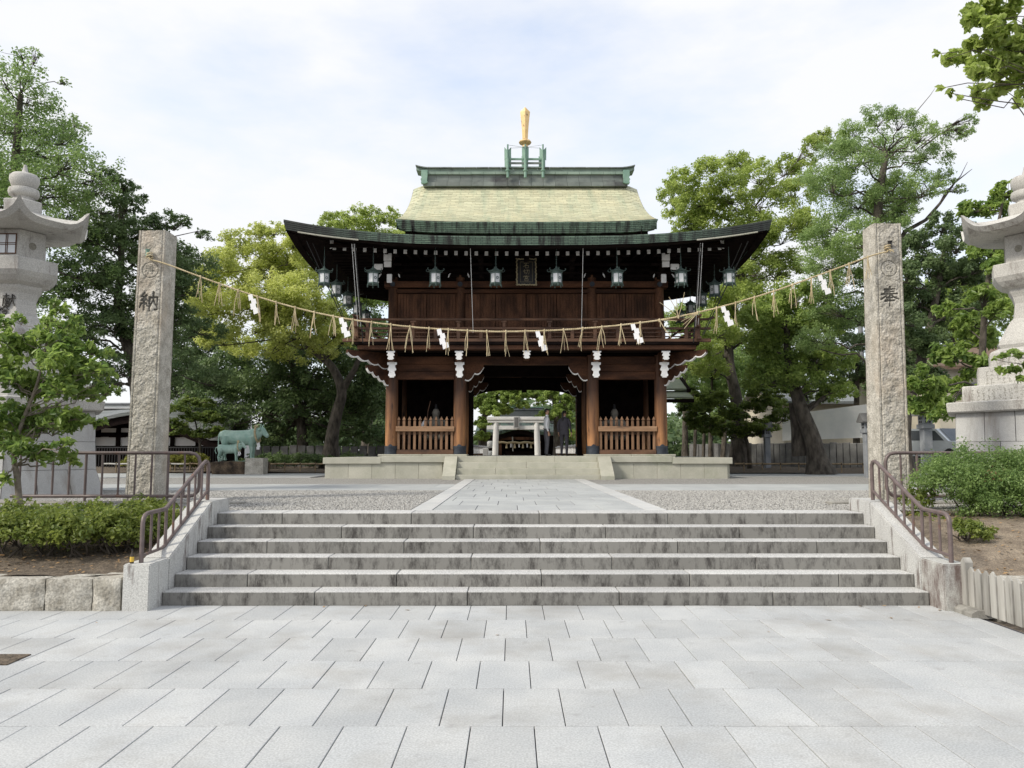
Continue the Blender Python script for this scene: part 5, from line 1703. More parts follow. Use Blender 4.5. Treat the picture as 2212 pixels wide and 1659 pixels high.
def person(at, h, face, upper, lower, label, longhair=False, jacket=False, mirror=1):
    """standing figure of height h; face = heading in radians (0 looks along +X)"""
    k = h/1.70
    S = Skel(); S.g = 1.12
    hip = S.p(0,0,.92,(.125,.165))
    w = S.chain(hip, [(0,0,1.05,(.11,.15)),(0.0,0,1.22,(.12,.165)),(.005,0,1.36,(.105,.15)),(.01,0,1.44,(.06,.07)),(.02,0,1.50,(.052,.055))])
    # head tips back a little: looking upwards
    h1 = S.chain(w, [(.025,0,1.56,(.075,.068)),(.02,0,1.62,(.092,.078)),(.005,0,1.675,(.072,.066))])
    S.chain(len(S.v)-2, [(.108,0,1.615,(.016,.016))])                 # nose
    chest = 3
    for s in (-1, 1):
        sh = S.p(.0, s*.17, 1.38, .058, chest)
        sw = .04*s*mirror
        el = S.chain(sh, [(-.01+sw*.5, s*.215, 1.24, .050), (-.015+sw, s*.235, 1.10, .042), (.045+sw*1.4, s*.235, .96, .036), (.08+sw*1.5, s*.23, .865, .027)])
        pal = S.chain(el, [(.092+sw*1.5, s*.225, .80, (.022,.032))])
        bx, by, bz = .098+sw*1.5, s*.222, .775
        for fi, (dy, ln) in enumerate(((-.024,.060),(-.008,.070),(.008,.066),(.024,.052))):
            S.chain(pal, [(bx+dy, by, bz-.012, .0095), (bx+dy+.006, by-s*.008, bz-ln*.6, .0088), (bx+dy+.004, by-s*.022, bz-ln, .0075)])
        S.chain(el, [(bx+.032, by-s*.014, bz+.022, .0105), (bx+.046, by-s*.022, bz-.008, .009)])
        S.chain(hip, [(.0, s*.095, .86, .098), (.01, s*.10, .66, .080), (.015, s*.10, .48, .060), (.0, s*.105, .28, .052), (-.015, s*.105, .10, .042), (-.01, s*.105, .045, .042), (.08, s*.115, .035, (.030,.040)), (.15, s*.12, .025, (.022,.036))])
    me = skin_body([(x*k, y*k, z*k) for x, y, z in S.v], S.e, [(r*k if not isinstance(r, tuple) else (r[0]*k, r[1]*k)) for r in S.r], hip, 2)
    def pick(c):
        x, y, z = c.x/k, c.y/k, c.z/k
        if z < .075: return 3
        if abs(y) > .208 and z < .885 and z > .66: return 2
        cut = .80 if jacket else .985
        if z < cut: return 1 if not (abs(y) > .19 and z > .885) else 0
        if z > 1.455: return 2
        return 0
    t = thing('person', at, label, 'person')
    b_ = body_obj('body', me, [M[upper], M[lower], M['skin'], M['shoe']], t, at, pick)
    # hair: a cap over crown and back of the head
    vs = []; rows = []
    for i in range(8):
        th = math.pi*i/7*.62
        row = []
        for q in range(16):
            a = 2*math.pi*q/16
            bk = 1.0 - .55*max(0, math.cos(a))*(i/7)**1.2
            th2 = th*bk
            row.append((at[0]*0+k*(.012+.100*math.sin(th2)*math.cos(a)), k*(.087*math.sin(th2)*math.sin(a)), k*(1.622+.092*math.cos(th2))))
        rows.append(row)
    mb = MB().grid(rows, closed=True)
    if longhair:
        mb.tube([(-.085*k,0,1.64*k),(-.135*k,0,1.60*k),(-.150*k,0,1.50*k),(-.135*k,0,1.36*k),(-.13*k,0,1.28*k)], [.03*k,.04*k,.042*k,.032*k,.010*k], 10)
        mb.tube([(-.02*k,0,1.44*k),(-.028*k,0,1.462*k)], .064*k, 12)
    mb.xf(Matrix.Translation(Vector(at)))
    hr = mk('hair', mb, M['hair'], b_, 60, at=at)
    for s in (-1, 1):
        ear = MB().lathe(0, 0, [(.004,-.03),(.014,-.018),(.018,.005),(.014,.022),(.004,.03)], 8).xf(Matrix.Translation(Vector(at)+Vector((.012*k, s*.083*k, 1.615*k))) @ Matrix.Scale(.45, 4, (0,1,0)))
        mk('ear', ear, M['skin'], b_, 50, at=at)
        eye = MB().lathe(0, 0, [(.002,-.009),(.009,-.004),(.009,.004),(.002,.009)], 8).xf(Matrix.Translation(Vector(at)+Vector((.098*k, s*.032*k, 1.625*k))))
        mk('eye', eye, M['hair'], b_, 50, at=at)
    mk('mouth', MB().box(-.004,.006,-.02,.02,-.004,.004).xf(Matrix.Translation(Vector(at)+Vector((.100*k, 0, 1.572*k)))), M['skin'], b_, at=at)
    if jacket:
        prof = []
        rows = []
        for z, rx_, ry_ in ((.79,.150,.200),(.90,.150,.195),(1.02,.135,.175),(1.16,.142,.188),(1.30,.140,.190),(1.40,.105,.165),(1.445,.07,.09)):
            rows.append([(k*rx_*math.cos(2*math.pi*q/20), k*ry_*math.sin(2*math.pi*q/20), k*z) for q in range(20)])
        mb = MB().grid(rows, closed=True).xf(Matrix.Translation(Vector(at)))
        mk('jacket', mb, M['suit'], b_, 60, at=at)
        mk('collar', MB().lathe(0,0,[(.062*k,1.435*k),(.060*k,1.475*k)],14).xf(Matrix.Translation(Vector(at)+Vector((.012*k,0,0)))), M['shirt'], b_, 60, at=at)
    else:
        mk('collar', MB().lathe(0,0,[(.064*k,1.43*k),(.060*k,1.485*k)],14).xf(Matrix.Translation(Vector(at)+Vector((.014*k,0,0)))), M['shirt'], b_, 60, at=at)
        mk('belt', MB().lathe(0,0,[(.152*k,.975*k),(.153*k,1.0*k)],20).xf(Matrix.Translation(Vector(at)) @ Matrix.Scale(.80, 4, (1,0,0))), M['shoe'], b_, 60, at=at)
    t.rotation_euler.z = face
    return t
pm1 = PX(1181, 983, 26.9); person((pm1.x, 26.9, PT-.003), 1.62, rad(8), 'shirt', 'trousers', 'person in white shirt and charcoal trousers standing in the gate passage looking up')
pm2 = PX(1219, 983, 26.7); person((pm2.x, 26.7, PT-.003), 1.55, rad(62), 'suit', 'suit', 'person in dark suit with tied back hair standing in the gate passage looking up', True, True, -1)
# ================================================================== bronze cow and calf
cow_at = GP(512, 1024, UG)
CB = Vector((PX(510,1000,29.9).x, 29.9, UG))
def ring_loft(mb, secs, n=14):
    """secs: (centre, axis dir, up half, side half); elliptical rings"""
    rows = []
    for (c, d, hu, hs) in secs:
        c, d = Vector(c), Vector(d).normalized()
        side = Vector((0,1,0)); upv = side.cross(d)*-1
        rows.append([c+upv*hu*math.sin(2*math.pi*q/n)+side*hs*math.cos(2*math.pi*q/n) for q in range(n)])
    mb.grid(rows, closed=True)
    mb.f.append(tuple(len(mb.v)-len(rows)*n+q for q in range(n))[::-1]); mb.f.append(tuple(len(mb.v)-n+q for q in range(n)))
def cow_mesh(k, headup, tail=True):
    """one continuous body: overlapping lofts fused by a voxel remesh; head towards +X"""
    mb = MB()
    X_ = (1,0,0)
    ring_loft(mb, [((-.80,0,1.06),X_,.07,.07),((-.76,0,1.02),X_,.20,.17),((-.62,0,1.00),X_,.285,.235),((-.40,0,.97),X_,.295,.25),((-.15,0,.94),X_,.315,.275),((.12,0,.94),X_,.325,.285),((.36,0,.95),X_,.33,.27),((.56,0,.97),X_,.33,.24),((.70,0,1.00),X_,.28,.19),((.78,0,1.02),X_,.18,.12)])
    hz = headup
    ring_loft(mb, [((.50,0,1.02),(1,0,.2),.31,.19),((.68,0,1.07+hz*.4),(1,0,.35),.265,.15),((.82,0,1.13+hz*.8),(1,0,.35),.22,.12),((.92,0,1.19+hz),(1,0,.2),.17,.105)], 12)
    ring_loft(mb, [((.86,0,1.27+hz),(1,0,-.5),.10,.10),((.93,0,1.23+hz),(1,0,-.7),.155,.125),((1.01,0,1.15+hz),(1,0,-.75),.135,.105),((1.10,0,1.05+hz),(1,0,-.75),.100,.085),((1.165,0,.985+hz),(1,0,-.7),.088,.082),((1.205,0,.955+hz),(1,0,-.7),.055,.06)], 12)
    for s in (-1, 1):
        mb.tube([(.90,s*.06,1.32+hz),(.905,s*.135,1.37+hz),(.93,s*.155,1.44+hz),(.95,s*.135,1.51+hz)], [.042,.036,.028,.013], 8)
        mb.tube([(.90,s*.09,1.27+hz),(.87,s*.18,1.25+hz),(.845,s*.27,1.21+hz)], [.035,.055,.02], 8)
        mb.tube([(.50,s*.15,.98),(.52,s*.165,.76),(.545,s*.155,.56),(.555,s*.15,.47),(.545,s*.15,.25),(.55,s*.15,.12),(.565,s*.15,.06),(.57,s*.15,0)], [.17,.125,.080,.072,.052,.048,.062,.066], 10)
        mb.tube([(-.55,s*.15,1.0),(-.54,s*.17,.80),(-.56,s*.165,.62),(-.66,s*.16,.46),(-.69,s*.16,.40),(-.655,s*.16,.22),(-.635,s*.16,.12),(-.62,s*.16,.06),(-.61,s*.16,0)], [.21,.175,.115,.072,.064,.050,.046,.060,.064], 10)
    mb.tube([(-.20,0,.70),(-.22,0,.60)], [.13,.09], 10)
    if tail: mb.tube([(-.77,0,1.18),(-.85,0,1.10),(-.875,0,.86),(-.87,0,.60),(-.865,0,.44),(-.86,0,.34)], [.05,.036,.03,.028,.042,.016], 8)
    me = to_mesh('cattle', [(x*k, y*k, z*k) for x, y, z in mb.v], mb.f)
    o = bpy.data.objects.new('tmp', me); C.objects.link(o)
    r = o.modifiers.new('r', 'REMESH'); r.mode = 'VOXEL'; r.voxel_size = .021*k; r.use_smooth_shade = True
    sm = o.modifiers.new('s', 'SMOOTH'); sm.factor = .5; sm.iterations = 4
    out = bpy.data.meshes.new_from_object(o.evaluated_get(bpy.context.evaluated_depsgraph_get()))
    bpy.data.objects.remove(o); bpy.data.meshes.remove(me)
    out.polygons.foreach_set('use_smooth', [True]*len(out.polygons))
    return out
st = thing('cow_statue', CB, 'green bronze statue of a standing cow with a calf at its side, on a rock', 'statue')
kz = CB.z+.40
cowk = .92
c_at = (PX(525,960,29.9).x-.16, 29.95, kz+.10)
cow = body_obj('cow', cow_mesh(cowk, .03), [M['bronze']], st, c_at)
f_at = (PX(496,980,29.4).x-.04, 29.42, kz+.03)
calf = body_obj('calf', cow_mesh(.535, .06, False), [M['bronze']], st, f_at)
mk('calf_tail', MB().tube([(f_at[0]-.43,f_at[1],f_at[2]+.58),(f_at[0]-.50,f_at[1],f_at[2]+.55),(f_at[0]-.52,f_at[1],f_at[2]+.44),(f_at[0]-.47,f_at[1],f_at[2]+.33)], [.02,.015,.014,.02], 8), M['bronze'], calf, 50)
# cast ground plate with an uneven surface
rows = []
bx0, bx1, by0, by1 = PX(470,1010,29.5).x, PX(554,1010,29.5).x, 29.15, 30.35
for j in range(13):
    rows.append([(bx0+(bx1-bx0)*i/24, by0+(by1-by0)*j/12, kz-.10*(j in (0,12) or i in (0,24)) + .03 + .10*(j/12)*(i/24)**.6 + .035*mnoise.noise(Vector((i*.5, j*.5, 2)))) for i in range(25)])
mk('ground_plate', MB().grid(rows), M['bronze'], st, 50)
def collar(cx, cy, cz, r, drop, label):
    t = thing('straw_collar', (cx, cy, cz), label, 'rope', 'straw rope collars on the bronze cattle')
    mb = MB()
    n = 40
    loop = []
    for i in range(n+1):
        a = 2*math.pi*i/n
        loop.append((cx-.10*math.cos(a)*r*2.2, cy-r*1.05*math.sin(a), cz+math.cos(a)*drop*.5-drop*.5))
    for ph in (0, math.pi):
        mb.tube([(p[0]+.028*r*4*math.cos(i*.9+ph)*.25, p[1], p[2]+.028*r*4*math.sin(i*.9+ph)*.25) for i, p in enumerate(loop)], .034*r*4, 6)
    mk('rope', mb, M['straw'], t, 60)
    mb = MB()
    q = Vector(loop[n//2])+Vector((.0,-.06,0))
    for s in (-.03, .03):
        for k in range(3):
            a = q+Vector((s+.02*(k % 2), -.01*k, -.085*k*(r*4)))
            w = .055*r*4; h = .11*r*4
            mb.prism([(0,0),(w,.012),(w+.014,-h+.012),(.014,-h)], lambda u, v, d_: (a.x-w/2+u, a.y+d_, a.z+v), -.003, .003)
    mk('paper_streamer', mb, M['paper'], t)
    mk('knot', MB().lathe(loop[0][0], cy, [(.02,cz-.02),(.07*r*4,cz+.02),(.085*r*4,cz+.07),(.03,cz+.11)], 9), M['straw'], t, 60)
collar(c_at[0]+.74*cowk, c_at[1], c_at[2]+1.36*cowk, .25, .56, 'thick straw rope collar with white paper round the bronze cow neck')
collar(f_at[0]+.70*.535, f_at[1], f_at[2]+1.36*.535, .14, .32, 'thin straw rope collar with white paper round the bronze calf neck')
# rock and granite block under the statue
bm = bmesh.new(); bmesh.ops.create_cube(bm, size=1.0); bmesh.ops.subdivide_edges(bm, edges=bm.edges[:], cuts=11, use_grid_fill=True)
vs = []
rx0, rx1 = PX(463,1020,29.3).x, PX(560,1020,29.3).x
for v in bm.verts:
    p = Vector((rx0+(v.co.x+.5)*(rx1-rx0), 29.05+(v.co.y+.5)*1.5, UG-.04+(v.co.z+.5)*.50))
    nv = mnoise.noise_vector(p*2.2); p += Vector((nv.x*.14, nv.y*.14, nv.z*.05))
    vs.append(p)
bm.verts.index_update()
rockb = tag(mk('statue_rock', MB().add(vs, [tuple(v.index for v in f.verts) for f in bm.faces]), M['brownrock'], None, 45), 'dark brown boulder carrying the bronze cow statue', 'rock')
bm.free()
b0 = GP(528.5, 1025, UG); b1 = GP(568, 1025, UG)
tag(mk('granite_block', rough_block(b0.x, b1.x, b0.y, b0.y+.55, UG-.02, UG+.60, .012, 77), M['pillar'], None, 40), 'squared rough granite block in front of the bronze cow statue', 'stone block')
# ================================================================== name plaque on the gate
pq = thing('name_plaque', (GX+.0, 24.62, 7.20), 'black vertical plaque with three gold characters and a carved gilt border under the eaves', 'plaque')
PQ = PX(1137, 588, 24.6)
Mp = Matrix.Translation(PQ) @ Matrix.Rotation(rad(-14), 4, 'X')
hw, hh = .335, .49
mk('board', MB().box(-hw+.05, hw-.05, -.02, .03, -hh+.05, hh-.05, .004).xf(Mp), M['black'], pq)
def wavy(n, L, amp, horizontal):
    return [(-L+2*L*i/n, amp*math.sin(i*1.9)+amp*.6*math.sin(i*.8)) for i in range(n+1)]
for (a, b_, hor, off) in ((0,0,1,hh-.03),(0,0,1,-hh+.03),(0,0,0,-hw+.03),(0,0,0,hw-.03)):
    L = hw if hor else hh
    pts = wavy(26, L, .010, hor)
    mk('border', MB().tube([Mp @ (Vector((u, -.035, off+v)) if hor else Vector((off+v, -.035, u))) for u, v in pts], .024, 6), M['gold_dim'], pq, 50)
for (x0, x1, z0, z1) in ((-.20,.20,.355,.363),(-.20,.20,-.363,-.355),(-.20,-.192,-.355,.355),(.192,.20,-.355,.355)):
    mk('fillet', MB().box(x0, x1, -.026, -.0205, z0, z1).xf(Mp), M['gold_dim'], pq)
for g, zc_ in (('ishi', .225), ('kiri', 0.0), ('miya', -.225)):
    mbt = MB()
    ribbon_glyph(mbt, GLYPH[g], lambda u, v, h: Mp @ Vector(((u-.5)*.22, -.0215-(.009 if h else 0), zc_+(v-.5)*.205)), .052)
    mk('character', mbt, M['gold_dim'], pq)
# ================================================================== guardian statues in the bays
def guardian(x, y, flip, label, bow):
    z = PT+.02
    t = thing('guardian_statue', (x, y, z), label, 'statue')
    mk('pedestal', MB().box(x-.45, x+.45, y-.35, y+.45, z-.02, z+.52, .02), M['wood_dark_shade'], t)
    S = Skel(); S.g = 1.38
    zb = z+.52
    hip = S.p(0,0,.18,(.26,.34))
    S_ = S.chain(hip, [(0,0,.40,(.20,.27)),(0,-.02,.58,(.19,.26)),(0,-.02,.70,(.13,.19)),(0,-.03,.76,.075)])
    S.chain(S_, [(0,-.04,.84,(.10,.095)),(0,-.04,.93,(.11,.10)),(0,-.02,1.0,(.08,.075)),(0,-.0,1.06,(.05,.045))])
    for s in (-1, 1):
        el = S.chain(2, [(s*.28,-.03,.60,.095),(s*.38,-.08,.44,.09),(s*.30,-.24,.36,.065),(s*.20,-.33,.36,.042)])
        S.chain(hip, [(s*.24,-.16,.13,.16),(s*.34,-.34,.11,.12),(s*.12,-.42,.09,.085)])
    me = skin_body(S.v, S.e, S.r, hip, 2)
    body_obj('figure', me, [M['statue']], t, (x, y, zb))
    mk('court_cap', MB().lathe(x, y-.01, [(.085,zb+1.0),(.075,zb+1.06),(.045,zb+1.09),(.04,zb+1.20),(.02,zb+1.22)], 12), M['black'], t, 50)
    mk('sleeve', MB().tube([(x-.36,y-.05,zb+.62),(x-.47,y-.12,zb+.42),(x-.40,y-.24,zb+.28)], [.07,.11,.05], 10), M['plaster'] if bow else M['statue'], t, 60)
    if bow:
        pts = [(x-.20, y-.36, zb+.02), (x-.26, y-.38, zb+.45), (x-.24, y-.37, zb+.95), (x-.16, y-.34, zb+1.30)]
        mk('bow', MB().tube(pts, .014, 6), M['wood_rail'], t, 50)
    else:
        mk('sword', MB().tube([(x+.36, y-.3, zb+.16), (x+.52, y+.35, zb+.42)], .022, 6), M['wood_rail'], t, 50)
    return t
pg_ = PX(942, 900, 26.5); guardian(pg_.x, 26.5, 1, 'seated painted guardian figure holding a bow behind the palisade', True)
pg_ = PX(1327, 900, 26.6); guardian(pg_.x, 26.6, -1, 'seated guardian figure in deep shade behind the palisade near the annex', False)
# ================================================================== small bottle on the cheek wall
bt = thing('bottle', (-4.17, 8.73, .502), 'small dark bottle with a yellow label on the cheek wall', 'bottle')
mk('glass', MB().lathe(-4.185, 8.70, [(.018,.502),(.021,.505),(.021,.585),(.015,.605),(.008,.62),(.008,.645)], 14), M['bottle_glass'], bt, 40)
mk('label', MB().lathe(-4.185, 8.70, [(.0216,.520),(.0216,.575)], 14), M['yellow_label'], bt, 40)
mk('cap', MB().lathe(-4.185, 8.70, [(.0095,.640),(.0095,.655)], 12), M['black'], bt, 40)
# ================================================================== inner court seen through the passage
tz = 48.0
t = thing('torii', (PX(1117,980,tz).x, tz, UG), 'pale stone torii standing in the inner court behind the gate', 'torii')
xL, xR = PX(1071,980,tz).x, PX(1160,980,tz).x
ztop = PX(1117,900.5,tz).z; zk = PX(1117,911,tz).z; zn1 = PX(1117,919.7,tz).z; zn0 = PX(1117,928,tz).z
for s, x in ((-1, xL), (1, xR)):
    mk('pillar', MB().tube([(x+s*.06,tz,UG),(x-s*.02,tz,zk-.02)], [.19,.165], 16), M['torii'], t, 50)
mid = (xL+xR)/2
mk('top_beam', MB().box(xL-.55, xR+.55, tz-.22, tz+.22, zk+.10, ztop, .02), M['torii'], t)
mk('under_beam', MB().box(xL-.50, xR+.50, tz-.17, tz+.17, zk-.06, zk+.098, .015), M['torii'], t)
mk('tie_beam', MB().box(xL-.55, xR+.55, tz-.09, tz+.09, zn0, zn1, .012), M['torii'], t)
for s, x in ((-1, xL), (1, xR)):
    for q in (-1, 1):
        mk('wedge', MB().prism([(0,0),(.16,0),(.10,.09),(0,.05)], lambda u, v, a: (x+q*(.17+u), a, zn1+v), tz-.05, tz+.05), M['lantern'], t)
pw = mk('tablet', MB().box(mid-.17, mid+.17, tz-.30, tz-.20, zn0+.06, ztop+.02, .012), M['lantern_base'], t)
mk('tablet_face', MB().box(mid-.12, mid+.12, tz-.306, tz-.30, zn0+.13, ztop-.05), M['greystone'], pw)
# shrine hall with an undulating front gable
hy = 62.0
h = thing('shrine_hall', (PX(1122,980,hy).x, hy, UG), 'dark wooden shrine hall with undulating front gable behind the stone torii', 'shrine')
hc = PX(1122,980,hy).x
ZH = lambda py: PX(1122, py, hy).z
def gable_z(u): return ZH(941) + (ZH(929)-ZH(941))*(.5+.5*math.cos(math.pi*min(1, abs(u)/.62))) - .10*max(0, abs(u)-.62)
n = 40
rowA = [(hc+u*3.4, hy-2.6, gable_z(u)+.22) for u in [-1+2*i/n for i in range(n+1)]]
rowB = [(p[0], p[1], p[2]-.24) for p in rowA]
rowC = [(p[0], hy+3, p[2]+1.1) for p in rowA]
mk('front_gable', MB().grid([[(p[0],p[1]+.6,p[2]) for p in rowB], rowB, rowA, rowC]), M['copper_edge'], h, 50)
mk('gable_board', MB().grid([[(p[0]*.0+hc+(p[0]-hc)*.93, p[1]+.12, p[2]-.38) for p in rowB], [(hc+(p[0]-hc)*.97, p[1]+.12, p[2]-.02) for p in rowB]]), M['wood_dark_shade'], h)
mk('main_roof', MB().prism([(-3.0,ZH(915)),(3.0,ZH(915)),(1.4,ZH(884)),(-1.4,ZH(884))], lambda u, v, a: (hc+u, a, v), hy+1.5, hy+4), M['tile'], h)
mk('ridge_box', MB().box(hc-1.9, hc+1.9, hy+1.4, hy+2.2, ZH(884), ZH(879), .03), M['tile_plain'], h)
mk('ridge_cap', MB().box(hc-2.0, hc+2.0, hy+1.3, hy+2.3, ZH(879)+.002, ZH(877), .03), M['verdigris'], h)
mk('body', MB().box(hc-3.0, hc+3.0, hy-.4, hy+3, UG, ZH(938)), M['wood_dark_shade'], h)
for s in (-1, 1):
    for a in (1.5, 2.9):
        mk('post', MB().box(hc+s*a-.12, hc+s*a+.12, hy-2.3, hy-2.06, UG, ZH(945), .01), M['wood'], h)
mk('cross_beam', MB().box(hc-3.1, hc+3.1, hy-2.35, hy-2.05, ZH(951), ZH(945), .01), M['wood'], h)
mk('straw_rope', MB().tube([(hc-1.6+.32*i, hy-2.5, ZH(957)+.04*math.sin(i*2.2)) for i in range(11)], .09, 8), M['straw'], h, 50)
for i in range(4):
    x = hc-1.0+.62*i
    mk('rope_tassel', MB().lathe(x, hy-2.5, [(.10,ZH(957)-.42),(.05,ZH(957)-.18),(.03,ZH(957)-.05)], 8), M['straw'], h, 50)
for i in range(3):
    x = hc-.66+.62*i
    mk('paper_streamer', MB().box(x-.06, x+.04, hy-2.55, hy-2.54, ZH(957)-.36, ZH(957)-.05), M['paper'], h)
mk('bell_cord', MB().tube([(hc-.55,hy-2.45,ZH(945)),(hc-.52,hy-2.45,UG+.9)], .05, 8), M['lantern'], h, 50)
mk('offering_box', MB().box(hc-1.1, hc+1.1, hy-2.2, hy-1.4, UG, UG+.9, .02), M['wood_dark_shade'], h)
for i in range(3):
    mk('paper_lantern', MB().lathe(hc-2.25, hy-2.5, [(.16,ZH(953)-.55-.75*i),(.24,ZH(953)-.45-.75*i),(.24,ZH(953)-.10-.75*i),(.16,ZH(953)-.02-.75*i)], 12), M['plaster'], h, 50)
# rows of small votive lanterns either side of the inner path
def row_lantern(p, lab):
    t = thing('votive_lantern', p, lab, 'lantern', 'small white lanterns lining the inner path')
    x, y, z = p
    mk('post', MB().box(x-.05, x+.05, y-.05, y+.05, z, z+.75, .006), M['wood_rail'], t)
    mk('box', MB().box(x-.16, x+.16, y-.12, y+.12, z+.75, z+1.10, .008), M['plaster'], t)
    mk('roof', MB().prism([(-.24,0),(.24,0),(0,.12)], lambda u, v, a: (x+u, a, z+1.103+v), y-.18, y+.18), M['tile_plain'], t)
ORD = ('first','second','third','fourth','fifth','sixth','seventh','eighth')
for i in range(8):
    y = 38.0+1.7*i
    row_lantern((PX(1040,960,46).x-.35+.07*i, y, UG), 'small white post lantern under the leafy branch, %s in its row from the gate' % ORD[i])
    row_lantern((PX(1216,960,46).x+.25-.04*i, y, UG), 'small white post lantern past the two people, %s in its row from the gate' % ORD[i])
pn = PX(1084-19, 960, 44); t = tag(mk('name_post', MB().box(PX(1064,960,44).x-.55, PX(1064,960,44).x-.25, 44, 44.3, UG, UG+1.05, .02), M['lantern_base'], None), 'short square stone name post beside the torii', 'stone post')
# ================================================================== annex beside the gate
ax0, ax1 = GX+OB+.65, PX(1486,850,33).x
t = thing('small_annex', ((ax0+ax1)/2, 33, UG), 'small annex with green copper canopy roof beside the gate', 'annex')
zz1, zz2 = PX(1460,818,33).z, PX(1460,833,33).z
mk('upper_canopy', MB().prism([(33.0,zz1-.42),(34.3,zz1+.1),(34.3,zz1+.0),(33.0,zz1-.50)], lambda u, v, a: (a, u, v), ax0-1.2, ax1-.05), M['copper_skirt'], t)
mk('verge_board', MB().prism([(32.9,zz1-.46),(34.4,zz1+.2),(34.4,zz1-.12),(32.9,zz1-.60)], lambda u, v, a: (a, u, v), ax1-.046, ax1+.10), M['wood_dark_shade'], t)
zc1, zc2 = PX(1460,843,33).z, PX(1460,861,33).z
mk('lower_canopy', MB().prism([(32.0,zc2),(33.3,zc1),(33.3,zc1-.06),(32.0,zc2-.07)], lambda u, v, a: (a, u, v), ax0-1.2, ax1), M['copper_skirt'], t)
mk('canopy_beam', MB().box(ax0-1.2, ax1+.05, 32.05, 32.25, zc2-.22, zc2-.075, .01), M['wood_dark_shade'], t)
for i in range(3): mk('rafter_end', MB().box(ax0-.1+.32*i, ax0-.02+.32*i, 32.0, 32.04, zc2-.36, zc2-.28), M['white'], t)
mk('wall', MB().box(ax0-1.2, ax0+.25, 32.9, 34.2, PT-.7, zc1), M['wood_dark_shade'], t)
mk('post', MB().box(ax0-.16, ax0-.02, 32.1, 32.24, UG, zc2-.2, .01), M['greystone'], t)
mk('post', MB().box(ax0+.28, ax0+.40, 32.1, 32.24, UG, zc2-.2, .01), M['wood_dark_shade'], t)
mk('drain_pipe', MB().tube([(ax0+.15,32.02,UG),(ax0+.15,32.02,zc2-.25)], .03, 8), M['greystone'], t, 50)
# ================================================================== stone slab fences
def slab_fence(p0, p1, w, gap, h0, lab, mat='greystone', th=.14, wob=.03):
    p0, p1 = Vector(p0), Vector(p1)
    d = (p1-p0); L = d.length; d.normalize()
    a = math.atan2(d.y, d.x)
    t = thing('stone_fence', (p0+p1)/2, lab, 'stone fence')
    n = int(L/(w+gap))
    me = None
    for i in range(n):
        c = p0+d*((i+.5)*(w+gap))
        hh = h0+random.uniform(-wob, wob)
        key = ('slab', round(hh, 2), w, mat)
        if key not in _cache:
            vs, fs = chamfer_box(-w/2, w/2, -th/2, th/2, 0, round(hh, 2), .018)
            m_ = to_mesh('slab', vs, fs); m_.materials.append(M[mat]); _cache[key] = m_
        o = bpy.data.objects.new('stone_slab', _cache[key])
        link(o, t, c)
        o.rotation_euler = (random.uniform(-.01,.01), random.uniform(-.008,.008), a)
    mk('back_rail', MB().box(-L/2, L/2, th/2+.002, th/2+.10, h0*.55, h0*.68).xf(Matrix.Translation((p0+p1)/2) @ Matrix.Rotation(a, 4, 'Z')), M[mat], t)
    return t
slab_fence((PX(1490,980,42).x, 42, UG+.03), (PX(2110,980,31).x, 31, UG+.03), .29, .03, 1.22, 'grey stone slab fence behind the leaning tree trunk')
slab_fence((-12.4, 37.5, UG), (-5.8, 37.5, UG), .36, .06, 1.12, 'grey stone slab fence behind the bronze cow statue', 'greystone')
# ================================================================== bamboo guard rails
def bamboo_rail(p0, p1, n, lab, h=.34, mat='bamboo'):
    p0, p1 = Vector(p0), Vector(p1)
    t = thing('bamboo_rail', (p0+p1)/2, lab, 'guard rail', 'low bamboo guard rails along the planting beds')
    mk('pole', MB().tube([p0.lerp(p1, i/12)+Vector((0,0,h+.008*math.sin(i*2.1))) for i in range(13)], .032, 8), M[mat], t, 50)
    for i in range(n):
        p = p0.lerp(p1, (i+.5)/n)
        mk('post', MB().tube([p+Vector((0,.0,-.05)), p+Vector((0,.0,h+.06))], .022, 7), M['bamboo'], t, 50)
        mk('lashing', MB().lathe(p.x, p.y, [(.034,p.z+h-.03),(.036,p.z+h),(.034,p.z+h+.03)], 8), M['rubber'], t)
    return t
bamboo_rail((PX(566,1000,30.9).x, 30.9, UG+.02), (PX(698,1000,30.9).x, 30.9, UG+.02), 4, 'bamboo guard rail between the bronze cow statue and the gate platform')
bamboo_rail((PX(1587,1000,31).x, 31, UG+.02), (PX(1745,1000,31).x, 31, UG+.02), 4, 'bamboo guard rail below the small lantern post and leaning tree')
bamboo_rail((PX(1748,1000,30.6).x, 30.6, UG+.02), (PX(1935,1000,30.2).x, 30.2, UG+.02), 4, 'bamboo guard rail running behind the pillar by the round bush')
bamboo_rail((PX(362,1000,31).x, 31, UG+.02), (PX(460,1000,31).x, 31, UG+.02), 3, 'bamboo guard rail beside the bronze cow statue, in front of the yellow shrubs')
bamboo_rail((PX(222,1000,30.7).x, 30.7, UG+.02), (PX(398,1000,30.7).x, 30.7, UG+.02), 3, 'pale log rail in front of the small tiled hall', .34, 'lantern')
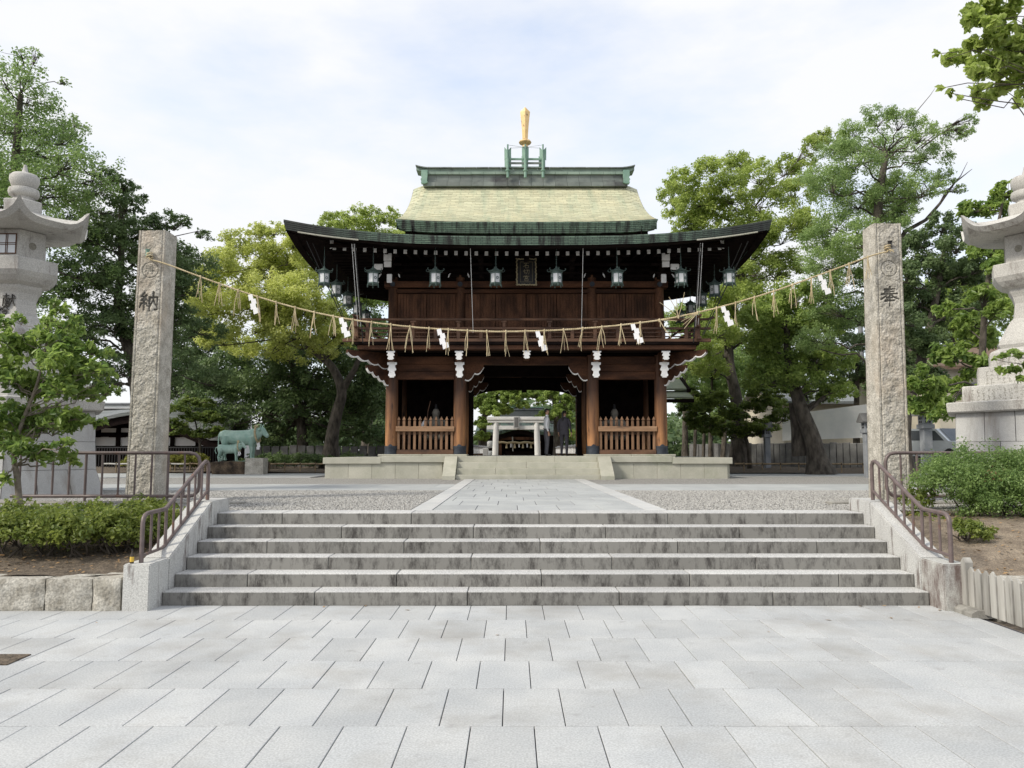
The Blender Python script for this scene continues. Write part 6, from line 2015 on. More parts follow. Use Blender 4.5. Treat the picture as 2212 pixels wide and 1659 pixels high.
# ================================================================== small stone post lanterns
def post_lantern(px, py, Y, k, lab):
    p = PX(px, py, Y); x, y, z = p.x, Y, UG+.02
    t = thing('post_lantern', (x, y, z), lab, 'stone lantern', 'slim blue grey stone post lanterns')
    w = .115*k
    mk('post', MB().box(x-w, x+w, y-w, y+w, z-.05, z+1.42*k, .012), M['bluestone'], t)
    mk('capital', MB().box(x-w*1.45, x+w*1.45, y-w*1.45, y+w*1.45, z+1.422*k, z+1.54*k, .012), M['bluestone'], t)
    bx_ = mk('light_box', MB().box(x-w*1.15, x+w*1.15, y-w*1.15, y+w*1.15, z+1.542*k, z+1.76*k, .008), M['bluestone'], t)
    for s, ax_ in ((0, 'y'), (1, 'x')):
        for (u, v) in ((-.42,.3),(.42,.3),(-.42,-.3),(.42,-.3)):
            cu, cv = u*w*.9, z+1.65*k+v*.15*k
            if ax_ == 'y': mk('opening', MB().box(x+cu-.032*k, x+cu+.032*k, y-w*1.15-.003, y-w*1.15+.02, cv-.03*k, cv+.03*k), M['black'], bx_)
            else: mk('opening', MB().box(x-w*1.15-.003, x-w*1.15+.02, y+cu-.032*k, y+cu+.032*k, cv-.03*k, cv+.03*k), M['black'], bx_)
    poly = [(-w*2.0,-.02),(w*2.0,-.02),(w*2.05,.03),(0,.30*k),(-w*2.05,.03)]
    mk('gabled_cap', MB().prism(poly, lambda u, v, a: (a, y+u*1.0, z+1.763*k+.02+v), x-w*2.1, x+w*2.1), M['greystone'], t)
    return t
post_lantern(1658, 1000, 33.0, 1.0, 'slim stone post lantern with gabled cap beside the leaning tree trunk')
post_lantern(1876, 1000, 25.5, 1.0, 'slim stone post lantern half hidden behind the carved pillar')
post_lantern(2003, 1000, 20.8, 1.0, 'slim stone post lantern beside the giant pale lantern and parked car')
# ================================================================== buildings
def house(x0, x1, y0, y1, z1, over, zr, wall, roof, lab, wins=(), ridge_x=True, group=None):
    t = thing('house', ((x0+x1)/2, (y0+y1)/2, UG), lab, 'house', group)
    wl = mk('wall', MB().box(x0, x1, y0, y1, UG-.1, z1), M[wall], t)
    if ridge_x:
        ym = (y0+y1)/2
        for (ya, yb) in ((y0-over, ym), (y1+over, ym)):
            q = [(ya, z1-.05), (yb, zr), (yb, zr-.16), (ya, z1-.21)]
            mk('roof_slope', MB().prism(q, lambda u, v, a: (a, u, v), x0-over, x1+over), M[roof], t)
        mk('gable', MB().prism([(y0,z1),(y1,z1),(ym,zr-.2)], lambda u, v, a: (a, u, v), x0+.002, x1-.002), M[wall], t)
        mk('ridge_cap', MB().box(x0-over, x1+over, ym-.15, ym+.15, zr-.02, zr+.12, .03), M['tile_plain'], t)
    else:
        xm = (x0+x1)/2
        for (xa, xb) in ((x0-over, xm), (x1+over, xm)):
            q = [(xa, z1-.05), (xb, zr), (xb, zr-.16), (xa, z1-.21)]
            mk('roof_slope', MB().prism(q, lambda u, v, a: (u, a, v), y0-over, y1+over), M[roof], t)
        mk('gable', MB().prism([(x0,z1),(x1,z1),(xm,zr-.2)], lambda u, v, a: (u, a, v), y0+.002, y1-.002), M[wall], t)
    for (wx, wz, ww, wh) in wins:
        w_ = mk('window', MB().box(wx-ww/2-.06, wx+ww/2+.06, y0-.05, y0-.003, wz-wh/2-.06, wz+wh/2+.06, .01), M['tile_plain'], t)
        mk('pane', MB().box(wx-ww/2, wx+ww/2, y0-.056, y0-.051, wz-wh/2, wz+wh/2), M['glass'], w_)
    return t
hx0, hx1 = PX(1690,850,46).x, PX(1905,850,46).x
house(hx0, hx1, 46, 54, PX(1800,866,46).z, .5, PX(1800,840,46).z+.6, 'cream', 'tile', 'cream house with grey roof behind the white panel wall', [(hx0+2.2, 3.6, 1.0, .8), (hx0+4.4, 3.6, 1.0, .8)])
hx0, hx1 = PX(2025,800,34).x, PX(2330,800,34).x
house(hx0, hx1, 34, 42, PX(2050,790,34).z, .5, PX(2050,748,34).z+.5, 'cream', 'brown_roof', 'cream house with brown tiled roof behind the cherry tree', [(hx0+1.6, 4.2, 1.0, 1.0), (hx0+4.0, 4.2, 1.2, 1.0)])
hx0, hx1 = PX(378,900,52).x, PX(452,900,52).x
house(hx0-1.2, hx1+.2, 52, 60, PX(420,872,52).z, .4, PX(420,845,52).z+.5, 'plaster', 'tile', 'white gabled house far behind the stone pillar and cow', [(hx0+.2, 2.6, .9, .9)], False)
# white panel wall behind the fence
q = [PX(1690,952,40.5), PX(1880,945,36.0), PX(1880,872,36.0), PX(1690,897,40.5)]
mb = MB().add([*q, *[p+Vector((.05,.12,0)) for p in q]], [(0,1,2,3),(7,6,5,4),(0,4,5,1),(1,5,6,2),(2,6,7,3),(3,7,4,0)])
tag(mk('white_panel_wall', mb, M['plaster'], None), 'plain white panel wall behind the slab fence and leaning tree', 'wall')
# tiled hall with curved front gable, left
ty = 38.0
hc2 = PX(318,900,ty).x
ZT = lambda py: PX(250, py, ty).z
th = thing('tiled_hall', (hc2, ty, UG), 'small dark timbered hall with curved grey tiled roof behind the stone pillar', 'shrine')
n = 40
us = [-1+2*i/n for i in range(n+1)]
W2 = 4.4
ez = lambda u: ZT(945)+(ZT(893)-ZT(945))*(1-min(1, abs(u)*1.18)**1.45) 
A = [(hc2+u*W2, ty-1.6, ez(u)) for u in us]
Bq = [(p[0], ty+.4, max(p[2]+.25, ZT(882)-.45*abs(u)**2)) for p, u in zip(A, us)]
Cq = [(hc2+u*W2*.9, ty+1.4, ZT(881)) for u in us]
mk('roof', MB().grid([[(p[0],p[1]+.5,p[2]-.20) for p in A], [(p[0],p[1],p[2]-.16) for p in A], A, Bq, Cq]), M['tile'], th, 35)
mk('gable_board', MB().grid([[(hc2+(p[0]-hc2)*.97, p[1]+.10, p[2]-.52) for p in A], [(hc2+(p[0]-hc2)*.99, p[1]+.10, p[2]-.17) for p in A]]), M['wood_dark_shade'], th)
mk('ridge', MB().box(hc2-W2*.92, hc2+W2*.92, ty+1.1, ty+1.7, ZT(881), ZT(872), .03), M['plaster'], th)
mk('ridge_band', MB().box(hc2-W2*.92, hc2+W2*.92, ty+1.07, ty+1.73, ZT(884), ZT(880)-.0, .01), M['black'], th)
mk('ridge_cap', MB().box(hc2-W2*.93, hc2+W2*.93, ty+1.0, ty+1.8, ZT(872)+.002, ZT(867), .03), M['tile_plain'], th)
mk('wall', MB().box(hc2-W2*.86, hc2+W2*.86, ty, ty+3, UG, ZT(905)), M['wood_dark_shade'], th)
mk('plaster_band', MB().box(hc2-W2*.85, hc2+W2*.85, ty-.03, ty-.003, ZT(963), ZT(944)), M['plaster'], th)
mk('plaster_band', MB().box(hc2-W2*.5, hc2+W2*.5, ty-.03, ty-.003, ZT(934), ZT(925)), M['plaster'], th)
for s in (-1, 1):
    for a in (.30, .58, .84):
        mk('post', MB().box(hc2+s*a*W2-.09, hc2+s*a*W2+.09, ty-.16, ty-.035, UG, ZT(925)), M['wood_dark_shade'], th)
        mk('bracket', MB().box(hc2+s*a*W2-.4, hc2+s*a*W2+.4, ty-.2, ty-.165, ZT(944)-.02, ZT(938)), M['wood_dark_shade'], th)
    mk('white_end', MB().box(hc2+s*.60*W2-.09, hc2+s*.60*W2+.09, ty-.9, ty-.85, ZT(936), ZT(929)), M['white'], th)
    mk('white_end', MB().box(hc2+s*.36*W2-.07, hc2+s*.36*W2+.07, ty-.9, ty-.85, ZT(925), ZT(920)), M['white'], th)
# dark iron fence in front of the hall
t = thing('iron_fence', (PX(320,990,34).x, 34, UG), 'dark iron bar fence in front of the small tiled hall', 'fence')
fx0, fx1 = PX(208,990,34).x, PX(466,990,34).x
nb = 46
for i in range(nb):
    x = fx0+(fx1-fx0)*i/(nb-1)
    block('bar', x-.016, x+.016, 34-.016, 34+.016, UG, UG+1.0, M['black'], t, b=.004)
mk('top_bar', MB().box(fx0, fx1, 33.97, 34.03, UG+1.001, UG+1.05), M['black'], t)
# parked car behind the fence
def car(at, rz, lab):
    t = thing('parked_car', at, lab, 'car')
    fn = lambda y0: (lambda u, v, a: (at[0]+u, at[1]+a, at[2]+v))
    side = [(-1.9,.30),(1.9,.30),(1.95,.55),(1.88,.80),(1.15,.92),(.55,1.42),(-1.25,1.46),(-1.82,1.02),(-1.95,.75)]
    mk('body', MB().prism(side, fn(0), -.78, .78), M['car'], t)
    for s in (-1, 1):
        y0, y1 = sorted((s*.782, s*.790))
        mk('side_window', MB().prism([(-1.6,.98),(-.30,.95),(-.30,1.36),(-1.2,1.38)], fn(0), y0, y1), M['glass'], t)
        mk('side_window', MB().prism([(-.22,.95),(.95,.94),(.50,1.34),(-.22,1.36)], fn(0), y0, y1), M['glass'], t)
        for wx in (-1.2, 1.2):
            ring = [(.31*math.cos(a), .31*math.sin(a)) for a in [2*math.pi*i/24 for i in range(24)]]
            wh = mk('wheel', MB().prism([(u+wx, v+.31) for u, v in ring], fn(0), *sorted((s*.62, s*.80))), M['rubber'], t, 40)
            mk('rim', MB().prism([(u*.6+wx, v*.6+.31) for u, v in ring], fn(0), *sorted((s*.801, s*.812))), M['tile_plain'], wh)
        mk('headlight', MB().box(at[0]+1.80, at[0]+1.93, at[1]+s*.60-.14, at[1]+s*.60+.14, at[2]+.62, at[2]+.78, .03), M['white_glass'], t)
    mk('windscreen', MB().add([Vector(at)+Vector(p) for p in ((1.14,-.66,.935),(1.14,.66,.935),(.57,.62,1.425),(.57,-.62,1.425))], [(0,1,2,3)]).xf(Matrix.Translation((.012,0,.010))), M['glass'], t)
    mk('grille', MB().box(at[0]+1.93, at[0]+1.965, at[1]-.4, at[1]+.4, at[2]+.42, at[2]+.58, .01), M['black'], t)
    t.rotation_euler.z = rz
    return t
cp = PX(2056, 930, 31.5)
car((cp.x, 32.3, UG+.35), rad(-75), 'pale grey parked car behind the slab fence beside the giant pale lantern')
up_ = PX(1866, 900, 43)
t = thing('utility_pole', (up_.x, 43, UG), 'grey concrete utility pole behind the slab fence', 'utility pole')
mk('pole', MB().tube([(up_.x,43,UG-.1),(up_.x,43,PX(1866,700,43).z)], [.17,.13], 12), M['bluestone'], t, 50)
mk('cross_arm', MB().box(up_.x-.7, up_.x+.7, 42.95, 43.05, PX(1866,740,43).z, PX(1866,736,43).z), M['tile_plain'], t)
# ================================================================== vegetation
def leaf_arrays(P, Nrm, L, Wd, rg, full=False, curl=.12):
    n = len(P)
    r = rg.normal(size=(n,3))
    d = r-(r*Nrm).sum(1)[:,None]*Nrm
    d /= np.linalg.norm(d, axis=1)[:,None]+1e-9
    s = np.cross(Nrm, d)
    L = L[:,None]; Wd = Wd[:,None]
    if not full:
        V = np.stack([P-d*L*.5, P+s*Wd*.5-Nrm*Wd*.12, P+d*L*.5-Nrm*L*curl, P-s*Wd*.5-Nrm*Wd*.12], 1)
        F = np.arange(n)[:,None]*4+np.arange(4)[None]
        return V.reshape(-1,3), F, 4
    V = np.stack([P-d*L*.5, P-d*L*.18+s*Wd*.46+Nrm*Wd*.10, P+d*L*.20+s*Wd*.40+Nrm*Wd*.04-Nrm*L*curl*.4, P+d*L*.52-Nrm*L*curl*1.3, P+d*L*.20-s*Wd*.40+Nrm*Wd*.04-Nrm*L*curl*.4, P-d*L*.18-s*Wd*.46+Nrm*Wd*.10], 1)
    b_ = np.arange(n)[:,None]*6
    F = np.concatenate([b_+np.array([[0,1,2,3]]), b_+np.array([[3,4,5,0]])], 1).reshape(-1,4)
    return V.reshape(-1,3), F, 6
def crown_mesh(name, clumps, n, size, asp, seed, mat, full=False, droop=0.0, tone_bias=0.0, up=.55, spread=.5, flat=.75, curl=.12):
    """clumps: rows of (x, y, z, r, outx, outy, outz, tone)"""
    rg = np.random.default_rng(seed)
    cl = np.array(clumps)
    w = cl[:,3]**2; idx = rg.choice(len(cl), n, p=w/w.sum())
    c = cl[idx]
    g = rg.normal(size=(n,3))
    g /= np.linalg.norm(g, axis=1)[:,None]
    rr = rg.random(n)**.45
    off = g*rr[:,None]*c[:,3:4]*np.array([1,1,flat])
    off += c[:,4:7]*(c[:,3:4]*.15)
    P = c[:,:3]+off
    P[:,2] -= droop*c[:,3]*rr**2
    nr = off/(np.linalg.norm(off, axis=1)[:,None]+1e-9)*.55 + np.array([0,0,up]) + rg.normal(size=(n,3))*spread
    nr /= np.linalg.norm(nr, axis=1)[:,None]
    L = size*rg.uniform(.45, 1.4, n)
    V, F, k = leaf_arrays(P, nr, L, L*asp, rg, full, curl)
    tone = np.clip(c[:,7]*.6+rg.random(n)*.45+tone_bias, 0, 1)
    me = np_mesh(name, V, F, np.repeat(tone, k))
    me.materials.append(mat)
    return me
def blob_clumps(blobs, rg, per=14, rc=.42, low=-.45, jit=.12):
    """small leaf clumps over the skin of each blob; blob: (centre, rx, ry, rz)"""
    out = []
    for (c, rx_, ry_, rz_) in blobs:
        tb = rg.random()*.35
        m = (rx_+ry_+rz_)/3
        k = max(5, int(per))
        i = 0
        while i < k:
            v = rg.normal(size=3); v /= np.linalg.norm(v)
            if v[2] < low: continue
            rr = rg.uniform(.35, 1.0)**.6
            p = np.array(c)+v*np.array([rx_,ry_,rz_])*rr*(1+rg.normal()*jit)
            out.append([*p, m*rc*rg.uniform(.65,1.25), *v, np.clip(tb+rg.random()*.65, 0, 1)])
            i += 1
    return out
def limb(mb, a, b_, r0, r1, rg, sag=.12, n=6, sides=6):
    a, b_ = Vector(a), Vector(b_)
    L = (b_-a).length
    j = [Vector(rg.normal(size=3))*L*.045 for _ in range(n+1)]
    pts = []
    for i in range(n+1):
        f = i/n
        p = a.lerp(b_, f)+Vector((0,0,1))*L*sag*math.sin(math.pi*f)*(.6 if i else 0)
        if 0 < i < n: p += j[i]
        pts.append(p)
    mb.tube(pts, [r0+(r1-r0)*(i/n)**.8 for i in range(n+1)], sides)
    return pts
def tree(name, label, trunk, r0, blobs_px, Y, leaf, n, size, asp=.55, seed=1, zf=.85, per=14, rc=.42, depth=1.0, back=.5, twigs=3, group=None, bark='bark', jitY=1.0,
         full=False, droop=0.0, up=.55, flat=.75, extra_limbs=(), limb_r=.35, spread=.5, curl=.12, low=-.45):
    """trunk: world points from the ground up; blobs_px: (px, py, radius px) of the crown's lobes at distance Y"""
    rg = np.random.default_rng(seed)
    base = Vector(trunk[0])
    t = thing(name, base, label, 'tree', group)
    blobs = []
    for (px, py, rp) in blobs_px:
        yy = Y+rg.uniform(-1, 1)*jitY
        c = PX(px, py, yy); r = rp/FPX*yy*1.13
        blobs.append((tuple(c), r, r*depth, r*zf))
        if rg.random() < back:
            c2 = Vector(c)+Vector((rg.uniform(-.4,.4)*r, r*1.2+rg.uniform(0,1.6)*jitY, rg.uniform(-.5,.1)*r))
            blobs.append((tuple(c2), r*.95, r*depth, r*zf*.95))
    cl = blob_clumps(blobs, rg, int(per*1.9), rc*.92, low)
    n = int(n*2.3)
    mb = MB()
    tp = [Vector(p) for p in trunk]
    m = len(tp)
    # smooth the trunk line
    fine, fr = [], []
    for i in range(m-1):
        for k in range(4):
            f = k/4; p0, p1, p2, p3 = tp[max(i-1,0)], tp[i], tp[i+1], tp[min(i+2,m-1)]
            q = .5*((2*p1)+(p2-p0)*f+(2*p0-5*p1+4*p2-p3)*f*f+(3*p1-p0-3*p2+p3)*f*f*f)
            g = (i+f)/(m-1)
            fine.append(q); fr.append(r0*((1-g)*.75+.25)*(1+.7*max(0, .12-g)/.12))
    fine.append(tp[-1]); fr.append(r0*.22)
    mb.tube(fine, fr, 12)
    ends = []
    for (c, rx_, ry_, rz_) in blobs:
        c = Vector(c)
        best, bi = 1e9, 0
        for i, q in enumerate(fine):
            if i < len(fine)*.25: continue
            dd = (c-q).length + max(0, q.z-c.z+.3)*2.0
            if dd < best: best, bi = dd, i
        lr = min(fr[bi]*limb_r, .012+rx_*.055)
        pts = limb(mb, fine[bi], c-Vector((0,0,rz_*.3)), lr, min(.016, lr*.4), rg, sides=6)
        ends.append((c, rx_, pts))
    for i, k in enumerate(cl):
        if twigs and i % 2 == 0:
            p = Vector(k[:3])
            c, _, pts = min(ends, key=lambda e_: (e_[0]-p).length)
            limb(mb, pts[-2], p, min(.011, r0*.07), min(.004, r0*.03), rg, .05, 3, 3)
    for ex in extra_limbs:
        mb.tube([Vector(p) for p in ex[0]], ex[1], 6)
    mk('trunk', mb, M[bark], t, 60, at=base)
    me = crown_mesh('crown', cl, n, size, asp, seed+100, M[leaf], full, droop, 0, up, spread, flat, curl)
    me.transform(Matrix.Translation(-base))
    o = bpy.data.objects.new('crown', me)
    link(o, t, base)
    return t
def tr(px, Y, *pts):
    """trunk points: ground under pixel column px, then (px, py) at distance Y"""
    g = PX(px, 1000, Y)
    return [(g.x, Y, UG-.05)] + [tuple(PX(a, b_, Y+(q[0] if q else 0))) for a, b_, *q in pts]
WG = 'trees around the shrine court'
tree('tall_tree', 'tall airy green tree rising behind the giant grey stone lantern', tr(5,24,(8,900),(15,700),(25,500),(35,330),(45,200)), .30,
     [(48,118,16),(78,118,13),(15,175,55),(62,165,32),(60,215,48),(5,265,70),(95,275,52),(112,232,26),(140,300,38),(60,345,78),(150,365,50),(10,400,78),(100,420,66),(168,420,36),(175,350,24),(-60,250,85),(-55,400,95),(-40,520,80),(40,520,70),(110,520,60),(60,600,70),(10,650,70),(215,400,20)],
     24, 'lf_ginkgo', 24000, .088, .6, 11, 1.0, 16, .34, group=WG, flat=1.0, back=.35)
tree('dark_tree', 'dark broad tree with layered foliage between the stone lantern and carved pillar', tr(305,27.5,(300,900),(285,780),(255,680),(262,560),(260,450)), .28,
     [(228,385,26),(262,400,28),(275,445,32),(215,450,50),(300,500,48),(355,478,30),(392,478,20),(250,530,66),(330,555,60),(150,505,44),(195,600,70),(285,635,66),(372,600,44),(392,545,26),(140,640,50),(235,710,66),(325,715,60),(395,690,40),(175,750,52),(395,790,42),(265,800,50),(330,810,46),(205,690,50),(120,730,44),(180,830,40),(330,650,50),(400,630,36)],
     27, 'lf_dark2', 34000, .105, .6, 12, .72, 16, .36, group=WG, flat=.62, up=.8, back=.45)
tree('camphor_tree', 'yellow green camphor tree beside the gate, behind the bronze cow', tr(712,34,(718,940),(728,890),(738,845),(715,790),(660,740),(610,660),(580,570)), .31,
     [(520,528,34),(560,505,26),(478,572,42),(548,570,52),(622,560,48),(432,602,30),(500,640,60),(590,640,60),(672,615,42),(705,680,36),(448,668,42),(540,708,58),(630,715,58),(600,500,22),(640,522,30),(690,745,34),(470,735,36),(660,660,46),(560,660,40),(725,720,26)],
     33, 'lf_camphor_pale', 40000, .115, .55, 13, .85, 18, .36, group=WG, back=.7,
     extra_limbs=[([PX(738,845,34), PX(765,800,34), PX(790,740,34), PX(800,690,34.5)], [.2,.14,.09,.05])])
tree('evergreen_tree', 'dense dark evergreen tree behind the bronze cow statue', tr(655,38,(652,930),(640,850),(630,780),(620,720)), .30,
     [(500,795,52),(560,820,62),(620,840,62),(690,800,58),(745,790,52),(790,800,44),(468,855,44),(540,885,54),(620,890,54),(700,880,54),(770,870,54),(818,890,36),(650,760,44),(580,765,44),(440,825,38),(805,840,44),(820,780,34),(760,730,36),(790,690,30),(480,910,36),(420,880,34),(600,940,34),(690,940,34),(770,930,36),(820,945,28)],
     37.5, 'lf_dark', 34000, .16, .5, 14, .85, 16, .40, group=WG, back=.8)
tree('camphor_tree', 'yellow green camphor crown showing above the gate eaves beyond the roof', tr(790,56,(790,800),(785,650),(780,520)), .30,
     [(718,478,22),(768,472,28),(802,458,16),(842,472,22),(690,505,24),(750,505,36),(830,505,36),(880,520,30),(790,560,50),(860,590,50),(720,560,40)],
     55, 'lf_camphor', 13000, .18, .55, 15, .9, 16, .36, group=WG)
tree('camphor_tree', 'large yellow green camphor tree beyond the annex side of the gate', tr(1596,36,(1594,930),(1590,860),(1575,780),(1580,680),(1610,560),(1620,460)), .36,
     [(1478,392,34),(1535,366,34),(1592,352,30),(1640,378,36),(1700,362,30),(1500,440,42),(1570,425,50),(1650,440,50),(1722,420,42),(1478,486,26),(1540,500,50),(1620,505,50),(1700,500,50),(1757,322,30),(1790,300,24),(1640,570,50),(1590,580,38),(1700,580,42),(1585,650,50),(1660,650,50),(1620,720,50),(1550,720,42),(1740,480,40),(1545,650,36),(1500,760,34),(1540,800,36)],
     34.5, 'lf_camphor', 48000, .118, .55, 16, .85, 18, .35, group=WG, back=.6)
zk_ = lambda *q: [PX(a, b_, 26.5) for a, b_ in q]
tree('zelkova_tree', 'tall feathery green tree rising behind the carved pillar, with bare side limbs', tr(1915,26.5,(1912,900),(1908,760),(1905,640),(1895,520),(1900,420),(1915,330)), .36,
     [(1850,285,34),(1900,255,32),(1945,265,36),(1998,290,34),(1802,325,32),(1850,350,50),(1930,340,54),(2010,345,40),(2062,292,24),(2095,262,16),(2088,290,18),(1790,400,42),(1850,430,54),(1930,420,54),(1998,410,38),(2040,390,24),(2075,410,14),(1800,490,44),(1860,515,54),(1780,570,42),(1835,600,50),(1800,665,50),(1850,690,44),(1765,735,34),(1930,490,40),(1890,590,40),(1960,450,26)],
     26.5, 'lf_zelkova', 46000, .075, .5, 17, .9, 18, .36, group=WG, back=.5, jitY=1.4,
     extra_limbs=[(zk_((1912,600),(1955,500),(2000,475),(2030,440),(2062,395),(2100,365)), [.10,.08,.06,.045,.03,.008]), (zk_((2030,440),(2040,420),(2075,380),(2090,350)), [.03,.025,.016,.006]),
                  (zk_((1990,320),(2030,290),(2075,262),(2110,248)), [.035,.028,.018,.006]), (zk_((1960,270),(1985,235),(2010,205),(2020,190)), [.02,.014,.010,.004])])
tree('leaning_tree', 'leaning tree with thick dark trunk and round crown in front of the white panel wall', tr(1772,29,(1755,950),(1733,890),(1715,830),(1702,770),(1700,700)), .37,
     [(1650,690,42),(1700,690,50),(1758,705,46),(1638,745,38),(1700,765,54),(1768,775,46),(1815,780,34),(1660,815,40),(1740,820,42),(1798,835,32),(1828,850,24),(1720,640,36),(1672,655,30),(1770,660,30)],
     28.5, 'lf_camphor2', 26000, .115, .55, 18, .75, 18, .36, group=WG, back=.6,
     extra_limbs=[([PX(1735,890,29), PX(1765,870,29), PX(1800,840,29)], [.16,.10,.05]), ([PX(1728,985,29.4), PX(1722,930,29.4), PX(1712,870,29.3)], [.30,.22,.14])])
tree('maple_tree', 'low spreading green maple in front of the slab fence by the annex', tr(1620,34,(1615,960),(1600,920),(1590,880)), .11,
     [(1500,885,32),(1550,868,34),(1602,895,38),(1655,880,34),(1692,900,30),(1522,925,30),(1580,938,30),(1640,930,34),(1490,850,26),(1690,850,28),(1640,850,26),(1510,910,28)],
     34, 'lf_maple', 16000, .10, .8, 19, .6, 14, .36, group=WG, flat=.55, up=.85, back=.4)
tree('slender_tree', 'slender bright green trees showing between gate and camphor trunk', tr(1535,40,(1535,900),(1538,820),(1540,760)), .13,
     [(1500,800,34),(1550,790,38),(1500,850,30),(1560,850,36),(1610,830,36),(1480,770,26),(1530,900,26),(1650,790,34),(1590,770,34)],
     40, 'lf_zelkova', 12000, .13, .6, 20, .9, 14, .38, group=WG, extra_limbs=[([PX(1500,1000,39), PX(1502,930,39), PX(1498,850,39)], [.09,.08,.05]), ([PX(1519,1000,39.5), PX(1521,930,39.5), PX(1525,850,39.5)], [.09,.08,.05]), ([PX(1560,1000,38.5), PX(1566,930,38.5), PX(1556,850,38.5)], [.13,.12,.09])])
tree('dark_tree', 'dark green tree between the carved pillar and the giant pale lantern', tr(1952,23,(1955,900),(1985,800),(2010,700),(2030,600),(2040,540)), .22,
     [(1988,525,32),(2030,492,32),(2072,530,36),(2000,580,46),(2060,600,46),(2112,580,32),(1980,650,46),(2040,680,46),(2092,660,36),(1968,740,42),(2028,750,42),(1958,820,36),(2010,815,30),(1950,600,36),(1945,690,36),(2110,500,20)],
     23, 'lf_dark2', 26000, .10, .5, 21, .85, 16, .38, group=WG, back=.5)
tree('cherry_tree', 'broad leaved cherry tree standing behind the giant pale stone lantern', tr(2130,19,(2128,900),(2122,780),(2130,640),(2150,520),(2165,440)), .12,
     [(2175,415,26),(2150,455,28),(2190,492,30),(2130,545,24),(2172,575,30),(2118,640,24),(2160,672,26),(2100,735,32),(2050,772,32),(2118,795,32),(2000,835,34),(2060,845,36),(1988,885,24),(2038,895,24),(2085,700,20),(2195,560,26),(2020,870,26)],
     19, 'lf_cherry', 4600, .165, .42, 22, .85, 12, .42, group=WG, full=True, flat=.85, up=.55, back=.3, curl=.25, jitY=.8)
# tree leaning in from the side: crown hangs over the bush bed
tree('overhanging_tree', 'pale green branch of a roadside tree hanging into the sky', [(7.9,9.3,.55),(7.8,9.2,2.5),(7.7,9.1,4.5),(7.3,9.0,6.2),(6.9,9.0,7.6)], .16,
     [(2185,30,26),(2140,55,26),(2105,40,18),(2112,100,24),(2170,95,32),(2150,145,30),(2200,150,28),(2115,155,20),(2108,195,14),(2150,195,18),(2250,80,60),(2260,170,50),(2020,115,5),(2040,128,5),(2030,190,5),(2055,200,7),(2075,212,6),(2205,225,10),(2125,15,18),(2170,-20,40)],
     9.0, 'lf_overhang', 2000, .095, .62, 23, .8, 9, .48, group=WG, twigs=0, full=True, flat=.9, up=.35, droop=.3, back=.15, curl=.2, bark='twig', jitY=.35, limb_r=.14, spread=.75)
tree('low_branch_tree', 'leafy low branch reaching in front of the giant pale lantern', [(8.3,11.2,.7),(8.25,11.2,1.6),(8.1,11.15,2.6),(7.9,11.1,3.4)], .05,
     [(2165,770,9),(2185,760,8),(2160,800,9),(2190,800,12),(2205,820,10),(2208,770,10),(2235,790,20),(2150,775,5),(2240,830,18)],
     10.9, 'lf_cherry', 420, .085, .5, 24, .6, 8, .5, group=WG, twigs=0, full=True, flat=.6, up=.6, back=0, bark='twig', jitY=.15, limb_r=.3)
# young tree in the hedge bed
g0 = PX(48, 1100, 11.1)
tree('young_cherry_tree', 'young broad leaved tree with pale thin trunk in front of the giant grey lantern', [(g0.x, 11.1, .60), tuple(PX(38,1040,11.1)), tuple(PX(30,980,11.1)), tuple(PX(45,920,11.1)), tuple(PX(80,830,11.1)), tuple(PX(105,720,11.1))], .050,
     [(118,655,9),(128,672,12),(112,700,20),(142,715,22),(165,690,10),(88,735,26),(158,750,24),(195,752,14),(212,765,12),(205,800,18),(178,800,26),(118,785,36),(58,760,34),(15,738,28),(22,812,36),(72,842,38),(140,842,34),(192,852,20),(215,835,10),(62,915,34),(12,895,30),(118,915,30),(158,900,20),(185,905,10),(32,975,30),(92,985,24),(138,960,16),(5,1040,18),(-40,800,60),(-50,930,50),(40,690,14),(5,700,16)],
     11.1, 'lf_cherry', 3600, .105, .46, 25, .85, 12, .46, group=None, full=True, flat=.9, up=.5, back=.35, curl=.3, bark='bark_pale', jitY=.35, limb_r=.4, depth=1.0)
tree('backdrop_tree', 'mid green tree filling the gap between carved pillar and camphor', tr(430,42,(430,900),(425,800),(420,720)), .2,
     [(400,640,34),(425,700,40),(455,770,42),(405,780,38),(385,710,34),(440,840,40),(395,850,34),(480,820,34),(370,820,30),(360,760,30)],
     41, 'lf_dark2', 15000, .15, .55, 31, .85, 16, .40, group=WG)
tree('light_maple', 'bright green young maple between the carved pillar and the bronze cow', tr(432,33.5,(432,960),(425,925),(420,900)), .07,
     [(385,885,18),(420,905,22),(455,900,20),(440,938,20),(395,935,18),(470,930,16),(410,870,18),(375,915,16)],
     33.5, 'lf_maple', 6000, .10, .7, 32, .6, 14, .42, group=WG, flat=.5, up=.9)
tree('backdrop_tree', 'green tree filling the gap beside the gate balcony above the annex', tr(1480,44,(1480,900),(1482,800),(1485,740)), .2,
     [(1455,700,30),(1490,690,36),(1530,700,36),(1460,760,30),(1500,760,36),(1540,770,36),(1580,790,36),(1470,820,30),(1620,790,40),(1650,830,36),(1690,830,34),(1560,840,36)],
     44, 'lf_camphor2', 16000, .16, .55, 33, .85, 16, .40, group=WG)
tree('backdrop_tree', 'green tree behind the gate eaves and camphor trunk by the cow side', tr(800,53,(800,900),(795,800),(790,720)), .2,
     [(745,650,36),(790,640,36),(830,650,36),(760,710,36),(810,720,36),(740,760,34),(790,780,36),(835,780,34),(720,690,30),(820,840,36)],
     53, 'lf_camphor2', 13000, .18, .55, 34, .85, 16, .40, group=WG)
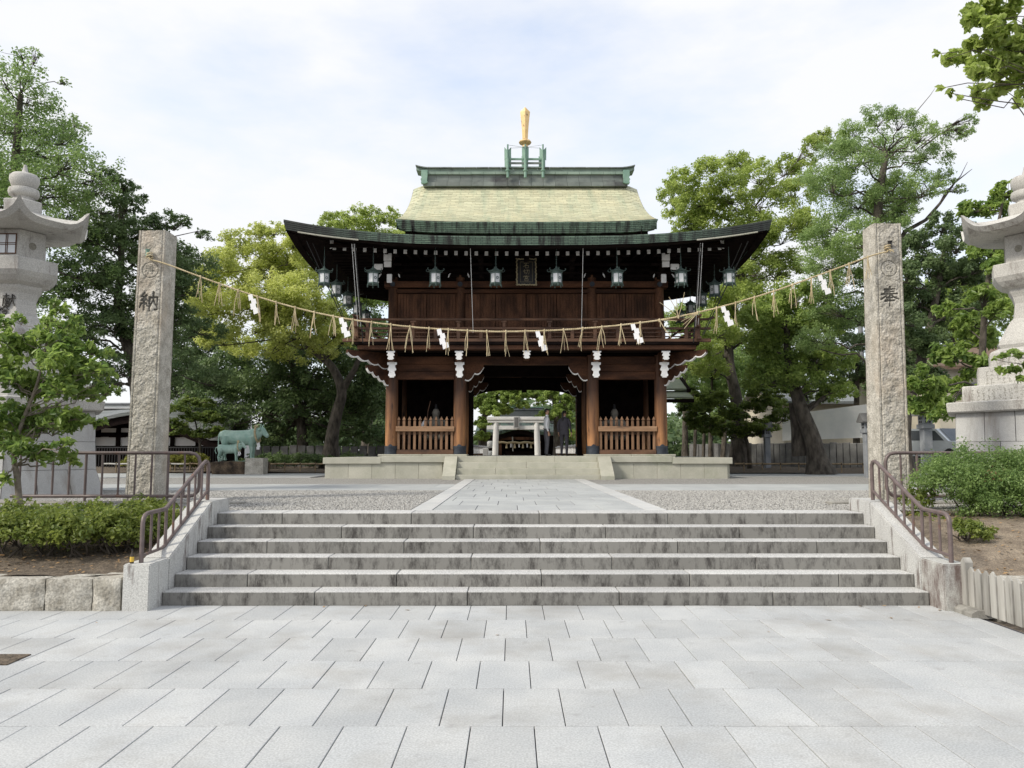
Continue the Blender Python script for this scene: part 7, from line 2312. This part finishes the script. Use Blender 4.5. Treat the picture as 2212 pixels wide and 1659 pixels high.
tree('backdrop_tree', 'green tree behind the house with brown roof', tr(2060,46,(2060,800),(2062,700),(2065,620)), .25,
     [(2000,640,40),(2060,600,44),(2120,620,44),(1990,720,40),(2050,690,44),(2110,710,44),(2170,680,44),(2180,760,40),(1960,780,36),(2220,640,50)],
     46, 'lf_camphor2', 14000, .17, .55, 35, .85, 14, .40, group=WG, back=.2)
tree('backdrop_tree', 'green tree closing the gap between leaning tree and carved pillar', tr(1850,40,(1850,900),(1852,800),(1855,760)), .2,
     [(1820,740,34),(1865,750,36),(1840,800,36),(1880,810,34),(1800,690,34),(1870,690,34),(1790,800,26),(1930,700,40),(1930,790,40)],
     40, 'lf_dark2', 11000, .14, .55, 36, .85, 14, .40, group=WG, back=.2)
# trees of the inner court
tree('inner_court_tree', 'green tree arching over the torii beyond the gate passage', tr(1040,57,(1044,920),(1052,885),(1075,862)), .35,
     [(1048,868,20),(1076,856,20),(1102,862,18),(1060,892,20),(1045,918,16),(1090,884,16),(1120,850,20),(1130,876,12),(1040,945,14),(1070,840,20),(1110,835,20)],
     56, 'lf_camphor2', 12000, .20, .55, 26, .8, 14, .40, group=WG, back=.4)
tree('inner_court_tree', 'green tree behind the two people beyond the gate passage', tr(1206,58,(1204,920),(1200,890),(1195,860)), .40,
     [(1150,852,14),(1190,852,20),(1222,870,20),(1205,895,16),(1168,868,10),(1225,905,16),(1180,900,12),(1240,850,20),(1200,835,20),(1160,905,8),(1228,940,14)],
     57, 'lf_camphor2', 11000, .20, .55, 27, .8, 14, .40, group=WG, back=.4)
# ------------------------------------------------------------------ shrubs
def shrub(name, label, blobs, base, n, size, asp, leaf, seed, group=None, full=False, stems=5, per=20, rc=.34, brown=0, cat='shrub', low=-.25, up=.45):
    rg = np.random.default_rng(seed)
    t = thing(name, base, label, cat, group)
    cl = blob_clumps(blobs, rg, per, rc, low, .08)
    me = crown_mesh('foliage', cl, n, size, asp, seed+50, M[leaf], full, 0, 0, up, .55, .9, .15)
    b0 = Vector(base)
    me.transform(Matrix.Translation(-b0))
    link(bpy.data.objects.new('foliage', me), t, b0)
    mb = MB()
    for i in range(stems):
        c = Vector(blobs[i % len(blobs)][0])
        s0 = b0+Vector((rg.uniform(-.10,.10)+(c.x-b0.x)*.5, rg.uniform(-.10,.10)+(c.y-b0.y)*.4, 0))
        pts = limb(mb, s0, c+Vector((rg.uniform(-.2,.2), rg.uniform(-.2,.2), rg.uniform(-.1,.1))), .016, .006, rg, .03, 4, 5)
        for k in range(3):
            limb(mb, pts[2], c+Vector(rg.normal(size=3))*.28*blobs[0][1], .009, .004, rg, .02, 3, 4)
    mk('stems', mb, M['twig'], t, 60)
    if brown:
        sel = [k for k in cl if k[5] < -.3][:brown]
        me = crown_mesh('withered_leaves', sel, 60*brown, size*1.1, asp, seed+70, M['lf_brown'], full)
        me.transform(Matrix.Translation(-b0))
        link(bpy.data.objects.new('withered_leaves', me), t, b0)
    return t
HG = 'clipped shrubs of the hedge'
hx = [(-30,9.9),(40,9.75),(112,9.8),(182,9.75),(240,9.9),(292,10.1)]
hl = ['clipped leafy hedge shrub under the young tree trunk', 'clipped leafy hedge shrub beside the young tree trunk', 'clipped leafy hedge shrub standing between the young tree and the railing foot',
      'clipped leafy hedge shrub in the middle of the bed before the railing', 'clipped leafy hedge shrub next to the one touching the handrail', 'clipped leafy hedge shrub touching the stair handrail']
for i, (px, Y) in enumerate(hx):
    c = PX(px, 1155, Y)
    zb = .36+.42*((Y-8.95)/3.4)
    shrub('hedge_shrub', hl[i], [((c.x, Y, c.z-.01), .33, .42, .30), ((c.x+.10, Y+.55, c.z+.10), .30, .45, .26), ((c.x-.12, Y-.05, c.z+.02), .26, .3, .27)], (c.x, Y, zb-.02), 3000, .052, .55, 'lf_hedge', 200+i, HG, True, 6, 20, .36)
# back row of the hedge near the curb and handrail
for i, (px, py, Y) in enumerate(((210,1105,11.4),(275,1100,11.5),(325,1100,11.3),(90,1110,11.6))):
    c = PX(px, py, Y)
    shrub('hedge_shrub', ['hedge shrub below the curb under the carved pillar', 'hedge shrub below the curb between pillar foot and handrail', 'hedge shrub in the corner of curb and stair wall', 'hedge shrub below the curb behind the young tree trunk'][i],
          [((c.x, Y, c.z-.12), .30, .30, .26), ((c.x+.16, Y+.1, c.z-.10), .24, .26, .24)], (c.x, Y, .62), 1500, .052, .55, 'lf_hedge', 230+i, HG, True, 5, 16, .36)
bc = PX(2095, 1050, 11.2)
shrub('round_bush', 'large round clipped bush of tiny leaves with a few withered brown tufts', [((bc.x+.05, 11.2, bc.z+.05), .62, .65, .50), ((bc.x+.62, 11.1, bc.z+.02), .60, .6, .50), ((bc.x-.42, 11.0, bc.z+.06), .40, .5, .34), ((bc.x+1.1, 11.3, bc.z), .6, .6, .52), ((bc.x+.35, 10.7, bc.z-.10), .5, .42, .36), ((bc.x+.85, 10.6, bc.z-.22), .45, .4, .34), ((bc.x+.15, 10.75, bc.z-.30), .5, .4, .30), ((bc.x+1.3, 10.7, bc.z-.25), .5, .4, .36), ((bc.x+.75, 10.4, bc.z-.36), .42, .34, .26), ((bc.x-.15, 10.8, bc.z-.12), .32, .36, .26)],
      (bc.x+.3, 11.1, .70), 78000, .034, .55, 'lf_boxwood', 301, None, False, 8, 130, .26, brown=3, up=.3)
sc_ = PX(2098, 1150, 9.75)
shrub('small_shrub', 'small rounded azalea shrub on sandy soil between handrail and round bush', [((sc_.x, 9.75, sc_.z+.02), .20, .20, .15), ((sc_.x-.08, 9.70, sc_.z+.04), .15, .15, .13)], (sc_.x, 9.75, .56), 1300, .05, .42, 'lf_hedge', 302, None, True, 5, 16, .4)
sc_ = PX(1990, 1100, 11.4)
shrub('small_shrub', 'loose leafy shrub below the curb between handrail and round bush', [((sc_.x, 11.4, sc_.z+.12), .22, .2, .22), ((sc_.x-.12, 11.2, sc_.z-.10), .2, .2, .22), ((sc_.x-.02, 10.9, sc_.z-.25), .2, .2, .2)], (sc_.x, 11.3, .70), 1400, .055, .5, 'lf_hedge', 303, None, True, 5, 14, .4)
for i, (px, py, Y, r, lf, lb) in enumerate(((600,996,33.5,.50,'lf_dark','low dark hedge bush behind the granite block'), (650,996,33.5,.50,'lf_dark','low dark hedge bush midway between granite block and gate platform'), (690,998,33.2,.45,'lf_dark','low dark hedge bush against the gate platform'),
                                            (372,996,32.0,.42,'lf_yellow','yellow green shrub behind the bamboo rail near the carved pillar'), (415,994,32.2,.42,'lf_yellow','yellow green shrub behind the bamboo rail near the cow statue'), (300,992,32.5,.45,'lf_yellow','yellow green shrub behind the log rail'),
                                            (560,990,34.0,.50,'lf_dark','low dark hedge bush behind the cow statue'), (750,985,35.0,.6,'lf_dark','low dark bush behind the gate platform by the camphor trunk'))):
    c = PX(px, py, Y)
    shrub('bush', lb, [((c.x, Y, UG+.42), r*1.15, r, .32), ((c.x+r*.8, Y+.2, UG+.40), r*.9, r, .30), ((c.x-r*.8, Y+.1, UG+.38), r*.9, r, .30)], (c.x, Y, UG+.02), 2600, .085, .55, lf, 320+i, 'low bushes behind the court', False, 5, 18, .36, cat='bush')
# far wood closing the view
rg = np.random.default_rng(99)
cl = []
for i in range(2600):
    x = rg.uniform(-62, 62); y = rg.uniform(66, 82)
    z = UG+rg.uniform(0, 1)**.8*(4.2+1.6*math.sin(x*.35)+1.2*math.sin(x*.83+1))
    cl.append([x, y, z, rg.uniform(.7,1.5), 0, -.6, .6, rg.random()*.7])
me = crown_mesh('far_wood', cl, 90000, .55, .6, 991, M['lf_dark2'])
fw = bpy.data.objects.new('far_wood', me); link(fw)
tag(fw, 'dark mass of far trees closing the view behind the court', 'wood', kind='stuff')
# fallen leaves on the lowest stair and pavement
for i, (px, py, z) in enumerate(((1910,1309,0.003),(1985,1312,.003),(1860,1310,.003),(2030,1318,.003),(700,1311,.003),(790,1309,.003),(1790,1340,.003),(1660,1365,.003),(208,1345,.003),(1075,1372,.003),(880,1318,.003),(1925,1335,.003))):
    p = GP(px, py, z)
    a = random.uniform(0, 6.28); L = random.uniform(.02, .045)
    d = Vector((math.cos(a), math.sin(a), 0)); s = Vector((-d.y, d.x, 0))
    mb = MB().add([p-d*L, p+s*L*.4+Vector((0,0,.008)), p+d*L+Vector((0,0,.006)), p-s*L*.4+Vector((0,0,.004))], [(0,1,2,3)])
    tag(mk('fallen_leaf', mb, M['litter'], None), 'small dry brown leaf lying on the lower pavement', 'leaf', 'fallen leaves on the lower pavement')
